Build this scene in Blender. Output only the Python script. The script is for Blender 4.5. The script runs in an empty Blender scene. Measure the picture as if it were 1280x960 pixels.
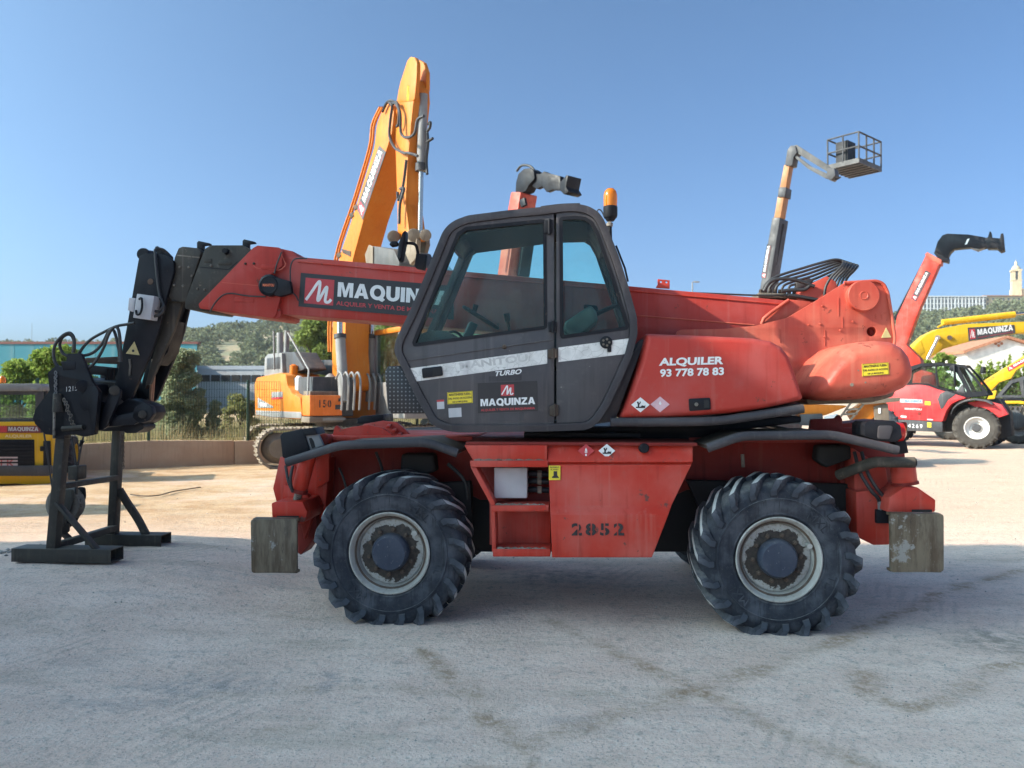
import bpy, bmesh, math, random
import numpy as np
from math import sin, cos, tan, atan, atan2, sqrt, pi, radians
from mathutils import Vector, Matrix, Quaternion
from mathutils.geometry import tessellate_polygon

scene = bpy.context.scene
COL = scene.collection
random.seed(7)

# ------------------------------------------------------------------ camera
FPX = 962.0                      # focal length in photo pixels (1280 wide)
CAMH = 1.70
PITCH = atan(15.0 / FPX)
CAM = Vector((0, 0, CAMH))
cd = bpy.data.cameras.new("camera")
cd.sensor_width = 36.0
cd.lens = FPX / 1280 * 36.0
cd.clip_start = 0.1
cd.clip_end = 6000
cd.dof.use_dof = True
cd.dof.focus_distance = 5.8
cd.dof.aperture_fstop = 3.2
cam = bpy.data.objects.new("camera", cd)
cam.location = CAM
cam.rotation_euler = (radians(90) + PITCH, 0, 0)
COL.objects.link(cam)
scene.camera = cam

# ------------------------------------------------------------------ light
LDIR = Vector((1.6, 0.38, -1.0)).normalized()      # the way sunlight travels
SUN_EL = math.asin(-LDIR.z)
SUN_ROT = atan2(-LDIR.x, -LDIR.y)
world = bpy.data.worlds.new("World")
scene.world = world
world.use_nodes = True
wn = world.node_tree.nodes
wl = world.node_tree.links
bg = wn["Background"]
sky = wn.new("ShaderNodeTexSky")
sky.sky_type = 'NISHITA'
sky.sun_disc = False
sky.sun_elevation = SUN_EL
sky.sun_rotation = SUN_ROT
sky.air_density = 0.40
sky.dust_density = 4.6
sky.ozone_density = 2.2
wb = wn.new("ShaderNodeMix"); wb.data_type = 'RGBA'; wb.blend_type = 'MULTIPLY'
wb.inputs[0].default_value = 1.0
wb.inputs[7].default_value = (0.63, 0.98, 1.12, 1)      # the camera's cooler white balance, the same all over the sky
wl.new(sky.outputs[0], wb.inputs[6])
wl.new(wb.outputs[2], bg.inputs[0])
bg.inputs[1].default_value = 0.12
sd = bpy.data.lights.new("sun", 'SUN')
sd.energy = 3.3
sd.angle = radians(0.5)
sd.color = (1.0, 0.87, 0.70)
sun = bpy.data.objects.new("sun", sd)
sun.rotation_euler = LDIR.to_track_quat('-Z', 'Y').to_euler()
sun.location = (-12, -3, 20)
COL.objects.link(sun)
scene.view_settings.view_transform = 'Standard'
scene.view_settings.look = 'None'
scene.view_settings.exposure = 1.38
scene.view_settings.gamma = 1.0
scene.cycles.max_bounces = 8
scene.cycles.transparent_max_bounces = 24
scene.cycles.use_denoising = True

# ------------------------------------------------------------------ pixel -> place
def ray(px, py):
    a = (px - 640) / FPX
    b = (480 - py) / FPX
    return Vector((a, cos(PITCH) - b * sin(PITCH), sin(PITCH) + b * cos(PITCH)))

def GP(px, py, z=0.0):
    d = ray(px, py)
    t = (z - CAM.z) / d.z
    return CAM + d * t

def WP(px, py, depth):
    d = ray(px, py)
    return CAM + d * (depth / d.y)

class Frame:
    """a thing's own axes: X along it, Y away from the camera, Z up, turned by yaw (right side nearer)"""
    def __init__(s, ox, oy, yaw, oz=0.0):
        s.o = Vector((ox, oy, oz)); s.yaw = radians(yaw)
        s.ex = Vector((cos(s.yaw), -sin(s.yaw), 0)); s.ey = Vector((sin(s.yaw), cos(s.yaw), 0))
    def U(s, px, py, Y):
        d = ray(px, py)
        t = (Y + s.o.dot(s.ey) - CAM.dot(s.ey)) / d.dot(s.ey)
        p = CAM + d * t - s.o
        return (p.dot(s.ex), p.z)
    def P(s, Y, pts):
        return [s.U(a, b, Y) for a, b in pts]
    def V(s, px, py, Y):
        x, z = s.U(px, py, Y)
        return Vector((x, Y, z))
    def loc(s, w):
        p = w - s.o
        return Vector((p.dot(s.ex), p.dot(s.ey), p.z))

# ------------------------------------------------------------------ 2D helpers
def area2(p):
    return 0.5 * sum(p[i][0] * p[(i + 1) % len(p)][1] - p[(i + 1) % len(p)][0] * p[i][1] for i in range(len(p)))

def ccw(p):
    return list(p) if area2(p) > 0 else list(reversed(p))

def rnd(p, r=0.05, n=4):
    """fillet every corner of a polygon"""
    p = ccw(p); out = []; N = len(p)
    for i in range(N):
        a = Vector(p[i - 1]); b = Vector(p[i]); c = Vector(p[(i + 1) % N])
        u = (a - b); v = (c - b)
        lu, lv = u.length, v.length
        if lu < 1e-6 or lv < 1e-6:
            continue
        u /= lu; v /= lv
        ang = u.angle(v)
        if ang > 3.1:
            out.append(tuple(b)); continue
        d = min(r / tan(ang / 2), 0.45 * lu, 0.45 * lv)
        s = b + u * d; e = b + v * d
        for k in range(n + 1):
            t = k / n
            q = s * (1 - t) ** 2 + b * 2 * t * (1 - t) + e * t * t
            out.append((q.x, q.y))
    return out

def inset(p, d):
    p = ccw(p); N = len(p); out = []
    for i in range(N):
        a = Vector(p[i - 1]); b = Vector(p[i]); c = Vector(p[(i + 1) % N])
        u = (b - a).normalized(); v = (c - b).normalized()
        n1 = Vector((-u.y, u.x)); n2 = Vector((-v.y, v.x))
        m = n1 + n2
        if m.length < 1e-6:
            m = n1
        m.normalize()
        k = max(0.35, m.dot(n1))
        q = b + m * (d / k)
        out.append((q.x, q.y))
    return out

def clip(p, ax, lim, keep_less=True):
    s = 1 if keep_less else -1
    out = []
    N = len(p)
    for i in range(N):
        a = p[i]; b = p[(i + 1) % N]
        ia = s * (lim - a[ax]) >= 0; ib = s * (lim - b[ax]) >= 0
        if ia:
            out.append(a)
        if ia != ib:
            t = (lim - a[ax]) / (b[ax] - a[ax])
            out.append((a[0] + (b[0] - a[0]) * t, a[1] + (b[1] - a[1]) * t))
    return out

def circ(cx, cz, r, n=24, a0=0.0):
    return [(cx + r * cos(a0 + 2 * pi * k / n), cz + r * sin(a0 + 2 * pi * k / n)) for k in range(n)]

def smooth_path(pts, n=5):
    pts = [Vector(p) for p in pts]
    if len(pts) < 3:
        return pts
    out = []
    for i in range(len(pts) - 1):
        p0 = pts[max(i - 1, 0)]; p1 = pts[i]; p2 = pts[i + 1]; p3 = pts[min(i + 2, len(pts) - 1)]
        for k in range(n):
            t = k / n
            out.append(0.5 * ((2 * p1) + (p2 - p0) * t + (2 * p0 - 5 * p1 + 4 * p2 - p3) * t * t + (3 * p1 - p0 - 3 * p2 + p3) * t ** 3))
    out.append(pts[-1])
    return out

# ------------------------------------------------------------------ mesh collector
class MB:
    def __init__(s):
        s.v = []; s.f = []; s.m = []; s.mi = 0
    def face(s, idx):
        s.f.append(tuple(idx)); s.m.append(s.mi)
    def prism(s, pts, y0, y1):
        p = ccw(pts); n = len(p); b = len(s.v)
        s.v += [(x, y0, z) for x, z in p] + [(x, y1, z) for x, z in p]
        s.face(range(b, b + n)); s.face(reversed(range(b + n, b + 2 * n)))
        for i in range(n):
            j = (i + 1) % n
            s.face((b + i, b + n + i, b + n + j, b + j))
        return s
    def holed(s, outer, holes, y0, y1):
        outer = ccw(outer); holes = [list(reversed(ccw(h))) for h in holes]
        loops = [outer] + holes
        flat = [q for l in loops for q in l]; n = len(flat); b = len(s.v)
        tris = tessellate_polygon([[Vector((x, z, 0)) for x, z in l] for l in loops])
        s.v += [(x, y0, z) for x, z in flat] + [(x, y1, z) for x, z in flat]
        for t in tris:
            s.face([b + i for i in t]); s.face([b + n + i for i in reversed(t)])
        k = 0
        for l in loops:
            m = len(l)
            for i in range(m):
                j = (i + 1) % m
                s.face((b + k + i, b + n + k + i, b + n + k + j, b + k + j))
            k += m
        return s
    def rings(s, rs, cap0=True, cap1=True):
        """loft a list of closed rings of 3D points"""
        b = len(s.v); n = len(rs[0])
        for r in rs:
            s.v += [tuple(q) for q in r]
        for k in range(len(rs) - 1):
            for i in range(n):
                j = (i + 1) % n
                s.face((b + k * n + i, b + (k + 1) * n + i, b + (k + 1) * n + j, b + k * n + j))
        if cap0: s.face(range(b, b + n))
        if cap1: s.face(reversed(range(b + (len(rs) - 1) * n, b + len(rs) * n)))
        return s
    def pillow(s, pts, y0, y1, r, seg=4, both=False, fat=1.0):
        """closed outline swept in Y with rounded ends (the ends draw in towards the middle)"""
        p = ccw(pts)
        xa = min(q[0] for q in p); xb = max(q[0] for q in p); za = min(q[1] for q in p); zb = max(q[1] for q in p)
        cx = (xa + xb) / 2; cz = (za + zb) / 2; hx = (xb - xa) / 2; hz = (zb - za) / 2
        def sc(d):
            return [(cx + (x - cx) * (1 - d / hx), cz + (z - cz) * (1 - d / hz)) for x, z in p]
        rs = []
        for k in range(seg + 1):
            a = k / seg * pi / 2
            rs.append([(x, y0 + r * (1 - cos(a)), z) for x, z in sc(r * fat * (1 - sin(a)))])
        if both:
            for k in range(seg, -1, -1):
                a = k / seg * pi / 2
                rs.append([(x, y1 - r * (1 - cos(a)), z) for x, z in sc(r * fat * (1 - sin(a)))])
        else:
            rs.append([(x, y1, z) for x, z in p])
        return s.rings(rs)
    def box(s, x0, x1, y0, y1, z0, z1):
        return s.prism([(x0, z0), (x1, z0), (x1, z1), (x0, z1)], y0, y1)
    def obox(s, c, size, q=None):
        b = len(s.v); c = Vector(c)
        for i in range(8):
            p = Vector(((i & 1) - .5, ((i >> 1) & 1) - .5, ((i >> 2) & 1) - .5)) * 1.0
            p = Vector((p.x * size[0], p.y * size[1], p.z * size[2]))
            if q is not None: p = q @ p
            s.v.append(tuple(c + p))
        for f in ((0, 2, 3, 1), (4, 5, 7, 6), (0, 1, 5, 4), (2, 6, 7, 3), (0, 4, 6, 2), (1, 3, 7, 5)):
            s.face([b + i for i in f])
        return s
    def beam(s, p0, p1, w, h, up=(0, 0, 1)):
        p0 = Vector(p0); p1 = Vector(p1); d = (p1 - p0); L = d.length; d.normalize()
        u = Vector(up)
        side = d.cross(u)
        if side.length < 1e-4: side = d.cross(Vector((0, 1, 0)))
        side.normalize(); u = side.cross(d)
        b = len(s.v)
        for t in (p0, p1):
            for a, c in ((-1, -1), (1, -1), (1, 1), (-1, 1)):
                s.v.append(tuple(t + side * a * w / 2 + u * c * h / 2))
        s.face((b, b + 1, b + 2, b + 3)); s.face((b + 7, b + 6, b + 5, b + 4))
        for i in range(4):
            j = (i + 1) % 4
            s.face((b + i, b + 4 + i, b + 4 + j, b + j))
        return s
    def tube(s, path, r, n=8, caps=True):
        pts = [Vector(p) for p in path]; rs = []
        d = (pts[1] - pts[0]).normalized()
        u = d.orthogonal().normalized()
        for i, p in enumerate(pts):
            if i == 0: t = pts[1] - pts[0]
            elif i == len(pts) - 1: t = pts[-1] - pts[-2]
            else: t = (pts[i + 1] - pts[i]).normalized() + (pts[i] - pts[i - 1]).normalized()
            if t.length < 1e-9: t = d
            t.normalize()
            u = (u - t * u.dot(t)); u.normalize()
            w = t.cross(u)
            rr = r(i / (len(pts) - 1)) if callable(r) else r
            rs.append([p + u * rr * cos(2 * pi * k / n) + w * rr * sin(2 * pi * k / n) for k in range(n)])
        return s.rings(rs, caps, caps)
    def cyl(s, p0, p1, r0, r1=None, n=20):
        r1 = r0 if r1 is None else r1
        return s.tube([p0, p1], lambda t: r0 + (r1 - r0) * t, n)
    def lathe(s, prof, n=32, o=(0, 0, 0), axis='Y', closed=False, caps=True):
        b = len(s.v); m = len(prof); o = Vector(o)
        for k in range(n):
            a = 2 * pi * k / n
            for r, h in prof:
                if axis == 'Y': s.v.append(tuple(o + Vector((r * sin(a), h, r * cos(a)))))
                elif axis == 'Z': s.v.append(tuple(o + Vector((r * cos(a), r * sin(a), h))))
                else: s.v.append(tuple(o + Vector((h, r * cos(a), r * sin(a)))))
        for k in range(n):
            k2 = (k + 1) % n
            for i in range(m if closed else m - 1):
                j = (i + 1) % m
                s.face((b + k * m + i, b + k2 * m + i, b + k2 * m + j, b + k * m + j))
        if caps and not closed:
            for i, rev in ((0, 1), (m - 1, 0)):
                if prof[i][0] > 1e-5:
                    idx = [b + k * m + i for k in range(n)]
                    s.face(reversed(idx) if rev else idx)
        return s
    def stroke(s, pts, w, y, closed=False):
        """flat ribbon in the XZ plane"""
        P = [Vector(p) for p in pts]; n = len(P); b = len(s.v)
        for i in range(n):
            if i == 0: t = P[1] - P[0]
            elif i == n - 1: t = P[-1] - P[-2]
            else: t = (P[i + 1] - P[i]).normalized() + (P[i] - P[i - 1]).normalized()
            t.normalize(); nn = Vector((-t.y, t.x))
            for sg in (1, -1):
                q = P[i] + nn * sg * w / 2
                s.v.append((q.x, y, q.y))
        for i in range(n - 1):
            s.face((b + 2 * i, b + 2 * i + 1, b + 2 * i + 3, b + 2 * i + 2))
        return s
    def flat(s, pts, y):
        p = ccw(pts); b = len(s.v)
        s.v += [(x, y, z) for x, z in p]
        s.face(range(b, b + len(p)))
        return s
    def mesh(s, name, mats, bevel=0.0, ang=38, smooth=True, fix=True, seg=2):
        me = bpy.data.meshes.new(name)
        me.from_pydata([tuple(q) for q in s.v], [], s.f)
        mats = mats if isinstance(mats, (list, tuple)) else [mats]
        for m in mats: me.materials.append(m)
        if len(mats) > 1:
            me.polygons.foreach_set("material_index", s.m)
        bm = bmesh.new(); bm.from_mesh(me)
        if fix:
            bmesh.ops.recalc_face_normals(bm, faces=bm.faces)
        if bevel > 0:
            ed = [e for e in bm.edges if len(e.link_faces) == 2 and e.calc_face_angle(0) > radians(28)]
            if ed:
                bmesh.ops.bevel(bm, geom=ed, offset=bevel, segments=seg, profile=0.5, affect='EDGES', clamp_overlap=True)
        bm.to_mesh(me); bm.free()
        if smooth:
            me.shade_smooth()
            me.set_sharp_from_angle(angle=radians(ang))
        return me
    def build(s, name, mats, parent=None, **kw):
        return link(name, s.mesh(name, mats, **kw), parent)

def link(name, data, parent=None, loc=None):
    o = bpy.data.objects.new(name, data)
    COL.objects.link(o)
    if parent is not None: o.parent = parent
    if loc is not None: o.location = loc
    return o

def tag(o, label=None, cat=None, group=None, kind=None):
    if label: o["label"] = label
    if cat: o["category"] = cat
    if group: o["group"] = group
    if kind: o["kind"] = kind
    return o

def empty(name, fr, label, cat, group=None):
    o = bpy.data.objects.new(name, None)
    o.empty_display_size = 0.3
    COL.objects.link(o)
    o.location = fr.o; o.rotation_euler = (0, 0, -fr.yaw)
    return tag(o, label, cat, group)

def dup(o, parent=None, loc=None, rot=None):
    c = o.copy(); COL.objects.link(c)
    if parent is not None: c.parent = parent
    if loc is not None: c.location = loc
    if rot is not None: c.rotation_euler = rot
    for ch in list(o.children):
        dup(ch, c)
    return c

# ------------------------------------------------------------------ lettering
_fc = {}
def text_mesh(body, bold=0.0, stencil=False, spacing=1.0):
    key = (body, bold, stencil, spacing)
    if key in _fc: return _fc[key]
    cu = bpy.data.curves.new("lettering", 'FONT')
    cu.body = body; cu.size = 1.0; cu.offset = bold; cu.resolution_u = 3; cu.space_character = spacing
    ob = bpy.data.objects.new("lettering", cu)
    COL.objects.link(ob)
    dg = bpy.context.evaluated_depsgraph_get()
    me = bpy.data.meshes.new_from_object(ob.evaluated_get(dg))
    COL.objects.unlink(ob); bpy.data.objects.remove(ob)
    if stencil:
        bm = bmesh.new(); bm.from_mesh(me)
        xs = [v.co.x for v in bm.verts]; x0, x1 = min(xs), max(xs); n = len(body)
        for k in range(n):
            c = x0 + (x1 - x0) * (k + .5) / n; h = 0.035
            for xx in (c - h, c + h):
                bmesh.ops.bisect_plane(bm, geom=bm.verts[:] + bm.edges[:] + bm.faces[:], plane_co=(xx, 0, 0), plane_no=(1, 0, 0))
            bmesh.ops.delete(bm, geom=[f for f in bm.faces if abs(f.calc_center_median().x - c) < h], context='FACES')
        bm.to_mesh(me); bm.free()
    v = [(q.co.x, q.co.y) for q in me.vertices]
    f = [tuple(p.vertices) for p in me.polygons]
    bpy.data.meshes.remove(me)
    _fc[key] = (v, f)
    return v, f

def lettering(body, quad, y, mat, parent, bold=0.02, stencil=False, name="lettering", spacing=1.0, axes=None):
    """quad = (x,z) of bottom-left, bottom-right, top-left; letters lie flat on plane y (or on axes)"""
    v, f = block_text(body) if body == 'MAQUINZA' else text_mesh(body, bold, stencil, spacing)
    xs = [q[0] for q in v]; ys = [q[1] for q in v]
    x0, x1, y0, y1 = min(xs), max(xs), min(ys), max(ys)
    o = Vector(quad[0]); u = Vector(quad[1]) - o; w = Vector(quad[2]) - o
    mb = MB()
    for a, b in v:
        q = o + u * ((a - x0) / (x1 - x0)) + w * ((b - y0) / (y1 - y0))
        mb.v.append(tuple(q) if len(q) == 3 else (q.x, y, q.y))
    mb.f = f; mb.m = [0] * len(f)
    return mb.build(name, mat, parent, smooth=False, fix=False)

# heavy block capitals for the company name
def _arc(cx, cy, rx, ry, a0, a1, n=10):
    return [(cx + rx * cos(radians(a0 + (a1 - a0) * k / n)), cy + ry * sin(radians(a0 + (a1 - a0) * k / n))) for k in range(n + 1)]
GLYPH = {
    'M': (.98, [[(0, 0), (0, 1), (.33, 1), (.49, .40), (.65, 1), (.98, 1), (.98, 0), (.75, 0), (.75, .70), (.575, 0), (.405, 0), (.23, .70), (.23, 0)]]),
    'A': (.92, [[(0, 0), (.32, 1), (.60, 1), (.92, 0), (.65, 0), (.595, .19), (.325, .19), (.27, 0)], [(.46, .70), (.39, .39), (.53, .39)]]),
    'Q': (.96, [_arc(.48, .5, .48, .52, -40, 305, 30) + [(.66, .02), (.80, -.12), (.97, .04)], _arc(.48, .5, .23, .29, 0, 345, 16)]),
    'U': (.84, [[(0, 1)] + _arc(.42, .36, .42, .38, 180, 360, 14) + [(.84, 1), (.57, 1)] + _arc(.42, .36, .15, .15, 0, -180, 10) + [(.27, 1)]]),
    'I': (.26, [[(0, 0), (0, 1), (.26, 1), (.26, 0)]]),
    'N': (.86, [[(0, 0), (0, 1), (.28, 1), (.60, .44), (.60, 1), (.86, 1), (.86, 0), (.59, 0), (.26, .58), (.26, 0)]]),
    'Z': (.78, [[(0, 0), (0, .2), (.45, .78), (.03, .78), (.03, 1), (.76, 1), (.76, .8), (.31, .22), (.78, .22), (.78, 0)]]),
}
def block_text(body, gap=.075):
    V2, F2, x = [], [], 0.0
    for ch in body:
        w, loops = GLYPH[ch]
        loops = [ccw(loops[0])] + [list(reversed(ccw(h))) for h in loops[1:]]
        flat = [q for l in loops for q in l]
        for t in tessellate_polygon([[Vector((a, b, 0)) for a, b in l] for l in loops]):
            F2.append(tuple(len(V2) + i for i in t))
        V2 += [(x + a, b) for a, b in flat]
        x += w + gap
    return V2, F2

MLOGO = [(0.0, 0.08), (0.2, 0.45), (0.42, 0.88), (0.5, 0.92), (0.5, 0.6), (0.46, 0.16), (0.5, 0.12), (0.62, 0.4), (0.74, 0.68), (0.79, 0.7), (0.77, 0.4), (0.75, 0.14), (0.8, 0.06), (0.9, 0.08), (0.98, 0.2)]
def m_logo(quad, y, mat, parent, w=0.1):
    o = Vector(quad[0]); u = Vector(quad[1]) - o; t = Vector(quad[2]) - o
    pts = smooth_path([Vector((o + u * a + t * b)) for a, b in MLOGO], 4)
    mb = MB().stroke([(p[0], p[1]) for p in pts], w * u.length, y)
    return mb.build("emblem", mat, parent, smooth=False, fix=False)
# ------------------------------------------------------------------ materials
def nt(name):
    m = bpy.data.materials.new(name); m.use_nodes = True
    t = m.node_tree
    return m, t, t.nodes["Principled BSDF"]

def N(t, typ, **kw):
    n = t.nodes.new(typ)
    for k, v in kw.items():
        setattr(n, k, v)
    return n

def noise(t, vec, scale, detail=5, rough=0.55, dist=0.0, map_scale=None):
    if map_scale:
        mp = N(t, "ShaderNodeMapping"); mp.inputs["Scale"].default_value = map_scale
        t.links.new(vec, mp.inputs[0]); vec = mp.outputs[0]
    n = N(t, "ShaderNodeTexNoise")
    n.inputs["Scale"].default_value = scale; n.inputs["Detail"].default_value = detail
    n.inputs["Roughness"].default_value = rough; n.inputs["Distortion"].default_value = dist
    t.links.new(vec, n.inputs["Vector"])
    return n.outputs["Fac"]

def ramp(t, fac, lo, hi, a=0.0, b=1.0):
    n = N(t, "ShaderNodeMapRange"); n.interpolation_type = 'SMOOTHSTEP'
    n.inputs[1].default_value = lo; n.inputs[2].default_value = hi
    n.inputs[3].default_value = a; n.inputs[4].default_value = b
    t.links.new(fac, n.inputs[0])
    return n.outputs[0]

def mix(t, fac, a, b):
    n = N(t, "ShaderNodeMix", data_type='RGBA')
    for sock, val in ((n.inputs[0], fac), (n.inputs[6], a), (n.inputs[7], b)):
        if isinstance(val, (int, float)): sock.default_value = val
        elif isinstance(val, tuple): sock.default_value = (*val[:3], 1)
        else: t.links.new(val, sock)
    return n.outputs[2]

def mth(t, op, a, b=None, clamp=False):
    n = N(t, "ShaderNodeMath", operation=op); n.use_clamp = clamp
    for i, val in enumerate((a, b)):
        if val is None: continue
        if isinstance(val, (int, float)): n.inputs[i].default_value = val
        else: t.links.new(val, n.inputs[i])
    return n.outputs[0]

def bump(t, h, strength, dist, p):
    n = N(t, "ShaderNodeBump"); n.inputs["Strength"].default_value = strength; n.inputs["Distance"].default_value = dist
    t.links.new(h, n.inputs["Height"]); t.links.new(n.outputs[0], p.inputs["Normal"])

def paint(name, col, rough=0.42, dust=0.35, dustcol=(0.36, 0.30, 0.24), grime=0.3, chips=0.0, chipcol=(0.12, 0.07, 0.05), metal=0.0, scale=1.0, fade=None, bumpy=0.15, spec=0.3, runs=0.3):
    """weathered paint / metal / plastic: faded patches, streaks, dust that settles on top, small chips"""
    m, t, p = nt(name)
    tc = N(t, "ShaderNodeTexCoord").outputs["Object"]
    geo = N(t, "ShaderNodeNewGeometry")
    sx = N(t, "ShaderNodeSeparateXYZ"); t.links.new(geo.outputs["Normal"], sx.inputs[0])
    big = noise(t, tc, 1.7 * scale, 6)
    fade = fade or tuple(min(1, c * 1.25 + 0.02) for c in col)
    dark = tuple(c * 0.62 for c in col)
    c = mix(t, ramp(t, big, 0.4, 0.68), col, fade)
    strk = noise(t, tc, 3.0 * scale, 5, map_scale=(6, 6, 0.5))
    c = mix(t, ramp(t, strk, 0.52, 0.75, 0, grime), c, dark)
    run = noise(t, tc, 2.2 * scale, 6, 0.6, map_scale=(9, 9, 0.32))
    c = mix(t, ramp(t, run, 0.55, 0.72, 0, runs), c, tuple(a * .6 + b * .45 for a, b in zip(fade, dustcol)))
    spk = noise(t, tc, 16 * scale, 8, 0.65)
    c = mix(t, ramp(t, spk, 0.55, 0.75, 0, grime * 0.8), c, tuple(a * .55 + .35 * b for a, b in zip(col, dustcol)))
    dn = noise(t, tc, 4.5 * scale, 8, 0.65)
    up = ramp(t, sx.outputs[2], 0.25, 0.95, 0.12, 1.0)
    c = mix(t, mth(t, 'MULTIPLY', ramp(t, dn, 0.3, 0.75, 0, dust), up), c, dustcol)
    if chips > 0:
        cn = noise(t, tc, 9 * scale, 9, 0.7)
        cm = ramp(t, cn, 0.70 - chips * 0.15, 0.72 - chips * 0.15)
        c = mix(t, cm, c, chipcol)
    t.links.new(c, p.inputs["Base Color"])
    t.links.new(ramp(t, dn, 0.3, 0.7, max(0.05, rough - 0.08), min(1, rough + 0.2)), p.inputs["Roughness"])
    p.inputs["Metallic"].default_value = metal
    bump(t, spk, bumpy, 0.004, p)
    p.inputs["Specular IOR Level"].default_value = spec
    return m

def plain(name, col, rough=0.5, metal=0.0, var=0.15, scale=30):
    m, t, p = nt(name)
    tc = N(t, "ShaderNodeTexCoord").outputs["Object"]
    c = mix(t, ramp(t, noise(t, tc, scale, 6), 0.35, 0.7, 0, 1), col, tuple(max(0, q * (1 - var) + 0.02 * var) for q in col))
    t.links.new(c, p.inputs["Base Color"])
    p.inputs["Roughness"].default_value = rough; p.inputs["Metallic"].default_value = metal
    return m

def glass(name, tint=(0.72, 0.93, 0.88), refl=1.0, rough=0.02, dirt=0.06):
    m, t, p = nt(name)
    out = t.nodes["Material Output"]
    t.nodes.remove(p)
    tr = N(t, "ShaderNodeBsdfTransparent"); tr.inputs[0].default_value = (*tint, 1)
    gl = N(t, "ShaderNodeBsdfGlossy"); gl.inputs["Roughness"].default_value = rough
    df = N(t, "ShaderNodeBsdfDiffuse"); df.inputs[0].default_value = (0.4, 0.36, 0.3, 1)
    fr = N(t, "ShaderNodeFresnel"); fr.inputs[0].default_value = 1.5
    tc = N(t, "ShaderNodeTexCoord").outputs["Object"]
    m1 = N(t, "ShaderNodeMixShader"); m2 = N(t, "ShaderNodeMixShader")
    t.links.new(mth(t, 'MULTIPLY', fr.outputs[0], refl), m1.inputs[0]); t.links.new(tr.outputs[0], m1.inputs[1]); t.links.new(gl.outputs[0], m1.inputs[2])
    t.links.new(ramp(t, noise(t, tc, 5, 8, 0.7), 0.35, 0.8, 0, dirt * 2), m2.inputs[0]); t.links.new(m1.outputs[0], m2.inputs[1]); t.links.new(df.outputs[0], m2.inputs[2])
    t.links.new(m2.outputs[0], out.inputs[0])
    return m

def leafmat(name, a, b, c=None, rough=0.6, trans=0.35, scale=0.9):
    m, t, p = nt(name)
    out = t.nodes["Material Output"]; t.nodes.remove(p)
    pos = N(t, "ShaderNodeNewGeometry").outputs["Position"]
    col = mix(t, ramp(t, noise(t, pos, scale, 3), 0.35, 0.65), a, b)
    col = mix(t, ramp(t, noise(t, pos, scale * 9, 2), 0.4, 0.7, 0, 0.7), col, c or tuple(q * 1.5 for q in b))
    d = N(t, "ShaderNodeBsdfDiffuse"); tl = N(t, "ShaderNodeBsdfTranslucent"); mx = N(t, "ShaderNodeMixShader")
    t.links.new(col, d.inputs[0]); t.links.new(col, tl.inputs[0]); mx.inputs[0].default_value = trans
    t.links.new(d.outputs[0], mx.inputs[1]); t.links.new(tl.outputs[0], mx.inputs[2]); t.links.new(mx.outputs[0], out.inputs[0])
    return m

RED = paint("red_paint", (0.46, 0.027, 0.012), 0.46, dust=0.24, dustcol=(0.34, 0.15, 0.115), grime=0.55, chips=0.5, chipcol=(0.15, 0.05, 0.04), fade=(0.50, 0.085, 0.062), runs=.45, bumpy=.25)
RED2 = paint("sun_faded_red_paint", (0.46, 0.068, 0.044), 0.45, dust=0.3, dustcol=(0.42, 0.20, 0.14), grime=0.45, chips=0.5, chipcol=(0.22, 0.05, 0.035), fade=(0.54, 0.14, 0.09), runs=.45, bumpy=.25)
RED3 = paint("dusty_red_paint", (0.39, 0.036, 0.026), 0.5, dust=0.3, dustcol=(0.36, 0.19, 0.16), grime=0.45, chips=0.35, chipcol=(0.16, 0.05, 0.04), fade=(0.40, 0.075, 0.066), bumpy=.25, runs=.35, spec=.25)
REDD = paint("grimy_shaded_red_paint", (0.19, 0.013, 0.010), 0.55, dust=0.5, dustcol=(0.20, 0.12, 0.09), grime=0.7, chips=0.3, chipcol=(0.05, 0.03, 0.025), fade=(0.23, 0.024, 0.018))  # red darkened in colour to stand for shade under fenders and in recesses
CABG = paint("charcoal_plastic", (0.036, 0.034, 0.040), 0.5, dust=0.22, dustcol=(0.20, 0.18, 0.165), grime=0.4, fade=(0.066, 0.060, 0.066), bumpy=.3)
CABD = paint("charcoal_door_panel", (0.055, 0.053, 0.060), 0.5, dust=0.3, dustcol=(0.24, 0.22, 0.20), grime=0.5, fade=(0.080, 0.074, 0.080), chips=0.2, chipcol=(.2, .19, .18))
BLK = paint("black_steel", (0.007, 0.008, 0.012), 0.45, dust=0.06, dustcol=(0.05, 0.045, 0.04), grime=0.5, fade=(0.014, 0.015, 0.020), chips=0.25, chipcol=(0.07, 0.05, 0.04), spec=.22)
BLKG = paint("weathered_black_steel", (0.030, 0.028, 0.024), 0.55, dust=0.4, grime=0.5, fade=(0.058, 0.050, 0.040), chips=0.4, chipcol=(0.13, 0.10, 0.075), bumpy=.4)
RUST = paint("rusty_dark_steel", (0.05, 0.036, 0.028), 0.7, dust=0.5, grime=0.4, fade=(0.11, 0.07, 0.05))
STEEL = paint("dull_bare_steel", (0.13, 0.112, 0.09), 0.55, dust=0.4, grime=1.0, fade=(0.25, 0.23, 0.20), chips=0.75, chipcol=(0.055, 0.045, 0.035), scale=2.2, bumpy=.4)
RUB = paint("dusty_rubber", (0.012, 0.016, 0.026), 0.7, dust=0.9, dustcol=(0.19, 0.178, 0.165), grime=0.9, fade=(0.066, 0.071, 0.086), scale=3.2, bumpy=.6, runs=0.0)
RUBM = paint("scuffed_lug_rubber", (0.040, 0.046, 0.060), 0.75, dust=.8, dustcol=(0.20, 0.20, 0.205), grime=.7, fade=(0.10, 0.105, 0.125), scale=3.2, bumpy=.5, runs=0.0)
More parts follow.
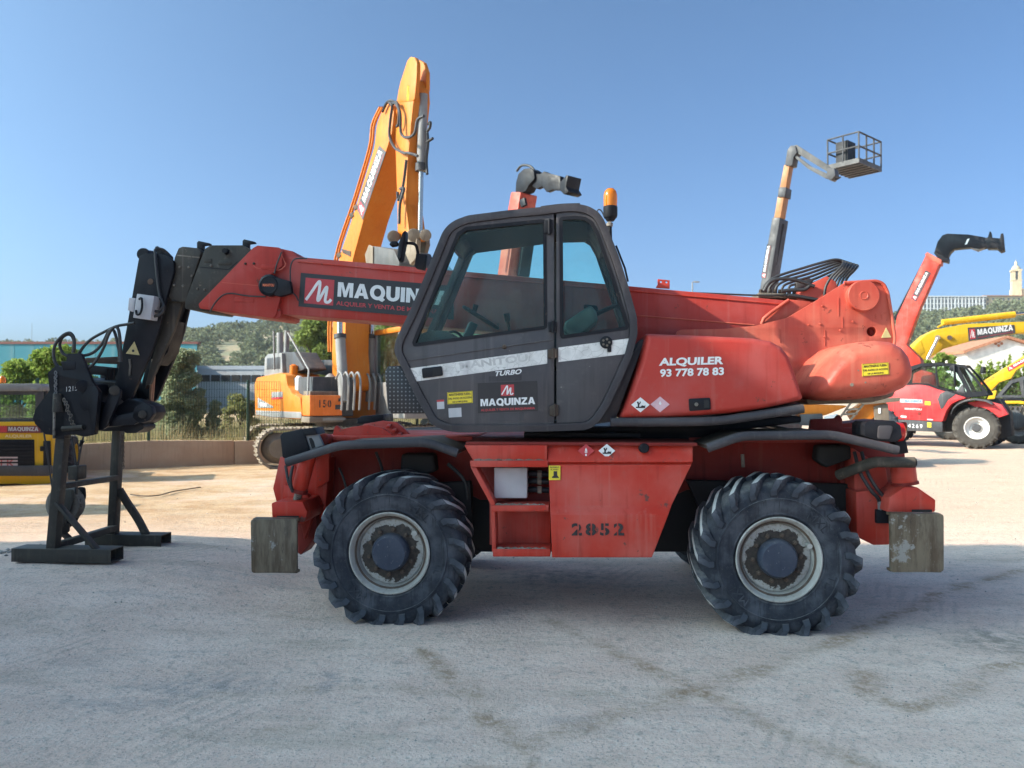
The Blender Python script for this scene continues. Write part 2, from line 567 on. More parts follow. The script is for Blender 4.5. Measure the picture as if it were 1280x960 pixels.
LUGT = paint("worn_lug_rubber", (0.46, 0.45, 0.44), 0.8, dust=0.4, dustcol=(0.5, 0.48, 0.45), grime=0.35, fade=(0.42, 0.41, 0.39), scale=3, runs=0.0)
RIM = paint("grey_rim_paint", (0.33, 0.315, 0.29), 0.5, dust=0.5, dustcol=(.30,.25,.19), grime=0.9, chips=0.25, chipcol=(0.10, 0.075, 0.055), scale=2.5, runs=0.0)
HUB = paint("navy_hub_paint", (0.030, 0.040, 0.065), 0.45, dust=0.2, grime=0.4, fade=(0.05, 0.06, 0.085), chips=0.4, chipcol=(.16, .16, .17), scale=3, runs=0.0)
GREYB = paint("grey_box_paint", (0.42, 0.42, 0.44), 0.5, dust=0.2, grime=0.25)
HOSE = plain("hose_rubber", (0.03, 0.03, 0.032), 0.5, var=0.3)
CHROME = plain("chrome_rod", (0.55, 0.5, 0.45), 0.25, 1.0)
COPPER = plain("rusty_rod", (0.30, 0.16, 0.10), 0.4, 0.5)
DARK = plain("dark_underbody", (0.012, 0.012, 0.013), 0.8)
WHITE = plain("white_vinyl", (0.72, 0.72, 0.72), 0.45, var=0.06)
BLACKV = plain("black_vinyl", (0.014, 0.014, 0.018), 0.4)
REDV = plain("red_vinyl", (0.48, 0.035, 0.045), 0.45)
PINKV = plain("faded_pink_vinyl", (0.62, 0.40, 0.44), 0.5)
YELV = plain("yellow_vinyl", (0.75, 0.58, 0.03), 0.45, var=.1)
YELT = plain("faded_yellow_vinyl", (0.62, 0.50, 0.22), 0.5)
ORGV = plain("orange_vinyl", (0.75, 0.16, 0.05), 0.45)
CABGLASS = glass("tinted_cab_glass", (0.86, 0.985, 0.965), 0.42, dirt=0.02)
BGGLASS = glass("machine_window_glass", (0.74, 0.86, 0.84), .7)
ORANGE = paint("orange_machine_paint", (0.55, 0.150, 0.007), 0.45, dust=0.35, dustcol=(0.42, 0.30, 0.17), grime=0.3, fade=(0.58, 0.185, 0.014), chips=.2, chipcol=(.30,.10,.03))
YELLOW = paint("yellow_machine_paint", (0.62, 0.36, 0.008), 0.42, dust=0.3, dustcol=(0.5, 0.40, 0.27), grime=0.2, fade=(0.66, 0.40, 0.015))
DUSTY = paint("dust_caked_steel", (0.16, 0.13, 0.10), 0.8, dust=0.7, dustcol=(0.34, 0.28, 0.21), grime=0.6, fade=(0.25, 0.21, 0.165))
DGREY = paint("dark_grey_machine_paint", (0.045, 0.047, 0.053), 0.5, dust=0.25, grime=0.3)
LGREY = paint("light_grey_machine_paint", (0.20, 0.20, 0.20), 0.5, dust=0.3, grime=0.35)
SIGNR = plain("dark_red_sign", (0.16, 0.03, 0.035), 0.5)

def amber():
    m, t, p = nt("amber_lens")
    p.inputs["Base Color"].default_value = (0.85, 0.25, 0.01, 1)
    p.inputs["Roughness"].default_value = 0.12
    p.inputs["Transmission Weight"].default_value = 0.45
    return m
AMBER = amber()
def redlens():
    m, t, p = nt("red_lens")
    p.inputs["Base Color"].default_value = (0.6, 0.02, 0.015, 1); p.inputs["Roughness"].default_value = 0.15
    p.inputs["Transmission Weight"].default_value = 0.2
    return m
REDL = redlens()

def crackmat():
    m, t, p = nt("cracked_white_stripe")
    tc = N(t, "ShaderNodeTexCoord").outputs["Object"]
    v = N(t, "ShaderNodeTexVoronoi", feature='DISTANCE_TO_EDGE'); v.inputs["Scale"].default_value = 13
    nz = N(t, "ShaderNodeTexNoise"); nz.inputs["Scale"].default_value = 6
    t.links.new(tc, nz.inputs[0])
    ad = N(t, "ShaderNodeVectorMath", operation='ADD'); sc = N(t, "ShaderNodeVectorMath", operation='SCALE'); sc.inputs["Scale"].default_value = 0.12
    t.links.new(nz.outputs["Color"], sc.inputs[0]); t.links.new(tc, ad.inputs[0]); t.links.new(sc.outputs[0], ad.inputs[1]); t.links.new(ad.outputs[0], v.inputs["Vector"])
    c = mix(t, ramp(t, noise(t, tc, 9, 6), 0.4, 0.7), (0.66, 0.65, 0.63), (0.52, 0.51, 0.50))
    c = mix(t, ramp(t, v.outputs["Distance"], 0.004, 0.02, 0.6, 0.0), c, (0.22, 0.21, 0.20))
    c = mix(t, ramp(t, noise(t, tc, 22, 8, .7), .56, .66, 0, .6), c, (0.30, 0.29, 0.28))
    t.links.new(c, p.inputs["Base Color"]); p.inputs["Roughness"].default_value = 0.55
    return m
CRACK = crackmat()

def dotmat():
    m, t, p = nt("perforated_black_plate")
    tc = N(t, "ShaderNodeTexCoord").outputs["Object"]
    mp = N(t, "ShaderNodeMapping"); mp.inputs["Scale"].default_value = (32, 0, 32); t.links.new(tc, mp.inputs[0])
    fr = N(t, "ShaderNodeVectorMath", operation='FRACTION'); t.links.new(mp.outputs[0], fr.inputs[0])
    sb = N(t, "ShaderNodeVectorMath", operation='SUBTRACT'); sb.inputs[1].default_value = (.5, 0, .5); t.links.new(fr.outputs[0], sb.inputs[0])
    ln = N(t, "ShaderNodeVectorMath", operation='LENGTH'); t.links.new(sb.outputs[0], ln.inputs[0])
    c = mix(t, ramp(t, ln.outputs["Value"], 0.12, 0.28, 1, 0), (0.016, 0.016, 0.020), (0.16, 0.16, 0.17))
    t.links.new(c, p.inputs["Base Color"]); p.inputs["Roughness"].default_value = 0.45
    return m
DOTS = dotmat()

def discmat():
    """rim disc whose grey paint has flaked to rust round the hub"""
    m, t, p = nt("flaked_rim_disc")
    tc = N(t, "ShaderNodeTexCoord").outputs["Object"]
    mp = N(t, "ShaderNodeMapping"); mp.inputs["Scale"].default_value = (1, 0, 1); t.links.new(tc, mp.inputs[0])
    ln = N(t, "ShaderNodeVectorMath", operation='LENGTH'); t.links.new(mp.outputs[0], ln.inputs[0])
    n1 = noise(t, tc, 9, 8, .65); n2 = noise(t, tc, 40, 6, .65)
    edge = mth(t, 'ADD', ln.outputs["Value"], mth(t, 'MULTIPLY', mth(t, 'SUBTRACT', n1, .5), .20))
    rust = mix(t, ramp(t, n2, .35, .65), (0.022, 0.016, 0.013), (0.05, 0.036, 0.027))
    grey = mix(t, ramp(t, n2, .45, .7), (0.35, 0.335, 0.31), (0.20, 0.175, 0.145))
    t.links.new(mix(t, ramp(t, edge, .207, .213), rust, grey), p.inputs["Base Color"])
    p.inputs["Roughness"].default_value = .65
    bump(t, mth(t, 'ADD', ramp(t, edge, .207, .213), mth(t, 'MULTIPLY', n2, .3)), .5, .004, p)
    return m
DISC = discmat()
GHOST = plain("ghost_lettering", (0.50, 0.49, 0.48), .55, var=.2, scale=12)

def padmat():
    """scraped, mud-streaked stabiliser plate"""
    m, t, p = nt("scraped_pad_steel")
    tc = N(t, "ShaderNodeTexCoord").outputs["Object"]
    a = noise(t, tc, 5, 8, .65, map_scale=(3.2, 3.2, .55)); b = noise(t, tc, 14, 9, .7, map_scale=(2.2, 2, .6)); c3 = noise(t, tc, 4.5, 9, .72)
    c = mix(t, ramp(t, a, .36, .66), (0.070, 0.048, 0.030), (0.165, 0.132, 0.092))
    c = mix(t, ramp(t, b, .56, .70, 0, .8), c, (0.035, 0.028, 0.022))
    c = mix(t, ramp(t, noise(t, tc, 22, 6, .7, map_scale=(2.5, 1, .35)), .62, .70, 0, .75), c, (0.34, 0.33, 0.31))
    c = mix(t, ramp(t, c3, .58, .62, 0, .8), c, (0.27, 0.265, 0.255))
    c = mix(t, ramp(t, noise(t, tc, 7, 6), .6, .75, 0, .6), c, (0.10, 0.05, 0.03))
    t.links.new(c, p.inputs["Base Color"]); t.links.new(ramp(t, a, .3, .7, .35, .7), p.inputs["Roughness"]); p.inputs["Specular IOR Level"].default_value = .35
    bump(t, b, .5, .006, p)
    return m
PADM = padmat()
TYREB = paint("brown_dusted_rubber", (0.05, 0.046, 0.042), .85, dust=.7, dustcol=(.17, .145, .115), grime=.4, fade=(.085, .078, .07), scale=1.6)
# ------------------------------------------------------------------ ground
def gz(x, y):
    m = 0.207 * math.exp(-(((x + 3.95) / 1.9) ** 2 + ((y - 7.25) / 1.7) ** 2) ** 2)
    return m

def ground_mat():
    m, t, p = nt("dusty_concrete_yard")
    pos = N(t, "ShaderNodeNewGeometry").outputs["Position"]
    sx = N(t, "ShaderNodeSeparateXYZ"); t.links.new(pos, sx.inputs[0])
    n1 = noise(t, pos, 0.35, 8, 0.6)
    n2 = noise(t, pos, 1.6, 8, 0.62, map_scale=(1, 1.6, 1))
    n3 = noise(t, pos, 9, 9, 0.7)
    n4 = noise(t, pos, 60, 6, 0.7)
    c = mix(t, ramp(t, n2, 0.36, 0.66), (0.74, 0.54, 0.44), (0.83, 0.635, 0.525))
    far = ramp(t, sx.outputs[1], 7.0, 12.0)
    sand = mix(t, ramp(t, n2, 0.4, 0.62), (0.56, 0.39, 0.23), (0.45, 0.27, 0.13))
    left = ramp(t, sx.outputs[0], 4.0, -6.0)
    sandm = mth(t, 'MULTIPLY', far, mth(t, 'ADD', 0.45, mth(t, 'MULTIPLY', left, ramp(t, n1, 0.35, 0.6)), True), True)
    c = mix(t, sandm, c, sand)
    # thin tan film and grey scuffs
    n5 = noise(t, pos, 0.8, 9, 0.68, map_scale=(0.6, 2.2, 1))
    c = mix(t, ramp(t, n5, 0.52, 0.72, 0, 0.5), c, (0.36, 0.275, 0.19))
    n6 = noise(t, pos, 1.1, 9, 0.7, map_scale=(0.5, 1.8, 1), dist=0.6)
    c = mix(t, ramp(t, n6, 0.55, 0.74, 0, 0.45), c, (0.225, 0.215, 0.215))
    c = mix(t, ramp(t, n3, 0.52, 0.70, 0, 0.6), c, (0.30, 0.265, 0.225))
    c = mix(t, ramp(t, n4, 0.53, 0.66, 0, 0.65), c, (0.22, 0.195, 0.165))
    n7 = noise(t, pos, 24, 8, 0.72)
    c = mix(t, ramp(t, n7, 0.54, 0.70, 0, 0.6), c, (0.27, 0.24, 0.205))
    c = mix(t, ramp(t, n7, 0.45, 0.32, 0, 0.5), c, (0.66, 0.62, 0.56))
    c = mix(t, ramp(t, n4, 0.45, 0.34, 0, 0.5), c, (0.68, 0.64, 0.58))
    vc = N(t, "ShaderNodeTexVoronoi", feature='DISTANCE_TO_EDGE'); vc.inputs["Scale"].default_value = 0.55
    vw = N(t, "ShaderNodeVectorMath", operation='SCALE'); vw.inputs["Scale"].default_value = 1.2
    vn = N(t, "ShaderNodeTexNoise"); vn.inputs["Scale"].default_value = 1.2; vn.inputs["Detail"].default_value = 8; t.links.new(pos, vn.inputs[0]); t.links.new(vn.outputs["Color"], vw.inputs[0])
    va = N(t, "ShaderNodeVectorMath", operation='ADD'); t.links.new(pos, va.inputs[0]); t.links.new(vw.outputs[0], va.inputs[1]); t.links.new(va.outputs[0], vc.inputs["Vector"])
    crk = mth(t, 'MULTIPLY', ramp(t, vc.outputs["Distance"], 0.002, 0.012, 1, 0), ramp(t, n1, .45, .6))
    c = mix(t, mth(t, 'MULTIPLY', crk, .10), c, (0.17, 0.145, 0.115))
    # ribbed prints of tyres rolled across the dust
    rb = N(t, "ShaderNodeTexWave"); rb.inputs["Scale"].default_value = 3.2; rb.inputs["Distortion"].default_value = 2.5; rb.inputs["Detail"].default_value = 3
    mpw = N(t, "ShaderNodeMapping"); mpw.inputs["Rotation"].default_value = (0, 0, .5); t.links.new(pos, mpw.inputs[0]); t.links.new(mpw.outputs[0], rb.inputs["Vector"])
    c = mix(t, mth(t, 'MULTIPLY', ramp(t, rb.outputs["Fac"], .55, .95, 0, .28), ramp(t, noise(t, pos, .7, 5, .6, map_scale=(2, .6, 1)), .5, .68)), c, (0.30, 0.255, 0.205))
    # old wheel tracks: damp brown lines across the yard
    wv = N(t, "ShaderNodeTexNoise"); wv.inputs["Scale"].default_value = 1.8; wv.inputs["Detail"].default_value = 6
    t.links.new(pos, wv.inputs[0])
    cen = N(t, "ShaderNodeVectorMath", operation='SUBTRACT'); cen.inputs[1].default_value = (.5, .5, .5); t.links.new(wv.outputs["Color"], cen.inputs[0])
    scl = N(t, "ShaderNodeVectorMath", operation='SCALE'); scl.inputs["Scale"].default_value = 0.28; t.links.new(cen.outputs[0], scl.inputs[0])
    add = N(t, "ShaderNodeVectorMath", operation='ADD'); t.links.new(pos, add.inputs[0]); t.links.new(scl.outputs[0], add.inputs[1])
    tracks = [[(690, 780), (870, 858), (960, 905), (1100, 960)], [(600, 960), (690, 925), (850, 862), (1010, 818), (1180, 740), (1280, 712)],
              [(530, 815), (590, 870), (640, 930), (665, 965)], [(1068, 835), (1090, 868), (1150, 885), (1230, 850), (1290, 818)],
              [(0, 772), (130, 778), (260, 768), (400, 775)], [(30, 745), (330, 735), (480, 700)], [(330, 915), (520, 905), (560, 900)], [(220, 870), (500, 860), (640, 880)]]
    tot = None
    for k, tr in enumerate(tracks):
        q = [GP(a, b) for a, b in tr]
        for a, b in zip(q[:-1], q[1:]):
            ab = b - a
            s1 = N(t, "ShaderNodeVectorMath", operation='SUBTRACT'); s1.inputs[1].default_value = a; t.links.new(add.outputs[0], s1.inputs[0])
            dt = N(t, "ShaderNodeVectorMath", operation='DOT_PRODUCT'); dt.inputs[1].default_value = ab / ab.length_squared; t.links.new(s1.outputs[0], dt.inputs[0])
            h = mth(t, 'MULTIPLY', dt.outputs["Value"], 1.0, True)
            s2 = N(t, "ShaderNodeVectorMath", operation='SCALE'); s2.inputs[0].default_value = ab; t.links.new(h, s2.inputs["Scale"])
            s3 = N(t, "ShaderNodeVectorMath", operation='DISTANCE'); t.links.new(s1.outputs[0], s3.inputs[0]); t.links.new(s2.outputs[0], s3.inputs[1])
            w = 0.13 if k < 4 else 0.09
            v = ramp(t, s3.outputs["Value"], 0.01, w, 0.9 if k < 4 else 0.5, 0.0)
            tot = v if tot is None else mth(t, 'MAXIMUM', tot, v)
    brk = mth(t, 'MULTIPLY', ramp(t, noise(t, pos, 2.3, 6, 0.6), 0.34, 0.62, 0.15, 1.0), ramp(t, noise(t, pos, 14, 8, 0.75), 0.38, 0.60, 0.25, 1.15))
    c = mix(t, mth(t, 'MULTIPLY', tot, mth(t, 'MULTIPLY', brk, 0.95, True)), c, (0.36, 0.235, 0.145))
    # grey oil smears and a spot of blue marking paint
    for (px, py, rx, ry, col, am) in ((250, 858, .55, .22, (0.22, 0.21, 0.215), .5), (700, 720, .8, .5, (0.22, 0.20, 0.19), .6), (178, 707, .13, .09, (0.34, 0.47, 0.55), .8), (405, 855, .1, .22, (0.22, 0.22, 0.235), .5), (1255, 800, .5, .4, (0.24, 0.205, 0.165), .7), (140, 880, .6, .16, (0.24, 0.23, 0.235), .4)):
        g = GP(px, py)
        s1 = N(t, "ShaderNodeVectorMath", operation='SUBTRACT'); s1.inputs[1].default_value = g; t.links.new(add.outputs[0], s1.inputs[0])
        s2 = N(t, "ShaderNodeVectorMath", operation='DIVIDE'); s2.inputs[1].default_value = (rx, ry, 1); t.links.new(s1.outputs[0], s2.inputs[0])
        ln = N(t, "ShaderNodeVectorMath", operation='LENGTH'); t.links.new(s2.outputs[0], ln.inputs[0])
        c = mix(t, mth(t, 'MULTIPLY', ramp(t, ln.outputs["Value"], 0.2, 1.1, am, 0), ramp(t, n3, 0.35, 0.6)), c, col)
    t.links.new(c, p.inputs["Base Color"])
    p.inputs["Roughness"].default_value = 0.9
    p.inputs["Specular IOR Level"].default_value = 0.25
    hgt = mth(t, 'ADD', mth(t, 'MULTIPLY', n3, 0.6), mth(t, 'ADD', mth(t, 'MULTIPLY', n4, 0.25), n2))
    bump(t, mth(t, 'ADD', hgt, mth(t, 'MULTIPLY', n7, 0.5)), 0.9, 0.03, p)
    return m

def axis(lo, hi, d0, d1, step, grow=1.35):
    a = [d0 + step * k for k in range(int((d1 - d0) / step) + 1)]
    s = step; x = a[-1]
    while x < hi:
        s *= grow; x += s; a.append(min(x, hi))
    s = step; x = a[0]; pre = []
    while x > lo:
        s *= grow; x -= s; pre.append(max(x, lo))
    return sorted(set(pre + a))

xs = axis(-1300, 1300, -11, 9, 0.2); ys = axis(-150, 1000, 1.0, 22, 0.2)
gv = []; gf = []
rs_ = np.random.RandomState(3)
jit = rs_.normal(0, 0.004, (len(ys), len(xs)))
for j, y in enumerate(ys):
    for i, x in enumerate(xs):
        z = gz(x, y) + (0.018 * sin(x * .9 + 1.3 * sin(y * .7)) * sin(y * .8 + .5) + float(jit[j, i])) * (1 if 6.6 < y < 30 else 0.35) * (1 if abs(x) < 30 else 0)
        gv.append((x, y, z))
nx = len(xs)
for j in range(len(ys) - 1):
    for i in range(nx - 1):
        a = j * nx + i
        gf.append((a, a + 1, a + nx + 1, a + nx))
gm = MB(); gm.v = gv; gm.f = gf; gm.m = [0] * len(gf)
ground = tag(gm.build("ground", ground_mat(), None, fix=False, ang=180), kind="structure")

# small stones and crumbs lying on the yard
pm = MB(); rp = random.Random(5)
for k in range(2600):
    y = 2.6 + 14 * rp.random() ** 1.4; x = rp.uniform(-0.72, 0.72) * (y + 1)
    r = rp.choice((0.002, 0.003, 0.003, 0.004, 0.007)) * (0.7 + 0.1 * y)
    b = len(pm.v); z = gz(x, y) + r * 0.25
    for dx, dy, dz in ((1, 0, 0), (0, 1, 0), (-1, 0, 0), (0, -1, 0), (0, 0, .8), (0, 0, -.8)):
        pm.v.append((x + dx * r * rp.uniform(.6, 1.3), y + dy * r * rp.uniform(.6, 1.3), z + dz * r * rp.uniform(.6, 1)))
    for f in ((0, 1, 4), (1, 2, 4), (2, 3, 4), (3, 0, 4), (1, 0, 5), (2, 1, 5), (3, 2, 5), (0, 3, 5)):
        pm.face([b + i for i in f])
for k in range(90):          # crumbs of earth round the lifting frame's foot
    a = rp.gauss(0, .35); q = GP(20, 697, .15); x = q.x + a; y = q.y + rp.gauss(0, .1); r = rp.uniform(.008, .03)
    b = len(pm.v); z = gz(x, y) + r * .4
    for dx, dy, dz in ((1, 0, 0), (0, 1, 0), (-1, 0, 0), (0, -1, 0), (0, 0, .8), (0, 0, -.8)):
        pm.v.append((x + dx * r, y + dy * r * rp.uniform(.6, 1.3), z + dz * r * .7))
    for f in ((0, 1, 4), (1, 2, 4), (2, 3, 4), (3, 0, 4), (1, 0, 5), (2, 1, 5), (3, 2, 5), (0, 3, 5)):
        pm.face([b + i for i in f])
STONE = plain("stone_crumbs", (0.40, 0.36, 0.32), 0.9, var=.5, scale=3)
tag(pm.build("gravel", STONE, None, smooth=False), "loose stone crumbs and earth scattered over the yard", "gravel", kind="stuff")

# ------------------------------------------------------------------ unseen building left of frame, outline shaped to throw the shade over the machine
HALL = paint("hall_wall_render", (0.36, 0.33, 0.29), 0.8, dust=0.3, grime=0.3)
HALLR = paint("hall_roof_sheet", (0.30, 0.16, 0.12), 0.7, dust=0.3, grime=0.3)
hf = Frame(-12.0, 0, 0)
hall = empty("unseen_shade_hall", hf, "unseen tall hall left of the yard, shaped to shade the machine", "hall")
hb = MB()
sec = [(-0.6, 0.0), (6.55, 0.0), (6.52, 4.2), (6.74, 5.64), (4.85, 10.6), (4.65, 11.2), (-0.6, 9.5)]   # (world y, z)
n0 = len(hb.v)
for X in (0.0, -9.0):
    hb.v += [(X, y, z) for y, z in sec]
ns = len(sec)
hb.face(range(ns)); hb.face(reversed(range(ns, 2 * ns)))
for i in range(ns):
    j = (i + 1) % ns
    hb.face((i, ns + i, ns + j, j))
hb.build("wall", HALL, hall, smooth=False)
# ------------------------------------------------------------------ wheels
def tyre_profile(R, w):
    # (r, y) closed loop, outer face at -w/2
    h = w / 2
    return [(R * .485, -h * .76), (R * .52, -h * .93), (R * .545, -h * .985), (R * .56, -h * .97), (R * .575, -h * .985), (R * .66, -h * 1.01), (R * .715, -h * 1.015), (R * .72, -h * 1.035), (R * .735, -h * 1.035), (R * .74, -h * 1.01), (R * .80, -h * .99), (R * .885, -h * .93), (R * .925, -h * .78), (R * .945, -h * .3),
            (R * .945, h * .3), (R * .925, h * .78), (R * .885, h * .93), (R * .80, h * 1.0), (R * .66, h * 1.02), (R * .54, h * .96), (R * .485, h * .76)]

def lug_mesh(R, w, side, sweep, lw=0.050):
    """one tread bar from the shoulder to the middle of the tread"""
    mb = MB(); h = w / 2; rs = []
    prof = [(R * .76, R * .775, -h * 1.05), (R * .80, R * .84, -h * 1.09), (R * .88, R * .965, -h * 1.06), (R * .90, R * .99, -h * .86), (R * .91, R * .995, -h * .5), (R * .915, R * 1.0, -h * .15), (R * .915, R * 1.0, h * .10)]
    n = len(prof)
    def pt(r, a, y): return (r * sin(a), y * side, r * cos(a))
    b = 0
    for k, (rb, rt, y) in enumerate(prof):
        t = max(0, (k - 1) / (n - 2))
        a = sweep * (t ** 0.9) * side
        wb = lw * (1.45 if k < 3 else 1.2) / R / 2; wt = lw * (1.1 if k < 3 else 0.95) / R / 2
        yi = y * 1.0 if k > 1 else y
        mb.v += [pt(rb, a - wb, y * 0.97), pt(rt, a - wt, yi), pt(rt, a + wt, yi), pt(rb, a + wb, y * 0.97)]
    for k in range(n - 1):
        q = 4 * k
        mb.mi = 0
        mb.face((q, q + 1, q + 5, q + 4)); mb.face((q + 2, q + 3, q + 7, q + 6)); mb.face((q + 3, q, q + 4, q + 7))
        mb.mi = 1 if k >= 2 else 2
        mb.face((q + 1, q + 2, q + 6, q + 5))
    mb.mi = 0
    mb.face((0, 3, 2, 1)); q = 4 * (n - 1); mb.face((q, q + 1, q + 2, q + 3))
    return mb.mesh("tread_lug", [RUB, LUGT, RUBM], bevel=0.003, seg=1, ang=15)

_wh = {}
def make_wheel(parent, loc, rz, R=0.595, w=0.46, tw=0.0, rimmat=None, nl=20):
    """tyre with rim, hub, bolts and tread bars as sub-parts"""
    key = (R, w)
    if key not in _wh:
        ty = MB().lathe(tyre_profile(R, w), 72, closed=True).mesh("wheel", RUB, ang=50)
        h = w / 2
        rim = MB()
        rp_ = [(R * .485, -h * .80), (R * .508, -h * .90), (R * .515, -h * .98), (R * .50, -h * 1.0), (R * .478, -h * .96), (R * .468, -h * .84), (R * .458, -h * .82), (R * .432, -h * .78), (R * .425, -h * .66), (R * .412, -h * .58), (R * .10, -h * .58), (R * .1, h * .5), (R * .40, h * .6), (R * .485, h * .9)]
        rim.lathe(rp_, 56, caps=False)
        rim = rim.mesh("rim", RIM, ang=45)
        disc = MB().lathe([(R * .415, -h * .58), (R * .408, -h * .64), (R * .39, -h * .66), (R * .10, -h * .67), (R * .10, -h * .58)], 48, closed=True).mesh("wheel_disc", DISC, ang=40)
        hub = MB().lathe([(R * .235, -h * .64), (R * .235, -h * .86), (R * .215, -h * 1.02), (R * .20, -h * 1.06), (R * .12, -h * 1.075), (0.0001, -h * 1.08)], 40).mesh("hub_cap", HUB, ang=30)
        bolt = MB().lathe([(0.0001, -0.03), (0.009, -0.03), (0.010, -0.022), (0.017, -0.020), (0.017, 0.0)], 6).mesh("wheel_bolt", RUST, smooth=False)
        valve = MB().cyl((0, -h * .62, 0), (0, -h * .92, 0), .016, .020, 10).mesh("valve_cap", RIM)
        la = lug_mesh(R, w, 1, 0.36); lb = lug_mesh(R, w, -1, 0.36)
        band = MB().lathe([(R * .457, -h * .83), (R * .433, -h * .795)], 48, caps=False).mesh("rim_band", RUST)
        # raised marks on the sidewall
        ems = []
        for s_, a0 in (("MXL", 3.75), ("MXL", .55), ("TL", 1.75)):
            em = MB(); v, f = text_mesh(s_, 0.0)
            wd = max(q[0] for q in v); sc_ = .085; nv = len(v)
            for dy in (-h * 1.012, -h * 1.028):
                for (x, y) in v:
                    a = a0 + (x - wd / 2) * sc_ / (R * .62); r_ = R * .60 + y * sc_
                    em.v.append((r_ * sin(a), dy, r_ * cos(a)))
            cnt = {}
            for q in f:
                em.face([nv + i for i in q])
                for i in range(len(q)): cnt[(q[i], q[(i + 1) % len(q)])] = 1
            for (i, j) in cnt:
                if (j, i) not in cnt: em.face((i, j, nv + j, nv + i))
            ems.append(em.mesh("lettering", RUB, smooth=False, fix=True))
        em = ems
        _wh[key] = (ty, rim, disc, hub, bolt, valve, la, lb, band, em)
    ty, rim, disc, hub, bolt, valve, la, lb, band, em = _wh[key]
    o = link("wheel", ty, parent, loc); o.rotation_euler = (0, 0, rz)
    link("rim", rim, o); link("wheel_disc", disc, o); link("hub_cap", hub, o)
    link("rim_band", band, o)
    for e_ in em: link("lettering", e_, o).rotation_euler = (0, tw, 0)
    for k in range(10):
        a = 2 * pi * k / 10 + tw
        link("wheel_bolt", bolt, o, (R * .285 * sin(a), -w / 2 * .66, R * .285 * cos(a)))
    v = link("valve_cap", valve, o, (R * .40 * sin(2 * tw + .7), 0, R * .40 * cos(2 * tw + .7)))
    for k in range(nl):
        for me, off in ((la, 0.0), (lb, pi / nl)):
            l = link("tread_lug", me, o); l.rotation_euler = (0, 2 * pi * k / nl + tw + off, 0)
    return o

# ------------------------------------------------------------------ the red rotating telehandler
M = Frame(0.624, 6.82, 4.5)
mach = empty("rotating_telehandler", M, "big red rotating telehandler with grey cab in the middle of the yard", "telehandler")
U = M.U; V = M.V; P = M.P
NEAR = -1.20

# wheels
ax_l = U(494, 690, -1.0)[0]; ax_r = U(965, 690, -1.0)[0]
AZ = 0.53
make_wheel(mach, (ax_l, NEAR + .23, AZ), 0.0, tw=0.10)
make_wheel(mach, (ax_r, NEAR + .23, AZ), 0.0, tw=0.23)
make_wheel(mach, (ax_l, 1.20 - .23, AZ), pi, tw=0.3)
make_wheel(mach, (ax_r, 1.20 - .23, AZ), pi, tw=0.5)
for ax in (ax_l, ax_r):
    mb = MB().cyl((ax, -.75, AZ), (ax, .75, AZ), .13, n=16)
    mb.build("axle", DARK, mach)
    mb = MB().lathe([(0.0001, -.28), (.2, -.2), (.25, 0), (.2, .2), (0.0001, .28)], 20, (ax, 0.05, AZ - .02))
    mb.build("differential", DARK, mach)

# chassis: dark red frame rails behind the wheels
ch = MB().prism(P(-.44, [(360, 556), (1100, 552), (1118, 575), (1113, 622), (1095, 640), (860, 612), (830, 625), (600, 625), (575, 612), (452, 640), (372, 640), (352, 600)]), -.44, .56)
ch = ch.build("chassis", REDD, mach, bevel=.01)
MB().prism(P(-.40, [(560, 600), (905, 600), (905, 660), (880, 690), (600, 690), (560, 660)]), -.40, .5).build("underbody", DARK, mach, bevel=.01)
MB().pillow(rnd(P(-.6, [(505, 566), (545, 566), (548, 588), (520, 596), (504, 586)]), .03, 3), -.72, -.57, .03, 3).build("air_tank", DARK, mach)
MB().prism(P(-.565, [(440, 606), (590, 606), (590, 660), (470, 650), (430, 650)]), -.58, -.5).build("dark_recess_panel", DARK, mach, bevel=.01)  # dark panels added to deepen the shade behind the wheels
MB().prism(P(-.565, [(858, 600), (1060, 605), (1062, 640), (1000, 660), (880, 650)]), -.58, -.5).build("dark_recess_panel", DARK, mach, bevel=.01)
MB().pillow(rnd(P(-.6, [(1018, 556), (1060, 556), (1062, 572), (1030, 584), (1016, 574)]), .03, 3), -.68, -.57, .03, 3).build("air_tank", DARK, mach)
mb = MB(); mb.cyl(V(928, 568, -.75), V(929, 584, -.75), .014, n=8); mb.build("grease_line", STEEL, mach)
MB().prism(P(-.565, [(505, 604), (590, 600), (592, 660), (560, 668), (520, 640)]), -.66, -.58).build("valve_block", DARK, mach, bevel=.01)
mb = MB(); mb.tube(smooth_path([V(470, 565, -.62), V(478, 590, -.64), V(470, 612, -.64), V(455, 640, -.6)]), .012); mb.build("hose", HOSE, mach)
mb = MB(); mb.tube(smooth_path([V(560, 580, -.62), V(580, 600, -.66), V(585, 630, -.64)]), .016); mb.build("hose", HOSE, mach)

# fenders
def fender(edge, top, y0, y1, gap=.012, rr=.034):
    """thin plate swept across plus the fat rubber edge on the outside"""
    pts = [Vector(q) for q in edge]
    lo = [(q.x, q.y - .01) for q in pts]; hi = [(q.x, q.y + .018) for q in pts]
    o = MB().prism(lo + hi[::-1], y0 + .02, y1).build("fender", top, mach, bevel=.004)
    s = -1 if y0 < y1 else 1
    tb = MB().tube([(q.x, y0, q.y) for q in [Vector(a) for a in rnd_open(edge)]], rr, 12)
    tb.build("fender_edge", CABG, o, ang=60)
    return o

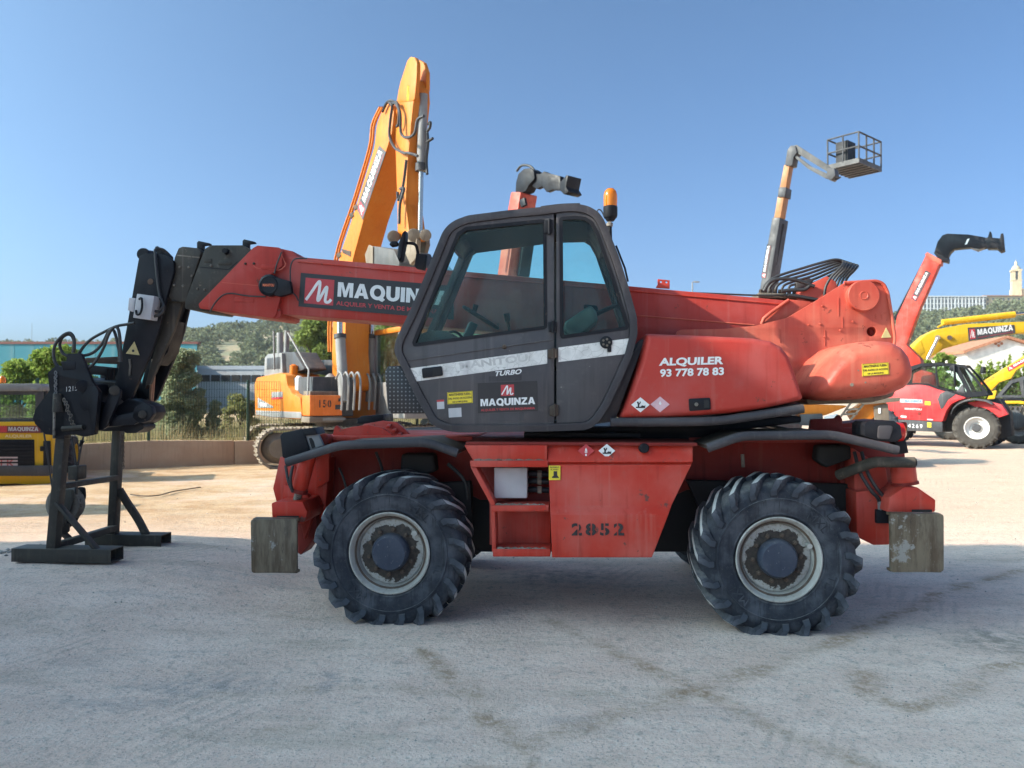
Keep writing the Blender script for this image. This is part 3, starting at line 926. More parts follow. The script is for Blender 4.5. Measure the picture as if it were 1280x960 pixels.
def rnd_open(p, r=.07, n=4):
    out = [p[0]]
    for i in range(1, len(p) - 1):
        a, b, c = Vector(p[i - 1]), Vector(p[i]), Vector(p[i + 1])
        u = (a - b).normalized(); v = (c - b).normalized()
        d = min(r, .45 * (a - b).length, .45 * (c - b).length)
        s = b + u * d; e = b + v * d
        for k in range(n + 1):
            t = k / n; q = s * (1 - t) ** 2 + b * 2 * t * (1 - t) + e * t * t
            out.append((q.x, q.y))
    out.append(p[-1]); return out

le = P(NEAR, [(358, 578), (425, 556.5), (535, 553), (572, 566.5)])
re_ = P(NEAR, [(884, 560), (926, 545), (1040, 543.5), (1122, 563)])
fender(le, BLKG, NEAR, -.45); fender(re_, BLKG, NEAR, -.45)
fender(le, BLKG, -NEAR, .60); fender(re_, BLKG, -NEAR, .60)

# deck plates over the chassis
z_deck = U(700, 553, -1.15)[1]
xa, xb = U(582, 553, -1.12)[0], U(872, 553, -1.12)[0]
MB().box(xa, xb, -1.12, 1.12, z_deck - .025, z_deck).build("deck_plate", REDD, mach, bevel=.006)
MB().box(U(400, 560, -.55)[0], xa - .02, -.57, .57, z_deck - .03, z_deck + .01).build("deck_plate", RED, mach, bevel=.006)
MB().box(xb + .02, U(1085, 553, -.55)[0], -.57, .57, z_deck - .03, z_deck + .01).build("deck_plate", REDD, mach, bevel=.006)
# grip strips on the right deck
mb = MB()
for k in range(4):
    yy = -1.02 + k * .1
    x0, x1 = U(930, 545, -1.0)[0], U(1005, 545, -1.0)[0]
    o = MB().box(x0, x1, yy, yy + .05, z_deck + .045, z_deck + .055).build("grip_strip", STEEL, mach, bevel=.002)

# step unit between the left wheel and the tank
su = MB().prism(P(-1.15, [(580, 556.5), (684, 556.5), (684, 577), (592, 577)]), -1.15, -.62).build("step_unit", RED, mach, bevel=.008)
MB().prism(P(-.88, [(612, 627), (688, 627), (688, 681), (612, 681)]), -.88, -.84).build("kick_plate", RED, su, bevel=.004)
MB().prism(P(-.84, [(600, 580), (690, 580), (690, 632), (612, 632)]), -.84, -.80).build("back_plate", REDD, su)
for q in ([(587, 576), (685, 575.5), (685, 584), (588.5, 584)], [(614, 632), (686, 631.5), (686, 639.5), (614, 639.5)], [(616, 686.5), (688, 686.5), (688, 696), (616, 696)]):
    poly = P(-1.165, q)
    st = MB().prism(poly, -1.165, -.93).build("step", RED, su, bevel=.006)
    x0 = min(p[0] for p in poly); x1 = max(p[0] for p in poly); zt = max(p[1] for p in poly)
    t_ = MB()
    n = 14; pts = []
    for k in range(n + 1):
        x = x0 + .03 + (x1 - x0 - .06) * k / n
        pts.append((x, zt - .004)); pts.append((x, zt + (.010 if k % 2 else .002)))
    top = [(x, z) for i, (x, z) in enumerate(pts) if i % 2]
    t_.prism([(top[0][0], zt - .006)] + top + [(top[-1][0], zt - .006)], -1.155, -1.14)
    t_.build("step_tread", STEEL, su)
MB().prism(P(-1.15, [(588, 584), (595, 584), (618.5, 628), (620, 690), (615, 690), (613.5, 631)]), -1.15, -.95).build("side_plate", RED, su, bevel=.004)
MB().prism(P(-1.02, [(617.5, 584.5), (659, 584.5), (659, 623), (617.5, 623)]), -1.02, -.86).build("electrical_box", GREYB, su, bevel=.010)
for zz in (592, 601, 612):
    mb = MB(); mb.tube([V(660, zz, -.92), V(668, zz, -.95), V(686, zz + 1, -.95)], .022, 10); mb.build("pipe_union", BLK, su)
    mb = MB(); mb.tube([V(672, zz + .3, -.95), V(677, zz + .4, -.95)], .031, 6); mb.build("union_nut", STEEL, su)

# fuel tank with its painted number
def tank_row(px_l, px_r, py, Y):
    a = U(px_l, py, Y); b = U(px_r, py, Y)
    return [(a[0], Y, a[1]), (b[0], Y, b[1])]
rows = [tank_row(684.5, 866, 555.5, -1.08), tank_row(684.5, 866, 577.5, -1.155), tank_row(685.5, 865, 579.5, -1.125), tank_row(685.8, 864, 581.5, -1.158), tank_row(687.5, 839.5, 632, -1.160), tank_row(688, 835.5, 643.5, -1.225), tank_row(690, 815, 697, -1.212)]
mb = MB()
for a, b in rows: mb.v += [a, b]
nb = len(rows)
for a, b in rows:
    mb.v += [(a[0], -.55, a[2]), (b[0], -.55, b[2])]
for i in range(nb - 1):
    q = 2 * i; e = 2 * nb + q
    mb.face((q, q + 1, q + 3, q + 2)); mb.face((e, e + 2, e + 3, e + 1)); mb.face((q, q + 2, e + 2, e)); mb.face((q + 1, e + 1, e + 3, q + 3))
mb.face((0, 2 * nb, 2 * nb + 1, 1)); q = 2 * nb - 2; mb.face((q, q + 1, q + 1 + 2 * nb, q + 2 * nb))
tank = mb.build("fuel_tank", RED, mach, bevel=.006, ang=20)

def quad(fr, Y, bl, br, tl):
    return [fr.U(*bl, Y), fr.U(*br, Y), fr.U(*tl, Y)]
lettering("2852", quad(M, -1.208, (714.5, 669), (780, 669), (714.5, 653.5)), -1.2265, BLACKV, tank, bold=.035, stencil=True, spacing=1.35)

def diamond(cx, cy, r, Y, mat, parent, sign=None, fr=M, y2=None):
    p = fr.P(Y, [(cx, cy - r * .82), (cx + r, cy), (cx, cy + r * .82), (cx - r, cy)])
    MB().prism(p, Y - .003, Y).build("hazard_sticker", mat, parent, smooth=False)
    u = lambda dx, dy: fr.U(cx + dx * r, cy + dy * r, Y)
    if sign == 'tree':
        mb = MB()
        mb.stroke([u(-.5, .28), u(.52, .28)], .010, Y - .0045)
        mb.build("sticker_mark", BLACKV, parent, smooth=False, fix=False)
        mb = MB(); mb.stroke([u(-.22, .28), u(-.2, -.05), u(-.32, -.34)], .012, Y - .005); mb.build("sticker_mark", BLACKV, parent, smooth=False, fix=False)
        mb = MB(); mb.stroke([u(-.2, -.0), u(-.04, -.2), u(-.02, -.36)], .008, Y - .005); mb.build("sticker_mark", BLACKV, parent, smooth=False, fix=False)
        mb = MB(); mb.flat([u(.0, .2), u(.2, .05), u(.42, .12), u(.54, .0), u(.5, .26), u(.2, .26)], Y - .005); mb.build("sticker_mark", BLACKV, parent, smooth=False, fix=False)
    if sign == 'flame':
        mb = MB(); mb.flat([u(-.14, -.05), u(-.05, -.28), u(.02, -.38), u(.08, -.2), u(.16, -.05), u(.02, .06)], Y - .005); mb.build("sticker_mark", WHITE, parent, smooth=False, fix=False)
        mb = MB(); mb.stroke([u(-.16, .14), u(.16, .14)], .008, Y - .005); mb.build("sticker_mark", WHITE, parent, smooth=False, fix=False)
        mb = MB(); mb.stroke([u(.0, .35), u(.0, .6)], .010, Y - .005); mb.build("sticker_mark", WHITE, parent, smooth=False, fix=False)
    if sign == 'faded':
        mb = MB(); mb.flat([u(-.14, -.05), u(-.05, -.28), u(.02, -.38), u(.08, -.2), u(.16, -.05), u(.02, .06)], Y - .005); mb.build("sticker_mark", WHITE, parent, smooth=False, fix=False)
diamond(732.5, 563.5, 10.5, -1.128, REDV, tank, 'flame'); diamond(758.5, 563.5, 10.5, -1.128, WHITE, tank, 'tree')
ys_ = P(-1.162, [(686, 582), (700.5, 582), (700.5, 600), (686, 600)])
MB().prism(ys_, -1.166, -1.16).build("warning_sticker", YELV, tank, smooth=False)
u_ = lambda a, b: U(a, b, -1.168)
MB().flat([u_(692, 589), u_(696.5, 589), u_(696.5, 594), u_(699, 597.5), u_(690, 597.5), u_(690, 596), u_(692, 594.5)], -1.168).build("sticker_mark", BLACKV, tank, smooth=False, fix=False)
lettering("PROHIBIDO", quad(M, -1.168, (687.5, 585.2), (699, 585.2), (687.5, 583.2)), -1.168, BLACKV, tank)
lettering("EL PASO", quad(M, -1.168, (688.5, 587.8), (698, 587.8), (688.5, 586)), -1.168, BLACKV, tank)
fx, fz = U(805, 560, -1.12)
MB().lathe([(.040, .03), (.040, -.02), (.036, -.03), (.036, -.045), (.030, -.052), (0.0001, -.053)], 20, (fx, -1.09, fz), axis='Y').build("filler_cap", BLK, tank)

# ---------------------------------------------------------------- outriggers and end blocks
# front (left) side
fo = MB().prism(P(-.80, [(352, 575), (402, 575), (398, 640), (372, 688), (338, 628), (337, 612), (346, 578)]), -.62, -.40).build("outrigger_frame", RED, mach, bevel=.008)
def outrigger(cyl0, cyl1, rc, boxpts, padpts, Yc, Yb, Yp, bend):
    c0, c1 = V(*cyl0, Yc), V(*cyl1, Yc)
    o = MB().prism(P(Yb, boxpts), Yb, Yb + .42).build("outrigger", RED, mach, bevel=.010)
    MB().cyl(c0, c1, rc, rc, 24).build("outrigger_cylinder", RED, o, bevel=.008)
    cc = c1 + (c0 - c1) * .06
    MB().cyl(cc, c1 + (c1 - c0) * .04, rc * 1.1, rc * 1.1, 24).build("cylinder_gland", REDD, o)
    MB().cyl(c1, c1 + (c1 - c0) * .35, rc * .5, rc * .5, 16).build("cylinder_rod", STEEL, o)
    p = P(Yp, padpts)
    MB().prism(rnd(p, .025, 3), Yp, Yp + .022).build("foot_pad", PADM, o, bevel=.004)
    x0 = min(q[0] for q in p); x1 = max(q[0] for q in p); z0 = min(q[1] for q in p); z1 = max(q[1] for q in p)
    MB().box(x0 + .01, x1 - .01, Yp + .022, Yp + .09, z0 + .0, z0 + .02).build("foot_flange", PADM, o, bevel=.003)
    MB().box(x0 + .01, x1 - .01, Yp + .022, Yp + .09, z1 - .02, z1).build("foot_flange", PADM, o, bevel=.003)
    MB().cyl((.5 * (x0 + x1), Yp + .02, .5 * (z0 + z1) + .08), (.5 * (x0 + x1), Yp + .35, .5 * (z0 + z1) + .12), .06, .06, 14).build("foot_joint", REDD, o)
    return o
outrigger((386, 568), (374, 614), .062, [(339, 629), (345, 627), (378, 627), (384, 640), (382, 650), (376, 655), (340, 652)], [(313, 649), (371, 649), (371.5, 716), (314, 716.5)], -.90, -1.02, -1.17, 0)
MB().prism(P(-1.03, [(346, 645), (373, 645), (373, 651), (346, 651)]), -1.035, -.99).build("slot", DARK, mach)
MB().prism(P(-.70, [(372, 640), (395, 640), (396, 668), (376, 694), (371, 690)]), -.70, -.45).build("outrigger_arm", REDD, mach, bevel=.006)
MB().prism(P(-.78, [(355, 605), (384, 618), (392, 640), (380, 675), (372, 640), (352, 628)]), -.78, -.70).build("outrigger_bracket", RED, mach, bevel=.006)
px_, pz_ = U(356, 610, -.80)
MB().cyl((px_, -.635, pz_), (px_, -.60, pz_), .018, n=14).build("bolt_hole", DARK, mach)
MB().prism(P(-.7, [(337, 612), (346, 572), (360, 572), (372, 600), (372, 627), (341, 628)]), -.63, -.61).build("outrigger_plate", RED, mach, bevel=.005)
mb = MB(); mb.tube(smooth_path([V(357, 582, -.98), V(360, 600, -1.0), V(365, 613, -.98)]), .012); mb.build("hose", HOSE, mach)
mb = MB(); mb.tube(smooth_path([V(366, 582, -.98), V(363, 600, -1.0), V(366, 615, -.96)]), .012); mb.build("hose", HOSE, mach)
mb = MB(); mb.tube(smooth_path([V(424, 585, -.70), V(430, 600, -.72), V(433, 620, -.70), V(428, 650, -.66)]), .01); mb.build("hose", HOSE, mach)
# lamp box on the front left corner
lb = MB().prism(rnd(P(-1.0, [(350, 545), (353, 541), (378, 536), (387, 563), (360, 574), (353, 572)]), .01, 2), -1.0, -.72).build("lamp_guard", BLK, mach, bevel=.006)
MB().prism(P(-1.0, [(379, 544), (396, 542), (403, 557), (386, 563)]), -.98, -.94).build("lamp_bracket", LGREY, lb, bevel=.003)
MB().prism(P(-1.0, [(377.5, 536.5), (393, 534.5), (397, 543), (380, 545)]), -1.0, -.8).build("guard_lip", BLK, lb, bevel=.003)
MB().prism(rnd(P(-.985, [(386, 548), (389, 547), (392, 552), (394, 559), (390, 561), (388, 555)]), .006, 2), -.985, -.975).build("bracket_slot", DARK, lb)
MB().prism(P(.35, [(447, 523), (452, 520), (479, 518), (480, 528), (446, 530)]), .35, .75).build("lamp_guard", BLK, mach, bevel=.008)
# red brackets on the front deck
fb = MB().prism(rnd(P(-.45, [(414, 556), (417, 537), (420, 531), (424, 535), (426, 537), (440, 533.5), (460, 531), (478, 535), (492, 545), (505, 552), (505, 556)]), .03, 4), -.45, -.40).build("boom_rest", RED, mach, bevel=.005)
MB().prism(rnd(P(-.20, [(440, 556), (445, 538), (455, 530), (478, 526), (496, 528), (515, 545), (520, 556)]), .03, 4), -.20, -.15).build("boom_rest", RED, mach, bevel=.005)
for k in range(3):
    MB().beam(V(487 + k * 7, 531 + k * 5, -.2), V(485 + k * 7, 534 + k * 5, -.42), .03, .02).build("rest_rung", RED, mach, bevel=.003)
MB().cyl(V(404, 549, -.75), V(410, 549, -.55), .045, .045, 16).build("hydraulic_knob", RED, mach, bevel=.01)
MB().prism(P(-.60, [(398, 560), (414, 548), (414, 600), (398, 610)]), -.66, -.60).build("side_plate", RED, mach, bevel=.005)

# rear (right) side
outrigger((1127, 573), (1131, 604), .088, [(1112, 622), (1130, 609), (1147, 609), (1170, 625), (1169.5, 640), (1118, 643), (1110, 640)], [(1112, 642), (1180, 642.5), (1180, 715), (1113, 715.5)], -.85, -1.0, -1.17, 0)
MB().prism(P(-1.005, [(1140, 637), (1165, 637), (1165, 642.5), (1140, 642.5)]), -1.006, -.96).build("slot", DARK, mach)
op = MB().prism(P(-.80, [(1070, 615), (1095, 612), (1112, 622), (1112, 681), (1092, 681.5), (1071, 670)]), -.80, -.50).build("outrigger_frame", RED, mach, bevel=.008)
MB().prism(P(-.72, [(1066, 560), (1090, 575), (1108, 585), (1112, 612), (1068, 613)]), -.72, -.45).build("rear_block", RED, mach, bevel=.012)
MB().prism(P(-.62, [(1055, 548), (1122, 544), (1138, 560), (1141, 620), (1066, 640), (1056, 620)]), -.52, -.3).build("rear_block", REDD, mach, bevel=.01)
MB().prism(P(-.83, [(1095, 637), (1113, 637), (1113, 654), (1095, 654)]), -.84, -.80).build("valve_block", BLK, mach, bevel=.005)
for dx in (0, 9):
    mb = MB(); mb.tube(smooth_path([V(1068 + dx, 565, -.76), V(1075 + dx, 590, -.84), V(1088 + dx, 612, -.87), V(1098 + dx, 624, -.85), V(1100 + dx, 638, -.82)]), .014); mb.build("hose", HOSE, mach)
    MB().cyl(V(1099.5 + dx, 626, -.845), V(1100.5 + dx, 639, -.82), .017, n=10).build("hose_fitting", LGREY, mach)
mb = MB(); mb.tube(rnd3([V(1048, 594, -.75), V(1090, 577.5, -.98), V(1143, 578, -1.02)]) if 'rnd3' in globals() else [V(1048, 594, -.75), V(1088, 579, -.97), V(1096, 577.5, -.99), V(1143, 578, -1.02)], .040, 16, True)
ex = mb.build("exhaust_pipe", BLKG, mach, ang=60)
mb = MB(); e1 = V(1143.5, 578, -1.02); mb.cyl(e1, e1 + Vector((.004, 0, 0)), .031, .031, 16); mb.build("pipe_bore", DARK, ex)
# rear lamp cluster
tl = MB().prism(rnd(P(-1.05, [(1080, 531), (1084, 527), (1118, 526), (1126, 532), (1128, 548), (1118, 553), (1098, 551), (1080, 545)]), .02, 3), -1.05, -.80).build("lamp_guard", BLK, mach, bevel=.006)
MB().prism(rnd(P(-1.06, [(1098, 532), (1117, 532), (1112, 549), (1097, 549)]), .02, 3), -1.065, -1.04).build("guard_rib", CABG, tl, bevel=.006)
mb = MB(); c = V(1121, 540, -.93); mb.lathe([(0.0001, .06), (.04, .056), (.068, .036), (.072, .0)], 20, c, axis='X'); mb.build("tail_lamp", REDL, tl)
MB().prism(P(-.95, [(1118, 553), (1131, 544), (1136, 566), (1124, 568)]), -.95, -.85).build("lamp_bracket", BLK, mach, bevel=.004)
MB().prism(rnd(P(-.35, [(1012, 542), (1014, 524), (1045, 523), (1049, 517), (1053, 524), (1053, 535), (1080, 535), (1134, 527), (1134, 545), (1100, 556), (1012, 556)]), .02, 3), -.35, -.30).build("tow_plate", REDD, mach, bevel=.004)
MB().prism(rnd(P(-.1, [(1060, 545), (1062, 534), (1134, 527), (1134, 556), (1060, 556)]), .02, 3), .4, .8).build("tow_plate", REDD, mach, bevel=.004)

# ---------------------------------------------------------------- turret
tz = U(700, 541, -.6)[1]
MB().cyl((U(735, 545, 0)[0], .1, z_deck - .01), (U(735, 545, 0)[0], .1, z_deck + .09), .50, .48, 40).build("slewing_ring", BLK, mach)
tf = MB().prism(P(-.55, [(655, 552), (655, 538), (760, 534), (1002, 520), (1002, 528), (900, 541), (860, 552)]), -.55, .75).build("turret_base", BLK, mach, bevel=.012)
MB().box(U(655, 548, -.7)[0], U(800, 548, -.7)[0], -.72, .72, z_deck + .012, z_deck + .055).build("slewing_guard", BLK, mach, bevel=.01)
# side plates of the turret tower
tp = [(845, 412), (905, 411), (945, 407), (985, 397), (1030, 370), (1044, 361), (1056, 353.5), (1066, 351.5), (1097, 351), (1105, 354), (1110, 364), (1116, 400), (1119.5, 424), (1119, 440), (1112, 496), (845, 498)]
hole = circ(*U(1089.5, 414.5, -.24), .040, 24)
tpl = rnd(P(-.24, tp), .06, 4)
MB().holed(tpl, [hole], -.24, -.19).build("turret", RED2, mach, bevel=.004)
MB().prism(tpl, .49, .54).build("turret_plate", RED2, mach, bevel=.004)
# welded edge flange
edge = P(-.26, [(1056, 353.2), (1097, 350.8), (1105, 354), (1110.5, 364), (1116.5, 400), (1120, 424), (1117, 436)])
mb = MB(); mb.tube([(x, -.245, z) for x, z in rnd_open(edge, .05)], .014, 8); mb.build("edge_flange", RED2, mach, ang=60)
MB().prism(rnd(P(-.2, [(1044, 361), (1097, 351), (1110, 364), (1118, 424), (1090, 424), (1080, 380)]), .03, 3), -.188, .488).build("turret_spine", REDD, mach)
pv = V(1076.5, 370.5, -.24)
MB().lathe([(.128, .0), (.128, -.055), (.122, -.062), (0.0001, -.062)], 36, pv).build("pivot_cap", RED2, mach, ang=30)
MB().lathe([(.036, .0), (.036, -.066), (.031, -.068), (.026, -.064), (0.0001, -.064)], 24, pv).build("pivot_pin", RED2, mach, ang=30)
tt = P(-.242, [(1107.5, 409.5), (1113.8, 421.8), (1101.6, 422.4)])
MB().prism(tt, -.246, -.238).build("warning_triangle", YELT, mach, smooth=False)
for (a, b) in ((1028, 382.5), (1025, 405), (1066, 402), (1050, 413), (1031, 421), (1011, 406)):
    c = V(a, b, -.24); MB().lathe([(0.0001, -.012), (.009, -.010), (.010, 0)], 8, c).build("plate_bolt", RED2, mach)
for (a, b, c, d) in ((975, 411, 975, 428), (1031, 412, 1031, 432), (1048, 372, 1048, 395), (1053, 396, 1053, 410), (1095, 392, 1095, 399), (1102, 392, 1102, 399), (1106, 392, 1112, 391)):
    p0, p1 = V(a, b, -.241), V(c, d, -.241)
    MB().beam(p0, p1, .008, .004).build("weld_seam", RED2, mach)
# boom foot seen over the plate
bf = MB().prism(P(-.06, [(992, 385), (1003, 362), (1020, 352), (1034, 345), (1045, 352), (1060, 400), (1000, 410)]), -.06, .36).build("boom_foot", RED2, mach, bevel=.008)
MB().prism(P(-.08, [(952, 402), (956, 396), (985, 374), (1012, 377), (1022, 381), (985, 400), (960, 409)]), -.085, -.06).build("boom_gusset", RED2, mach, bevel=.004)
mb = MB(); mb.tube([V(952, 405, -.10), V(955, 398, -.11), V(962, 392, -.11), V(986, 375, -.10)], .016, 10); mb.build("gusset_edge", RED2, mach, ang=60)

# ---------------------------------------------------------------- counterweight
cwp = P(-.70, [(1003, 496), (1008, 480), (1016, 466), (1030, 448), (1046, 435), (1062, 429.5), (1082, 427.5), (1101, 429), (1114, 436), (1122, 447), (1126.5, 463), (1126, 476), (1117, 486), (1096, 494.5), (1060, 499.5), (1025, 501)])
cwp = rnd(cwp, .08, 3)
cw = MB().pillow(cwp, -1.04, .9, .22, 8, fat=.62).build("counterweight", RED2, mach, ang=60)
MB().prism(P(-.6, [(1008, 499), (1100, 496), (1120, 488), (1116, 496), (1090, 503), (1010, 506)]), -.6, .8).build("counterweight_tray", DUSTY, mach, bevel=.01)
def warn_sticker(pts, Y, parent, fr=M, lines=("MANTENERSE FUERA", "DEL RADIO DE ACCIÓN", "DE LA MÁQUINA"), rake=0.0):
    """yellow sticker with three printed lines: pts are TL, TR, BR, BL in pixels"""
    tl_, tr_, br_, bl_ = [Vector(fr.U(*q, Y)) for q in pts]
    MB().prism([tuple(tl_), tuple(tr_), tuple(br_), tuple(bl_)], Y, Y + .004).build("warning_sticker", YELV, parent, smooth=False)
    fr_ = [(b - a).normalized() * .006 for a, b in ((tl_, br_), (tr_, bl_), (br_, tl_), (bl_, tr_))]
    ring = [q + d for q, d in zip((tl_, tr_, br_, bl_), fr_)]
    MB().stroke([tuple(q) for q in ring + [ring[0]]], .003, Y - .0008).build("sticker_border", BLACKV, parent, smooth=False, fix=False)
    for k, s in enumerate(lines):
        m = (.07, .05, .2)[k]
        t0 = (.12 + k * .30); t1 = t0 + .20
        L0 = tl_ + (bl_ - tl_) * t1; R0 = tr_ + (br_ - tr_) * t1; L1 = tl_ + (bl_ - tl_) * t0; R1 = tr_ + (br_ - tr_) * t0
        lettering(s, [tuple(L0 + (R0 - L0) * m), tuple(L0 + (R0 - L0) * (1 - m)), tuple(L1 + (R1 - L1) * m)], Y - .001, BLACKV, parent, bold=.03)
warn_sticker([(1077.5, 455), (1110.5, 452.8), (1111.5, 468), (1078, 470.5)], -1.046, cw)
for (a, b, r) in ((1065, 481, .013), (1073, 463, .006), (1082, 478, .007)):
    c = V(a, b, -1.043); MB().prism(circ(c.x, c.z, r, 9), -1.043, -1.03).build("paint_chip", DUSTY, cw)

# ---------------------------------------------------------------- engine hood
hp = P(-1.05, [(772.5, 523.5), (778, 512), (789, 482), (799, 450), (806, 419), (807.5, 417.5), (840, 418.5), (900, 421), (940, 423), (962, 427), (975, 434), (984, 446), (990, 462), (996, 480), (1001.5, 497), (1000, 500), (985, 504), (952, 511), (915, 516.5), (870, 520), (820, 522.5)])
hd = MB().pillow(rnd(hp, .02, 3), -1.15, -.27, .10, 6, fat=.55).build("engine_hood", RED3, mach, ang=50)
HY = -1.155
lettering("ALQUILER", quad(M, HY, (823.5, 459), (904, 457), (824.5, 447.5)), HY, WHITE, hd, bold=.04)
lettering("93 778 78 83", quad(M, HY, (825, 471.5), (905, 469), (825, 461.5)), HY, WHITE, hd, bold=.035)
diamond(800.5, 506, 11.5, -1.1525, WHITE, hd, 'tree'); diamond(825, 505.5, 12, -1.1525, PINKV, hd, 'faded')
MB().prism(rnd(P(-1.152, [(860.5, 498.5), (887.5, 497), (888.5, 512), (861.5, 514)]), .01, 3), -1.162, -1.14).build("hood_latch", BLK, hd, bevel=.003)
MB().prism(P(-1.165, [(880, 500), (886, 499.5), (886.5, 509.5), (880.5, 510)]), -1.166, -1.16).build("latch_pocket", DARK, hd)
c = V(870.5, 505.5, -1.164); MB().lathe([(0.0001, -.008), (.012, -.006), (.014, 0)], 14, c).build("latch_lock", STEEL, hd)
mb = MB(); mb.tube(smooth_path([V(763, 527.5, -1.12), V(830, 527.5, -1.12), V(893, 526, -1.12), V(935, 521, -1.12), V(1004, 510.5, -1.12)], 4), .034, 12); mb.build("side_rail", CABG, mach, ang=60)
MB().prism(P(-1.0, [(768, 526), (806, 425), (800, 425), (776, 470), (752, 520), (745, 530)]), -1.04, -.35).build("bulkhead", CABG, mach, bevel=.004)
MB().prism(P(-.95, [(790, 527), (900, 521), (1000, 503), (1002, 512), (960, 520), (900, 528)]), -.95, -.3).build("hood_tray", BLK, mach, bevel=.006)

# ---------------------------------------------------------------- boom
BY = -.07
def line_y(px, a, b):
    return a[1] + (b[1] - a[1]) * (px - a[0]) / (b[0] - a[0])
bp = P(BY, [(340, 318), (366, 320.5), (526, 334.5), (790, 358), (940, 371.5), (1030, 380), (1030, 455), (850, 436), (500, 404), (345, 392)])
bm_ = MB().prism(rnd(bp, .03, 3), BY, .37)
boom = bm_.build("boom", RED3, mach, bevel=.012)
# top ridge and weld line on the flank
MB().prism(P(BY, [(384, 322.5), (526, 333.5), (790, 356), (939, 370), (939, 373), (790, 359.5), (526, 336.5), (384, 325)]), .02, .28).build("boom_ridge", RED3, boom, bevel=.004)
mb = MB(); mb.tube([V(790, 394, BY), V(900, 403, BY), V(943, 406.5, BY)], .007, 6); mb.build("weld_seam", RED2, boom)
mb = MB(); mb.tube([V(372, 359, BY), V(520, 372, BY)], .005, 6); mb.build("weld_seam", RED, boom)
mb = MB(); mb.tube([V(372, 327, BY - .004), V(500, 339, BY - .004), V(790, 364, BY - .004), V(985, 381, BY - .004)], .006, 6); mb.build("weld_seam", RED, boom)
MB().holed(P(-.02, [(820.5, 358), (822, 356), (822, 349), (837, 350.5), (837, 361), (820, 360)]), [circ(*U(826, 352.5, -.02), .010, 8), circ(*U(833, 353, -.02), .010, 8)], -.03, -.01).build("boom_bracket", RED, boom, bevel=.002)
# end collar with its slanting front
col = rnd(P(-.13, [(249, 385.5), (247, 380), (315, 310), (321, 306.5), (348, 309), (352, 313), (352, 332), (336, 345), (350, 372), (344, 394), (340, 397.5), (320, 395)]), .02, 3)
bc = MB().prism(col, -.12, .42).build("boom_collar", RED3, mach, bevel=.008)
MB().prism(rnd(P(-.1, [(346, 309), (364, 313), (369, 318), (369, 329), (346, 327)]), .01, 2), -.06, .36).build("collar_step", RED3, bc, bevel=.006)
MB().prism(rnd(P(-.1, [(330, 397), (347, 377), (351, 390), (350, 397), (345, 398.5)]), .01, 2), -.10, .40).build("collar_skid", RED3, bc, bevel=.006)
for q in ([(326, 330), (346, 331), (346, 337), (325, 336)], [(293, 371.5), (318, 373.5), (316, 378.5), (291, 377)]):
    MB().prism(rnd(P(-.13, q), .014, 4), -.127, -.12).build("collar_boss", RED3, bc, bevel=.003)
for q in ([(318, 326), (328, 338), (353, 339), (358, 330)],):
    pts = P(-.13, [(316, 331), (320, 335), (350, 337.5), (357, 331), (351, 317)])
    MB().stroke(rnd_open(pts, .02), .008, -.1215).build("weld_seam", RED2, bc, fix=False)
for (a, b) in ((307, 329.5), (317.5, 329.5)):
    c = V(a, b, -.12); MB().lathe([(0.0001, -.014), (.010, -.012), (.012, 0)], 8, c).build("collar_bolt", RUST, bc)
pts = P(-.125, [(277, 353), (335, 358)]); MB().stroke(pts, .007, -.1215).build("weld_seam", RED2, bc, fix=False)
# cable drum
dc = V(339, 357.5, -.13)
dr = MB().lathe([(.098, .02), (.098, -.05), (.088, -.06), (.075, -.066), (.07, -.062), (0.0001, -.062)], 36, dc)
dr = dr.build("cable_drum", BLK, bc, ang=30)
MB().prism(rnd(P(-.16, [(346, 347), (364, 352), (366, 367), (352, 371), (344, 370)]), .01, 2), -.19, -.13).build("drum_arm", BLK, bc, bevel=.006)
for k in range(8):
    a = k * pi / 4; MB().lathe([(0.0001, -.05), (.007, -.05), (.007, -.02)], 6, dc + Vector((.093 * cos(a), 0, .093 * sin(a)))).build("drum_bolt", STEEL, bc)
ly = dc.y - .0632
l0 = Vector((dc.x - .052, dc.z - .012)); lettering("MANITOU", [tuple(l0), (dc.x + .052, dc.z - .015), (dc.x - .052, dc.z + .013)], ly, ORGV, bc, bold=.03)
for pts in ([(343, 342), (346, 330), (352, 315)], [(363, 352), (363, 335), (366, 326), (372, 323), (384, 323)], [(332, 371), (310, 370), (284, 367), (270, 377), (262, 391)], [(366, 366), (370, 370), (373, 376)]):
    mb = MB(); mb.tube(smooth_path([V(a, b, -.15) for a, b in pts]), .007, 6); mb.build("drum_cable", HOSE, bc)
# inner telescopes
def section(name, pts, y0, y1, mat, bolts=()):
    o = MB().prism(rnd(P(y0, pts), .02, 3), y0, y1).build(name, mat, mach, bevel=.008)
    for (a, b) in bolts:
        c = V(a, b, y0); MB().lathe([(0.0001, -.014), (.010, -.012), (.012, 0)], 8, c).build("section_bolt", STEEL, o)
    return o
s2 = section("boom_section", [(231, 386), (231, 377), (256, 311), (263, 306.5), (303, 306.5), (320, 316), (262, 390)], -.09, .39, BLKG, ((264, 332), (247, 361), (256, 362)))
MB().prism(rnd(P(-.09, [(256, 323), (265, 323), (265, 328), (254, 328)]), .01, 2), -.095, -.09).build("section_boss", BLKG, s2, bevel=.002)
MB().prism(rnd(P(-.09, [(274, 326), (289, 326.5), (289, 331), (272, 331)]), .01, 2), -.097, -.09).build("section_boss", BLKG, s2, bevel=.002)
c = V(283, 314.5, -.09); MB().lathe([(0.0001, -.04), (.025, -.04), (.03, 0)], 6, c).build("section_pin", BLK, s2)
pts = P(-.09, [(250, 334), (286, 337), (297, 327)]); MB().stroke(pts, .007, -.0915).build("weld_seam", BLK, s2, fix=False)
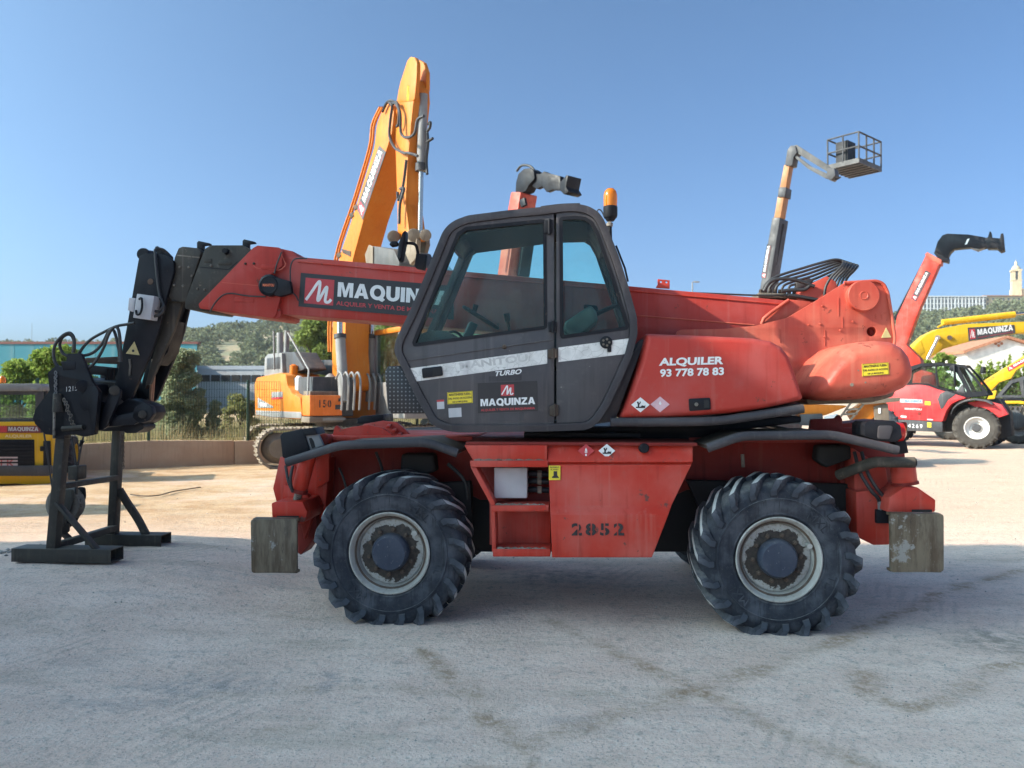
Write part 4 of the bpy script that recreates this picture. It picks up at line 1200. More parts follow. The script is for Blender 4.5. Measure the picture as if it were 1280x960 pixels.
for (a, b, cx, d) in ((246, 303, 262, 305), (303, 301, 318, 303)):
    br = MB().prism(P(.02, [(a, b), (a + 2, b - 2), (cx, b + 1), (cx + 1, b + 3), (a + 8, b + 4), (a + 8, b + 11), (a, b + 11)]), .02, .06).build("roller_bracket", BLK, s2, bevel=.003)
s3 = section("boom_section", [(211, 372), (211, 362), (218, 322), (223, 310), (228, 308), (247, 310), (252, 314), (232, 377), (225, 377)], -.055, .355, BLKG, ((225, 334), (236, 334), (240, 345), (218, 356.5), (229, 357.5)))
pts = P(-.055, [(221, 319), (250, 322)]); MB().stroke(pts, .012, -.057).build("weld_seam", STEEL, s3, fix=False)
MB().prism(P(-.055, [(214, 369), (230, 374), (228, 377), (214, 376)]), -.05, .35).build("wear_pad", DARK, s3)
# black head that bends down
hd_pts = [(172.5, 327), (174, 320), (181, 317), (200, 316.5), (211, 321), (217, 327), (217, 340), (206, 380), (199, 410), (190, 437), (163, 500), (157, 504), (150, 498), (143, 482), (150, 450), (158, 410), (165, 370)]
hb_ = MB().prism(rnd(P(-.09, hd_pts), .02, 3), -.09, -.05).build("boom_head", BLK, mach, bevel=.006)
MB().prism(rnd(P(-.09, hd_pts), .02, 3), .35, .39).build("head_plate", BLK, hb_, bevel=.006)
MB().prism(P(-.05, [(180, 322), (211, 325), (206, 378), (192, 420), (176, 420), (176, 350)]), -.048, .348).build("head_web", BLK, hb_)
MB().prism(rnd(P(-.02, [(205, 376), (226, 377), (216, 412), (196, 455), (186, 480), (180, 482), (191, 440), (200, 408)]), .01, 2), .0, .04).build("head_flange", BLKG, hb_, bevel=.004)
MB().prism(rnd(P(.3, [(205, 376), (226, 377), (216, 420), (196, 462), (180, 490), (191, 440), (200, 408)]), .01, 2), .30, .34).build("head_flange", RUST, hb_, bevel=.004)
MB().prism(P(-.03, [(197, 410), (212, 400), (204, 440), (190, 456), (186, 452)]), .05, .25).build("tilt_cylinder", BLK, hb_)
MB().cyl(V(193, 446, .15), V(188.5, 508, .15), .022, n=14).build("cylinder_rod", COPPER, hb_)
MB().cyl(V(200, 415, .15), V(193, 449, .15), .05, n=16).build("cylinder_barrel", BLK, hb_)
c = V(184, 319.5, .05); MB().lathe([(.055, -.08), (.06, -.06), (.05, 0), (.06, .06), (.055, .08)], 24, c).build("head_sheave", BLK, hb_, ang=60)
MB().prism(P(-.02, [(195, 309), (198, 308), (216, 321), (217, 328), (208, 322), (203, 322), (198, 320)]), -.04, -.01).build("head_bracket", BLK, hb_, bevel=.003)
tri = P(-.092, [(168, 427), (174.5, 444), (157.5, 442)])
MB().prism(tri, -.095, -.089).build("warning_triangle", YELT, hb_, smooth=False)
c = V(166.5, 438.5, -.095); MB().prism(circ(c.x, c.z, .013, 8), -.0965, -.095).build("sticker_mark", BLACKV, hb_, smooth=False)
jb = MB().prism(P(-.22, [(171, 367), (193, 370), (188, 400), (166, 397)]), -.22, -.10).build("junction_box", GREYB, hb_, bevel=.006)
MB().prism(P(-.2, [(161, 372), (168.5, 372.5), (167, 390), (159.5, 388)]), -.20, -.12).build("junction_cover", GREYB, hb_, bevel=.005)
pts = [V(174, 374, -.235), V(177, 373, -.25), V(177.5, 384, -.25), V(175, 392, -.25), V(171, 393, -.25), V(170, 388, -.235)]
mb = MB(); mb.tube(smooth_path(pts, 3), .010, 8); mb.build("box_handle", BLK, hb_)
mb = MB(); mb.tube(smooth_path([V(194, 318, -.12), V(195, 330, -.12), V(197, 350, -.12), V(200, 370, -.12), V(205, 384, -.14), V(200, 393, -.16), V(189, 396, -.16)]), .014); mb.build("hose", HOSE, hb_)
mb = MB(); mb.tube(smooth_path([V(195, 320, -.10), V(194, 312, -.09), V(204, 312, -.05), V(215, 322, 0)]), .012); mb.build("hose", HOSE, hb_)
mb = MB(); mb.tube(smooth_path([V(188, 388, -.16), V(198, 389, -.17), V(205, 382, -.15)]), .012); mb.build("hose", HOSE, hb_)
c = V(188, 352, -.09); MB().lathe([(0.0001, -.005), (.026, -.004), (.028, 0)], 20, c).build("pin_cap", RUST, hb_)
mb = MB(); mb.tube([V(162, 449, -.1), V(163, 457, -.1), V(162, 470, -.1)], .01); mb.build("head_slot", STEEL, hb_)

# company panel on the boom flank
SY = BY - .006
pan = [(376, 341), (567, 357.5), (567, 399.5), (373, 383)]
sp = MB().prism(P(SY, pan), SY, BY + .002).build("sign_panel", BLACKV, boom, smooth=False)
def on_panel(tl, tr, br, bl, u0, u1, v0, v1, fr, Y):
    """part of a four-cornered panel, u along it, v down it: returns BL, BR, TL"""
    T0, T1, B1, B0 = [Vector(fr.U(*q, Y)) for q in (tl, tr, br, bl)]
    def at(u, v):
        a = T0 + (T1 - T0) * u; b = B0 + (B1 - B0) * u
        return tuple(a + (b - a) * v)
    return [at(u0, v1), at(u1, v1), at(u0, v0)], at
def company_sign(corners, fr, Y, parent, layout, sub="ALQUILER Y VENTA DE MAQUINARIA"):
    d = .0015
    for kind, u0, u1, v0, v1 in layout:
        q, at = on_panel(*corners, u0, u1, v0, v1, fr, Y)
        if kind == 'logo':
            MB().flat([at(u0, v1), at(u1, v1), at(u1, v0), at(u0, v0)], Y - d).build("emblem_field", REDV, parent, smooth=False, fix=False)
            i = .06; q2, _ = on_panel(*corners, u0 + (u1 - u0) * i, u1 - (u1 - u0) * i, v0 + (v1 - v0) * i, v1 - (v1 - v0) * i, fr, Y)
            m_logo(q2, Y - 2 * d, WHITE, parent, .11)
        elif kind == 'name':
            lettering("MAQUINZA", q, Y - d, WHITE, parent, bold=.03)
        else:
            lettering(sub, q, Y - d, REDV, parent, bold=.02)
company_sign(pan, M, SY, boom, [('logo', .035, .225, .13, .89), ('name', .25, .97, .17, .66), ('sub', .245, .965, .74, .89)])

# ---------------------------------------------------------------- cab
CY0, CY1 = -1.16, -.20
outl = P(-1.15, [(492.5, 440), (495, 425), (512, 390), (530, 348), (543, 316), (553, 291), (560, 281.5), (570, 275), (585, 269.5), (640, 262.5), (680, 258.8), (708, 255), (724, 255.5), (736, 258), (748, 265), (755, 275), (763, 294), (774, 322), (786, 360), (796, 396), (797, 418), (790, 445), (776, 477), (760, 510), (750, 525), (741, 534), (731, 537.5), (690, 539), (600, 540.5), (575, 540.5), (560, 539), (549, 535), (538, 529), (520, 496), (503, 461)])
outl = rnd(outl, .2, 3)
inn = inset(outl, .055)
cab = MB().holed(outl, [inn], CY0, CY0 + .075).build("cab", CABG, mach, bevel=.012)
MB().holed(outl, [inn], CY1 - .075, CY1).build("cab_side_frame", CABG, cab, bevel=.010)
def strip(name, cond, mat, y0, y1, out=outl, inn_=inn):
    n = len(out); flags = [cond(out[i]) for i in range(n)]
    if all(flags): return None
    s = next(i for i in range(n) if flags[i] and not flags[i - 1])
    idx = []
    k = s
    while flags[k % n]:
        idx.append(k % n); k += 1
    return MB().prism([out[i] for i in idx] + [inn_[i] for i in reversed(idx)], y0, y1).build(name, mat, cab, ang=50)
zr = U(600, 297, -1.15)[1]; zf = U(600, 440, -1.15)[1]; xm = U(640, 400, -1.15)[0]
ya, yb = CY0 + .075, CY1 - .075
strip("cab_roof", lambda q: q[1] > zr, CABG, ya, yb)
strip("cab_floor", lambda q: q[1] < U(600, 434, -1.15)[1], CABG, ya, yb)
inn2 = inset(outl, .03)
strip("windscreen", lambda q: zf < q[1] < zr and q[0] < xm, CABGLASS, ya, yb, inset(outl, .02), inset(outl, .026))
strip("rear_window", lambda q: U(600, 415, -1.15)[1] < q[1] < U(600, 290, -1.15)[1] and q[0] > xm, CABGLASS, ya, yb, inset(outl, .02), inset(outl, .026))
# roof lining, lighter inside
x0r, x1r = U(590, 285, -1.1)[0], U(745, 285, -1.1)[0]
MB().prism(P(-1.1, [(578, 287), (690, 272), (735, 272), (735, 276), (690, 277), (578, 292)]), ya + .02, yb - .02).build("roof_lining", plain("roof_lining_felt", (0.05, 0.048, 0.045), .8), cab)
xd0, xd1 = U(692.5, 400, -1.15)[0], U(695.5, 400, -1.15)[0]
wf = rnd(P(-1.15, [(517, 433.5), (515, 428), (571, 291), (582, 283.5), (676, 274), (683, 275), (684, 409), (681, 411.5)]), .03, 4)
wr = rnd(P(-1.15, [(699, 271), (719, 269.5), (732, 271), (741, 276.5), (749, 291), (768, 346), (786.5, 406), (785, 412), (702, 423.5), (700, 420)]), .03, 4)
inn_d = inset(outl, .0585)
dpoly = clip(inn_d, 0, xd0, True); rpoly = clip(inn_d, 0, xd1, False)
DY = -1.146
door = MB().holed(dpoly, [wf], DY, DY + .05).build("cab_door", CABD, cab, bevel=.004)
MB().holed(rpoly, [wr], DY, DY + .05).build("rear_panel", CABD, cab, bevel=.004)
for nm, w in (("door_window", wf), ("side_window", wr)):
    MB().holed(w, [inset(w, .026)], DY - .003, DY + .052).build("window_seal", BLK, cab, ang=50)
    MB().prism(inset(w, .016), DY + .018, DY + .023).build(nm, CABGLASS, cab)
FYc = CY1 - .05
fpoly = inset(outl, .0585)
MB().holed(fpoly, [wf, wr], FYc, FYc + .04).build("far_side_panel", CABG, cab, bevel=.004)
for nm, w in (("far_window", wf), ("far_window", wr)):
    MB().prism(inset(w, -.002), FYc + .018, FYc + .023).build(nm, CABGLASS, cab)
# waist crease above the stripe
mb = MB(); mb.tube([V(502, 452, DY), V(692, 424.5, DY)], .006, 6); mb.build("door_crease", CABD, cab)
mb = MB(); mb.tube([V(506, 460, DY), V(549, 527, DY), V(556, 531, DY), V(692, 529, DY)], .004, 6); mb.build("door_crease", CABD, cab)
# cracked stripe
DS = DY - .003
MB().prism(P(DS, [(508.5, 461), (684, 437), (684, 454.5), (518.5, 477)]), DS, DY + .001).build("white_stripe", CRACK, cab, smooth=False)
MB().prism(P(DS, [(698, 434.5), (789.5, 422.5), (786, 442), (698, 452.5)]), DS, DY + .001).build("white_stripe", CRACK, cab, smooth=False)
lettering("MANITOU", [U(575, 462, DS - .0006), U(660, 451.5, DS - .0006), U(574, 453, DS - .0006)], DS - .0006, GHOST, cab, bold=.03)
lettering("TURBO", [U(617.5, 470.5, DS), U(651, 467.5, DS), U(619.5, 464, DS)], DS, WHITE, cab, bold=.03)
sg = [(597, 479), (671.5, 476), (672.5, 513.5), (597.5, 516.5)]
MB().prism(P(DS, sg), DS, DY + .001).build("sign_panel", BLACKV, cab, smooth=False)
company_sign(sg, M, DS, cab, [('logo', .39, .61, .09, .46), ('name', .045, .955, .53, .80), ('sub', .05, .95, .865, .955)])
warn_sticker([(559, 490.5), (590.5, 488.5), (591, 503.5), (559.5, 505.5)], DS, cab)
MB().prism(P(DS, [(560.5, 510.5), (576.5, 509.5), (577, 521), (561, 522)]), DS, DY + .001).build("paper_sticker", GREYB, cab, smooth=False)
MB().prism(P(DS, [(546, 500), (555, 499.5), (555.5, 511), (546.5, 511.5)]), DS, DY + .001).build("small_sticker", GREYB, cab, smooth=False)
MB().prism(P(DS - .001, [(546, 500), (555, 499.5), (555, 502), (546, 502.5)]), DS - .001, DS).build("sticker_band", REDV, cab, smooth=False)
MB().prism(P(DS, [(611, 470.5), (652, 468.5), (652, 475.5), (611, 477)]), DS + .002, DY + .001).build("sticker_residue", CABG, cab, smooth=False)
MB().prism(P(DS, [(612, 517), (655, 515), (655, 526), (612, 527)]), DS + .002, DY + .001).build("sticker_residue", CABG, cab, smooth=False)
MB().prism(rnd(P(DS, [(527.5, 460.5), (552.5, 457.5), (554, 469.5), (528.5, 473)]), .012, 3), DY - .016, DY).build("door_handle", BLK, cab, bevel=.004)
MB().prism(rnd(P(DS, [(541, 461), (551, 460), (552, 468.5), (542, 469.5)]), .01, 3), DY - .018, DY - .0155).build("handle_pocket", DARK, cab)
c = V(757.5, 428, DY); MB().lathe([(.046, 0), (.046, -.012), (.038, -.016), (0.0001, -.013)], 24, c).build("door_catch", BLK, cab)
c = V(757.5, 428, DY - .012)
for k in range(5):
    a = k * 1.2566; MB().lathe([(0.0001, -.006), (.009, -.006), (.009, 0)], 8, c + Vector((.024 * cos(a), 0, .024 * sin(a)))).build("catch_stud", STEEL, cab)
MB().prism(P(DY, [(759, 433), (764, 433), (764, 440), (759, 440)]), DY - .01, DY).build("catch_tab", BLK, cab, bevel=.002)
for q, mt in (([(685, 437), (697, 436), (697, 447), (685, 448)], RUST), ([(687, 507), (698, 506), (698, 519), (687, 520)], RUST), ([(680.5, 276), (691, 275), (691, 292), (681, 292)], BLK), ([(685, 403), (696, 402), (696, 415), (686, 415)], BLK)):
    h = MB().prism(P(DY, q), DY - .022, DY).build("hinge", mt, cab, bevel=.005)
    a = .5 * (q[0][0] + q[1][0]) + 1
    MB().cyl(V(a, q[1][1] - 1, DY - .022), V(a, q[2][1] + 1, DY - .022), .012, n=10).build("hinge_pin", mt, cab)
c = V(630.5, 433.5, DY); MB().lathe([(0.0001, -.014), (.013, -.012), (.018, 0)], 12, c).build("window_knob", RUST, cab)
# grille below the windscreen
MB().prism(rnd(P(-.9, [(481, 464), (485, 458), (500, 457), (533, 514), (531, 517), (489, 517), (485, 512)]), .02, 3), -.9, -.85).build("perforated_guard", DOTS, cab, bevel=.006)
# mirror
mb = MB(); mb.tube(smooth_path([V(527, 335, -1.02), V(523, 320, -1.05), V(520, 307, -1.1), V(512, 304, -1.12), V(499, 305, -1.12)]), .012, 8); mi = mb.build("mirror_arm", BLK, cab, ang=60)
MB().pillow(rnd(P(-1.14, [(509, 287), (508.5, 300), (503, 326), (500, 328), (498, 322), (500, 305)]), .01, 2), -1.20, -1.08, .02, 3, both=True).build("mirror", BLK, cab, ang=50)
MB().pillow(rnd(P(-1.1, [(487, 306), (490, 302), (496, 302), (500, 305), (496, 308), (490, 309)]), .01, 2), -1.13, -1.07, .015, 3, both=True).build("mirror_knob", BLK, cab, ang=50)
MB().prism(P(-1.05, [(519, 333), (521, 318), (525, 318), (534, 319), (531, 338), (521, 336)]), -1.08, -1.02).build("mirror_mount", BLK, cab, bevel=.005)
# roof furniture
mb = MB(); mb.tube(smooth_path([V(676, 259, -.8), V(700, 256, -.8), V(725, 255, -.8)]), .008, 6); mb.build("roof_cable", HOSE, cab)
mb = MB(); mb.tube([V(770, 307, -.75), V(781, 335, -.75), V(785, 352, -.75)], .008, 6); mb.build("rear_grab_rail", BLK, cab)
bc_ = V(763, 266, -.75)
bcn = MB().lathe([(.050, -.04), (.056, -.02), (.056, .045), (.05, .052)], 24, bc_, axis='Z').build("beacon_base", BLK, mach, ang=40)
dome = MB().lathe([(.053, .05), (.055, .10), (.054, .14), (.046, .17), (.028, .19), (0.0001, .197)], 24, bc_, axis='Z').build("beacon_dome", AMBER, bcn, ang=60)
MB().lathe([(.022, .05), (.026, .10), (.022, .135), (0.0001, .14)], 12, bc_, axis='Z').build("beacon_reflector", CHROME, bcn)
MB().lathe([(.03, -.065), (.046, -.04), (.05, -.02)], 20, bc_, axis='Z').build("beacon_collar", BLK, bcn)
mb = MB(); mb.tube([V(762.5, 273, -.75), V(762, 281, -.75)], .012); mb.build("beacon_stem", STEEL, bcn)
c = V(762, 281, -.75); mb = MB(); mb.lathe([(.012, -.02), (.026, -.012), (.026, .012), (.012, .02)], 14, c, axis='Z'); mb.build("beacon_clamp", STEEL, bcn)
mb = MB(); mb.tube([V(762, 282, -.75), V(762.5, 306, -.75)], .018); mb.build("beacon_post", BLK, bcn)
mb = MB(); mb.tube(smooth_path([V(756, 273, -.75), V(752, 264, -.75), V(748, 262, -.75), V(745, 267, -.75)]), .005, 6); mb.build("beacon_wire", HOSE, bcn)
# inside: dashboard, steering wheel, levers, seat
INT = plain("cab_interior_plastic", (0.045, 0.055, 0.055), 0.6, var=.4, scale=8)
MB().prism(rnd(P(-.8, [(517, 433), (521, 426), (545, 416), (565, 417), (578, 426), (582, 434), (582, 470), (530, 470)]), .03, 3), -1.05, -.32).build("dashboard", INT, cab, bevel=.015)
mb = MB(); mb.beam(V(581, 428, -.72), V(592, 404, -.70), .09, .07); mb.build("steering_column", INT, cab, bevel=.01)
sw0, sw1 = V(580, 384, -.7), V(622, 410, -.7)
cen = (sw0 + sw1) / 2; rad = (sw1 - sw0).length / 2; u1 = (sw1 - sw0).normalized(); u2 = Vector((0, 1, 0))
mb = MB(); b0 = 0; ringpts = []
nn = 28
for k in range(nn):
    a = 2 * pi * k / nn; cc = cen + (u1 * cos(a) + u2 * sin(a)) * rad; rd = (u1 * cos(a) + u2 * sin(a)); nrm = u1.cross(u2)
    for j in range(8):
        bq = 2 * pi * j / 8; mb.v.append(tuple(cc + rd * .014 * cos(bq) + nrm * .014 * sin(bq)))
for k in range(nn):
    for j in range(8):
        mb.face((k * 8 + j, ((k + 1) % nn) * 8 + j, ((k + 1) % nn) * 8 + (j + 1) % 8, k * 8 + (j + 1) % 8))
swh = mb.build("steering_wheel", BLK, cab)
mb = MB(); mb.beam(sw0, sw1, .03, .02); mb.build("wheel_spoke", BLK, cab)
mb = MB(); mb.cyl(V(592, 392, -.78), V(595, 381, -.78), .018, .022, 10); mb.build("wheel_knob", BLK, cab)
mb = MB(); mb.tube(smooth_path([V(558, 420, -.9), V(560, 416, -.9), V(570, 415, -.9), V(580, 424, -.9)]), .01); mb.build("grab_handle", BLK, cab)
mb = MB(); mb.tube([V(637, 414, -.55), V(634, 398, -.55)], .012); mb.build("joystick", BLK, cab)
mb = MB(); mb.cyl(V(634.5, 402, -.55), V(633, 392, -.55), .022, .026, 10); mb.build("joystick_grip", BLK, cab)
SEAT = plain("seat_vinyl", (0.085, 0.115, 0.10), 0.6, var=.4, scale=6)
q = rnd(P(-.8, [(704, 414), (706, 404), (738, 383), (745, 391), (747, 402), (716, 428)]), .03, 3)
MB().pillow(q, -.92, -.5, .03, 3, both=True).build("seat_back", SEAT, cab, ang=50)
MB().pillow(rnd(P(-.8, [(640, 446), (700, 440), (722, 424), (732, 436), (722, 462), (640, 462)]), .04, 3), -.95, -.45, .04, 3, both=True).build("seat_cushion", SEAT, cab, ang=50)
mb = MB(); mb.tube([V(735, 398, -.6), V(755, 388, -.6), V(772, 381, -.6)], .018); mb.build("grab_bar", BLK, cab)
MB().prism(rnd(P(-.7, [(728, 378), (747, 380), (750, 392), (735, 393)]), .02, 3), -.6, -.5).build("arm_rest", BLK, cab, bevel=.01)

# ---------------------------------------------------------------- hose bundle over the boom foot
for k in range(6):
    dy = .0 + k * .055
    pts = [(953 + 8 * k, 368), (955 + 8 * k, 358), (970 + 6.5 * k, 346 + 2.2 * k), (1004 + 3 * k, 335 + 3.6 * k), (1028 + 2.4 * k, 328 + 3.0 * k), (1044 + 3.4 * k, 324.5 + 1.6 * k), (1054 + 3.6 * k, 327 + 1.0 * k), (1051 + 3.4 * k, 334 + .8 * k), (1040 + 3.8 * k, 345 + .5 * k), (1032 + 4.6 * k, 359), (1030 + 4.8 * k, 376)]
    mb = MB(); mb.tube(smooth_path([V(a, b, dy - (.10 if i > 6 else 0)) for i, (a, b) in enumerate(pts)], 5), .0115, 8)
    mb.build("hose", HOSE, mach, ang=60)
for pts in ([(955, 364), (962, 353), (975, 348.5), (995, 350), (1012, 356), (1018, 358)], [(977, 364), (990, 362.5), (1005, 362), (1012, 357)], [(985, 369), (1000, 371), (1022, 375)]):
    mb = MB(); mb.tube(smooth_path([V(a, b, -.08) for a, b in pts], 5), .016, 8); mb.build("hose", HOSE, mach, ang=60)
mb = MB(); mb.tube([V(790, 363, -.02), V(940, 369, -.02), V(998, 369.5, -.05)], .008, 6); mb.build("hose", HOSE, mach)
for k in range(8):
    a = 950 + k * 6
    MB().cyl(V(a, 371, .0 + k * .02), V(a + 1, 362, .0 + k * .02), .017, .015, 8).build("hose_fitting", RUST, mach)
MB().prism(P(0, [(948, 372), (948, 366), (1000, 368), (1000, 374)]), -.02, .3).build("hose_manifold", STEEL, mach, bevel=.005)
MB().prism(P(.2, [(995, 352), (1010, 347), (1018, 350), (1005, 364), (996, 364)]), .2, .26).build("hose_guard", DGREY, mach, bevel=.005)
# ------------------------------------------------------------------ winch attachment with its stand, hung on the boom head
tool = empty("winch_attachment", M, "black winch attachment with hook standing on two steel T-legs under the boom head", "winch")
TY0, TY1 = -.34, .62           # near and far frame planes
tpn = [(41, 523), (44, 512), (62, 488), (59.5, 466), (70, 457), (82, 459), (84, 442), (101, 441.5), (115, 477), (120, 484), (125, 490), (119.5, 543), (105, 546), (95, 543.5), (67, 544), (57, 543), (44, 530)]
tp_ = rnd(P(TY0, tpn), .015, 2)
c1 = U(103, 482.5, TY0)
mp_ = MB().holed(tp_, [circ(c1[0], c1[1], .036, 16)], TY0, TY0 + .035).build("side_plate", BLK, tool, bevel=.004)
MB().prism(tp_, .42, .455).build("side_plate", BLK, tool, bevel=.004)
MB().prism(P(TY0, [(70, 470), (110, 480), (116, 530), (60, 530)]), TY0 + .036, .418).build("winch_drum_housing", BLK, tool, bevel=.01)
MB().cyl(V(103, 482.5, TY0 - .02), V(103, 482.5, TY0 + .03), .055, .055, 20).build("pin_boss", BLK, tool, bevel=.004)
MB().prism(rnd(P(TY0, [(104, 495), (112, 483), (122, 483), (125, 490), (120, 540), (117, 543), (113, 512), (104, 512), (101, 505)]), .02, 3), TY0 - .02, TY0 - .001).build("cheek_plate", BLK, tool, bevel=.004)
lettering("1215", [U(83, 489.5, TY0 - .002), U(96.5, 488, TY0 - .002), U(83, 483.5, TY0 - .002)], TY0 - .002, WHITE, tool, bold=-.012, name="chalk_number")
# carriage that hooks onto the head
MB().prism(rnd(P(-.1, [(121, 535), (126, 498), (150, 506), (152, 520), (190, 512), (192, 522), (176, 530)]), .02, 2), -.22, -.18).build("carriage_plate", BLK, tool, bevel=.004)
MB().prism(P(-.1, [(118, 520), (150, 505), (160, 498), (180, 503), (190, 508), (192, 516), (188, 524), (176, 531), (121, 535)]), -.10, .12).build("carriage", BLK, tool, bevel=.008)
MB().prism(rnd(P(-.24, [(124, 536), (131, 510), (140, 488), (147, 484), (153, 488), (152, 496), (136, 533), (130, 537)]), .02, 3), -.27, -.235).build("link_plate", BLK, tool, bevel=.004)
MB().cyl(V(143, 488, -.29), V(143, 488, .14), .045, .045, 20).build("link_pin", BLKG, tool, bevel=.004)
MB().cyl(V(178, 518, -.25), V(178, 518, -.1), .035, .035, 20).build("link_pin", BLKG, tool, bevel=.004)
MB().prism(rnd(P(-.2, [(166, 522), (170, 509), (181, 503), (191, 508), (193, 518), (187, 526), (176, 529)]), .03, 3), -.22, -.16).build("link_eye", BLK, tool, bevel=.005)
MB().prism(rnd(P(-.1, [(150, 532), (178, 530), (178, 536), (168, 541.5), (156, 541.5), (150, 537)]), .02, 2), -.08, .12).build("under_guard", BLK, tool)
MB().prism(P(-.1, [(102, 447), (150, 445), (149, 455), (103, 453)]), -.05, .10).build("cross_beam", RUST, tool, bevel=.006)
MB().prism(P(-.1, [(110, 476), (143, 478), (142, 484), (112, 484)]), -.05, .10).build("cross_beam", BLKG, tool, bevel=.006)
MB().prism(P(.2, [(108, 456), (148, 460), (146, 470), (112, 468)]), .2, .26).build("carriage_back", BLK, tool, bevel=.004)
for k in range(3):
    MB().beam(V(134 + 4 * k, 461, .0), V(133 + 4 * k, 475, .0), .02, .02).build("guard_bar", BLK, tool)
MB().prism(P(-.3, [(80, 452), (98, 452), (98, 462), (82, 463)]), -.345, -.30).build("valve_body", BLK, tool, bevel=.006)
# hydraulic hoses looping over to the boom
for pts, yy in (([(92, 441), (93, 430), (92, 421), (87, 416), (79, 419), (70, 429), (67, 441), (70, 455), (82, 464), (100, 464), (115, 457), (128, 438), (135, 420), (141, 410), (147, 410), (150, 424), (151, 452)], -.30),
                ([(93, 438), (92, 424), (86, 418), (77, 423), (75, 434), (82, 444), (100, 445), (116, 441), (128, 429), (136, 414), (142, 413), (146, 425), (149, 440), (151, 450)], -.26),
                ([(99, 442), (104, 434), (114, 424), (130, 415), (145, 408), (158, 405.5), (168, 404)], -.24)):
    mb = MB(); mb.tube(smooth_path([V(a, b, yy) for a, b in pts], 5), .0135, 8); mb.build("hose", HOSE, tool, ang=60)
MB().cyl(V(92, 441, -.28), V(92.5, 428, -.28), .017, .014, 10).build("hose_fitting", STEEL, tool)
for k in range(2):
    MB().cyl(V(150 + k, 452, -.26), V(149 + k, 438, -.26), .017, .015, 10).build("hose_fitting", BLKG, tool)
# the stand: two legs on long box feet, joined by cross bars
def leg(px0, px1, pyt, pyb, Yp, w):
    p0, p1 = V(.5 * (px0 + px1), pyt, Yp), V(.5 * (px0 + px1) , pyb, Yp)
    return p0, p1
def box_foot(q, Yf, depth):
    """open box section"""
    (xa, za), (xb, zb) = U(q[0], q[1], Yf), U(q[2], q[3], Yf)
    t = .008
    b = MB()
    z0, z1 = min(za, zb), max(za, zb)
    xs_ = (xa, xb)
    for X in xs_:
        for (y, z) in ((Yf, z0), (Yf + depth, z0), (Yf + depth, z1), (Yf, z1)):
            b.v.append((X, y, z))
    for X in xs_:
        for (y, z) in ((Yf + t, z0 + t), (Yf + depth - t, z0 + t), (Yf + depth - t, z1 - t), (Yf + t, z1 - t)):
            b.v.append((X, y, z))
    for i in range(4):
        j = (i + 1) % 4
        b.face((i, 4 + i, 4 + j, j)); b.face((8 + i, 8 + j, 12 + j, 12 + i))
        b.face((i, j, 8 + j, 8 + i)); b.face((4 + i, 12 + i, 12 + j, 4 + j))
    return b.build("foot", BLKG, tool, bevel=.0015)
NF = TY0 + .02
box_foot((14, 685.5, 138, 704.5), NF, .20)
FF = TY1 - .12
zb_n = U(76, 704.5, NF)[1]
box_foot((106, 668, 201, 684.5), FF, .20)
p0, p1 = V(79, 541, NF + .06), V(66.5, 686, NF + .06)
MB().beam(p0, p1, .085, .085, up=(0, 1, 0)).build("leg", BLKG, tool, bevel=.006)
q0, q1 = V(148, 535, FF + .06), V(141.5, 668, FF + .06)
MB().beam(q0, q1, .085, .085, up=(0, 1, 0)).build("leg", BLKG, tool, bevel=.006)
MB().beam(V(76, 608, NF + .1), V(146, 597, FF + .02), .06, .05).build("cross_bar", BLKG, tool, bevel=.005)
MB().beam(V(68, 683, NF + .1), V(143, 660, FF + .04), .07, .06).build("cross_bar", BLKG, tool, bevel=.005)
MB().beam(V(71, 628, NF + .04), V(124, 690, NF + .06), .07, .03).build("brace", BLKG, tool, bevel=.004)
mb = MB(); pts = smooth_path([V(149, 612, FF + .06), V(160, 630, FF + .06), V(172, 648, FF + .06), V(183, 669, FF + .06)], 4)
for a, b in zip(pts[:-1], pts[1:]): pass
rs = []
for i, p in enumerate(pts):
    t = (pts[min(i + 1, len(pts) - 1)] - pts[max(i - 1, 0)]).normalized(); nn_ = Vector((-t.z, 0, t.x))
    rs.append([p + nn_ * .035 + Vector((0, -.02, 0)), p + nn_ * .035 + Vector((0, .02, 0)), p - nn_ * .035 + Vector((0, .02, 0)), p - nn_ * .035 + Vector((0, -.02, 0))])
MB().rings(rs).build("brace", BLKG, tool, bevel=.003)
MB().beam(V(79, 518, NF + .03), V(78, 548, NF + .03), .10, .10, up=(0, 1, 0)).build("leg_socket", BLK, tool, bevel=.008)
mb = MB(); mb.tube([V(68, 515, NF - .02), V(67.5, 548, NF - .02)], .012); mb.build("locking_pin", STEEL, tool)
mb = MB(); mb.cyl(V(78, 536, NF - .04), V(104, 534, NF - .05), .022, .022, 10); mb.build("locking_pin", BLKG, tool)
for k in range(9):      # links of the pin chain
    a = V(80 + (k % 3) + k * 1.3, 500 + k * 4, NF - .05)
    mb = MB(); mb.tube([a + Vector((.011 * cos(t), .011 * sin(t) if k % 2 else 0, .014 * sin(t) * 1.3)) for t in [i * pi / 4 for i in range(9)]], .004, 5, False); mb.build("chain_link", STEEL, tool)
for k in range(14):
    a = V(153.5 + .3 * (k % 2), 545 + k * 3.0, FF + .0)
    mb = MB(); mb.tube([a + Vector((.011 * cos(t), .011 * sin(t) if k % 2 else 0, .016 * sin(t))) for t in [i * pi / 4 for i in range(9)]], .004, 5, False); mb.build("chain_link", RUST, tool)
for k in range(6):
    a = V(69.5, 466 + k * 5, TY0 - .01)
    mb = MB(); mb.tube([a + Vector((.011 * cos(t), .011 * sin(t) if k % 2 else 0, .016 * sin(t))) for t in [i * pi / 4 for i in range(9)]], .005, 5, False); mb.build("chain_link", LGREY, tool)
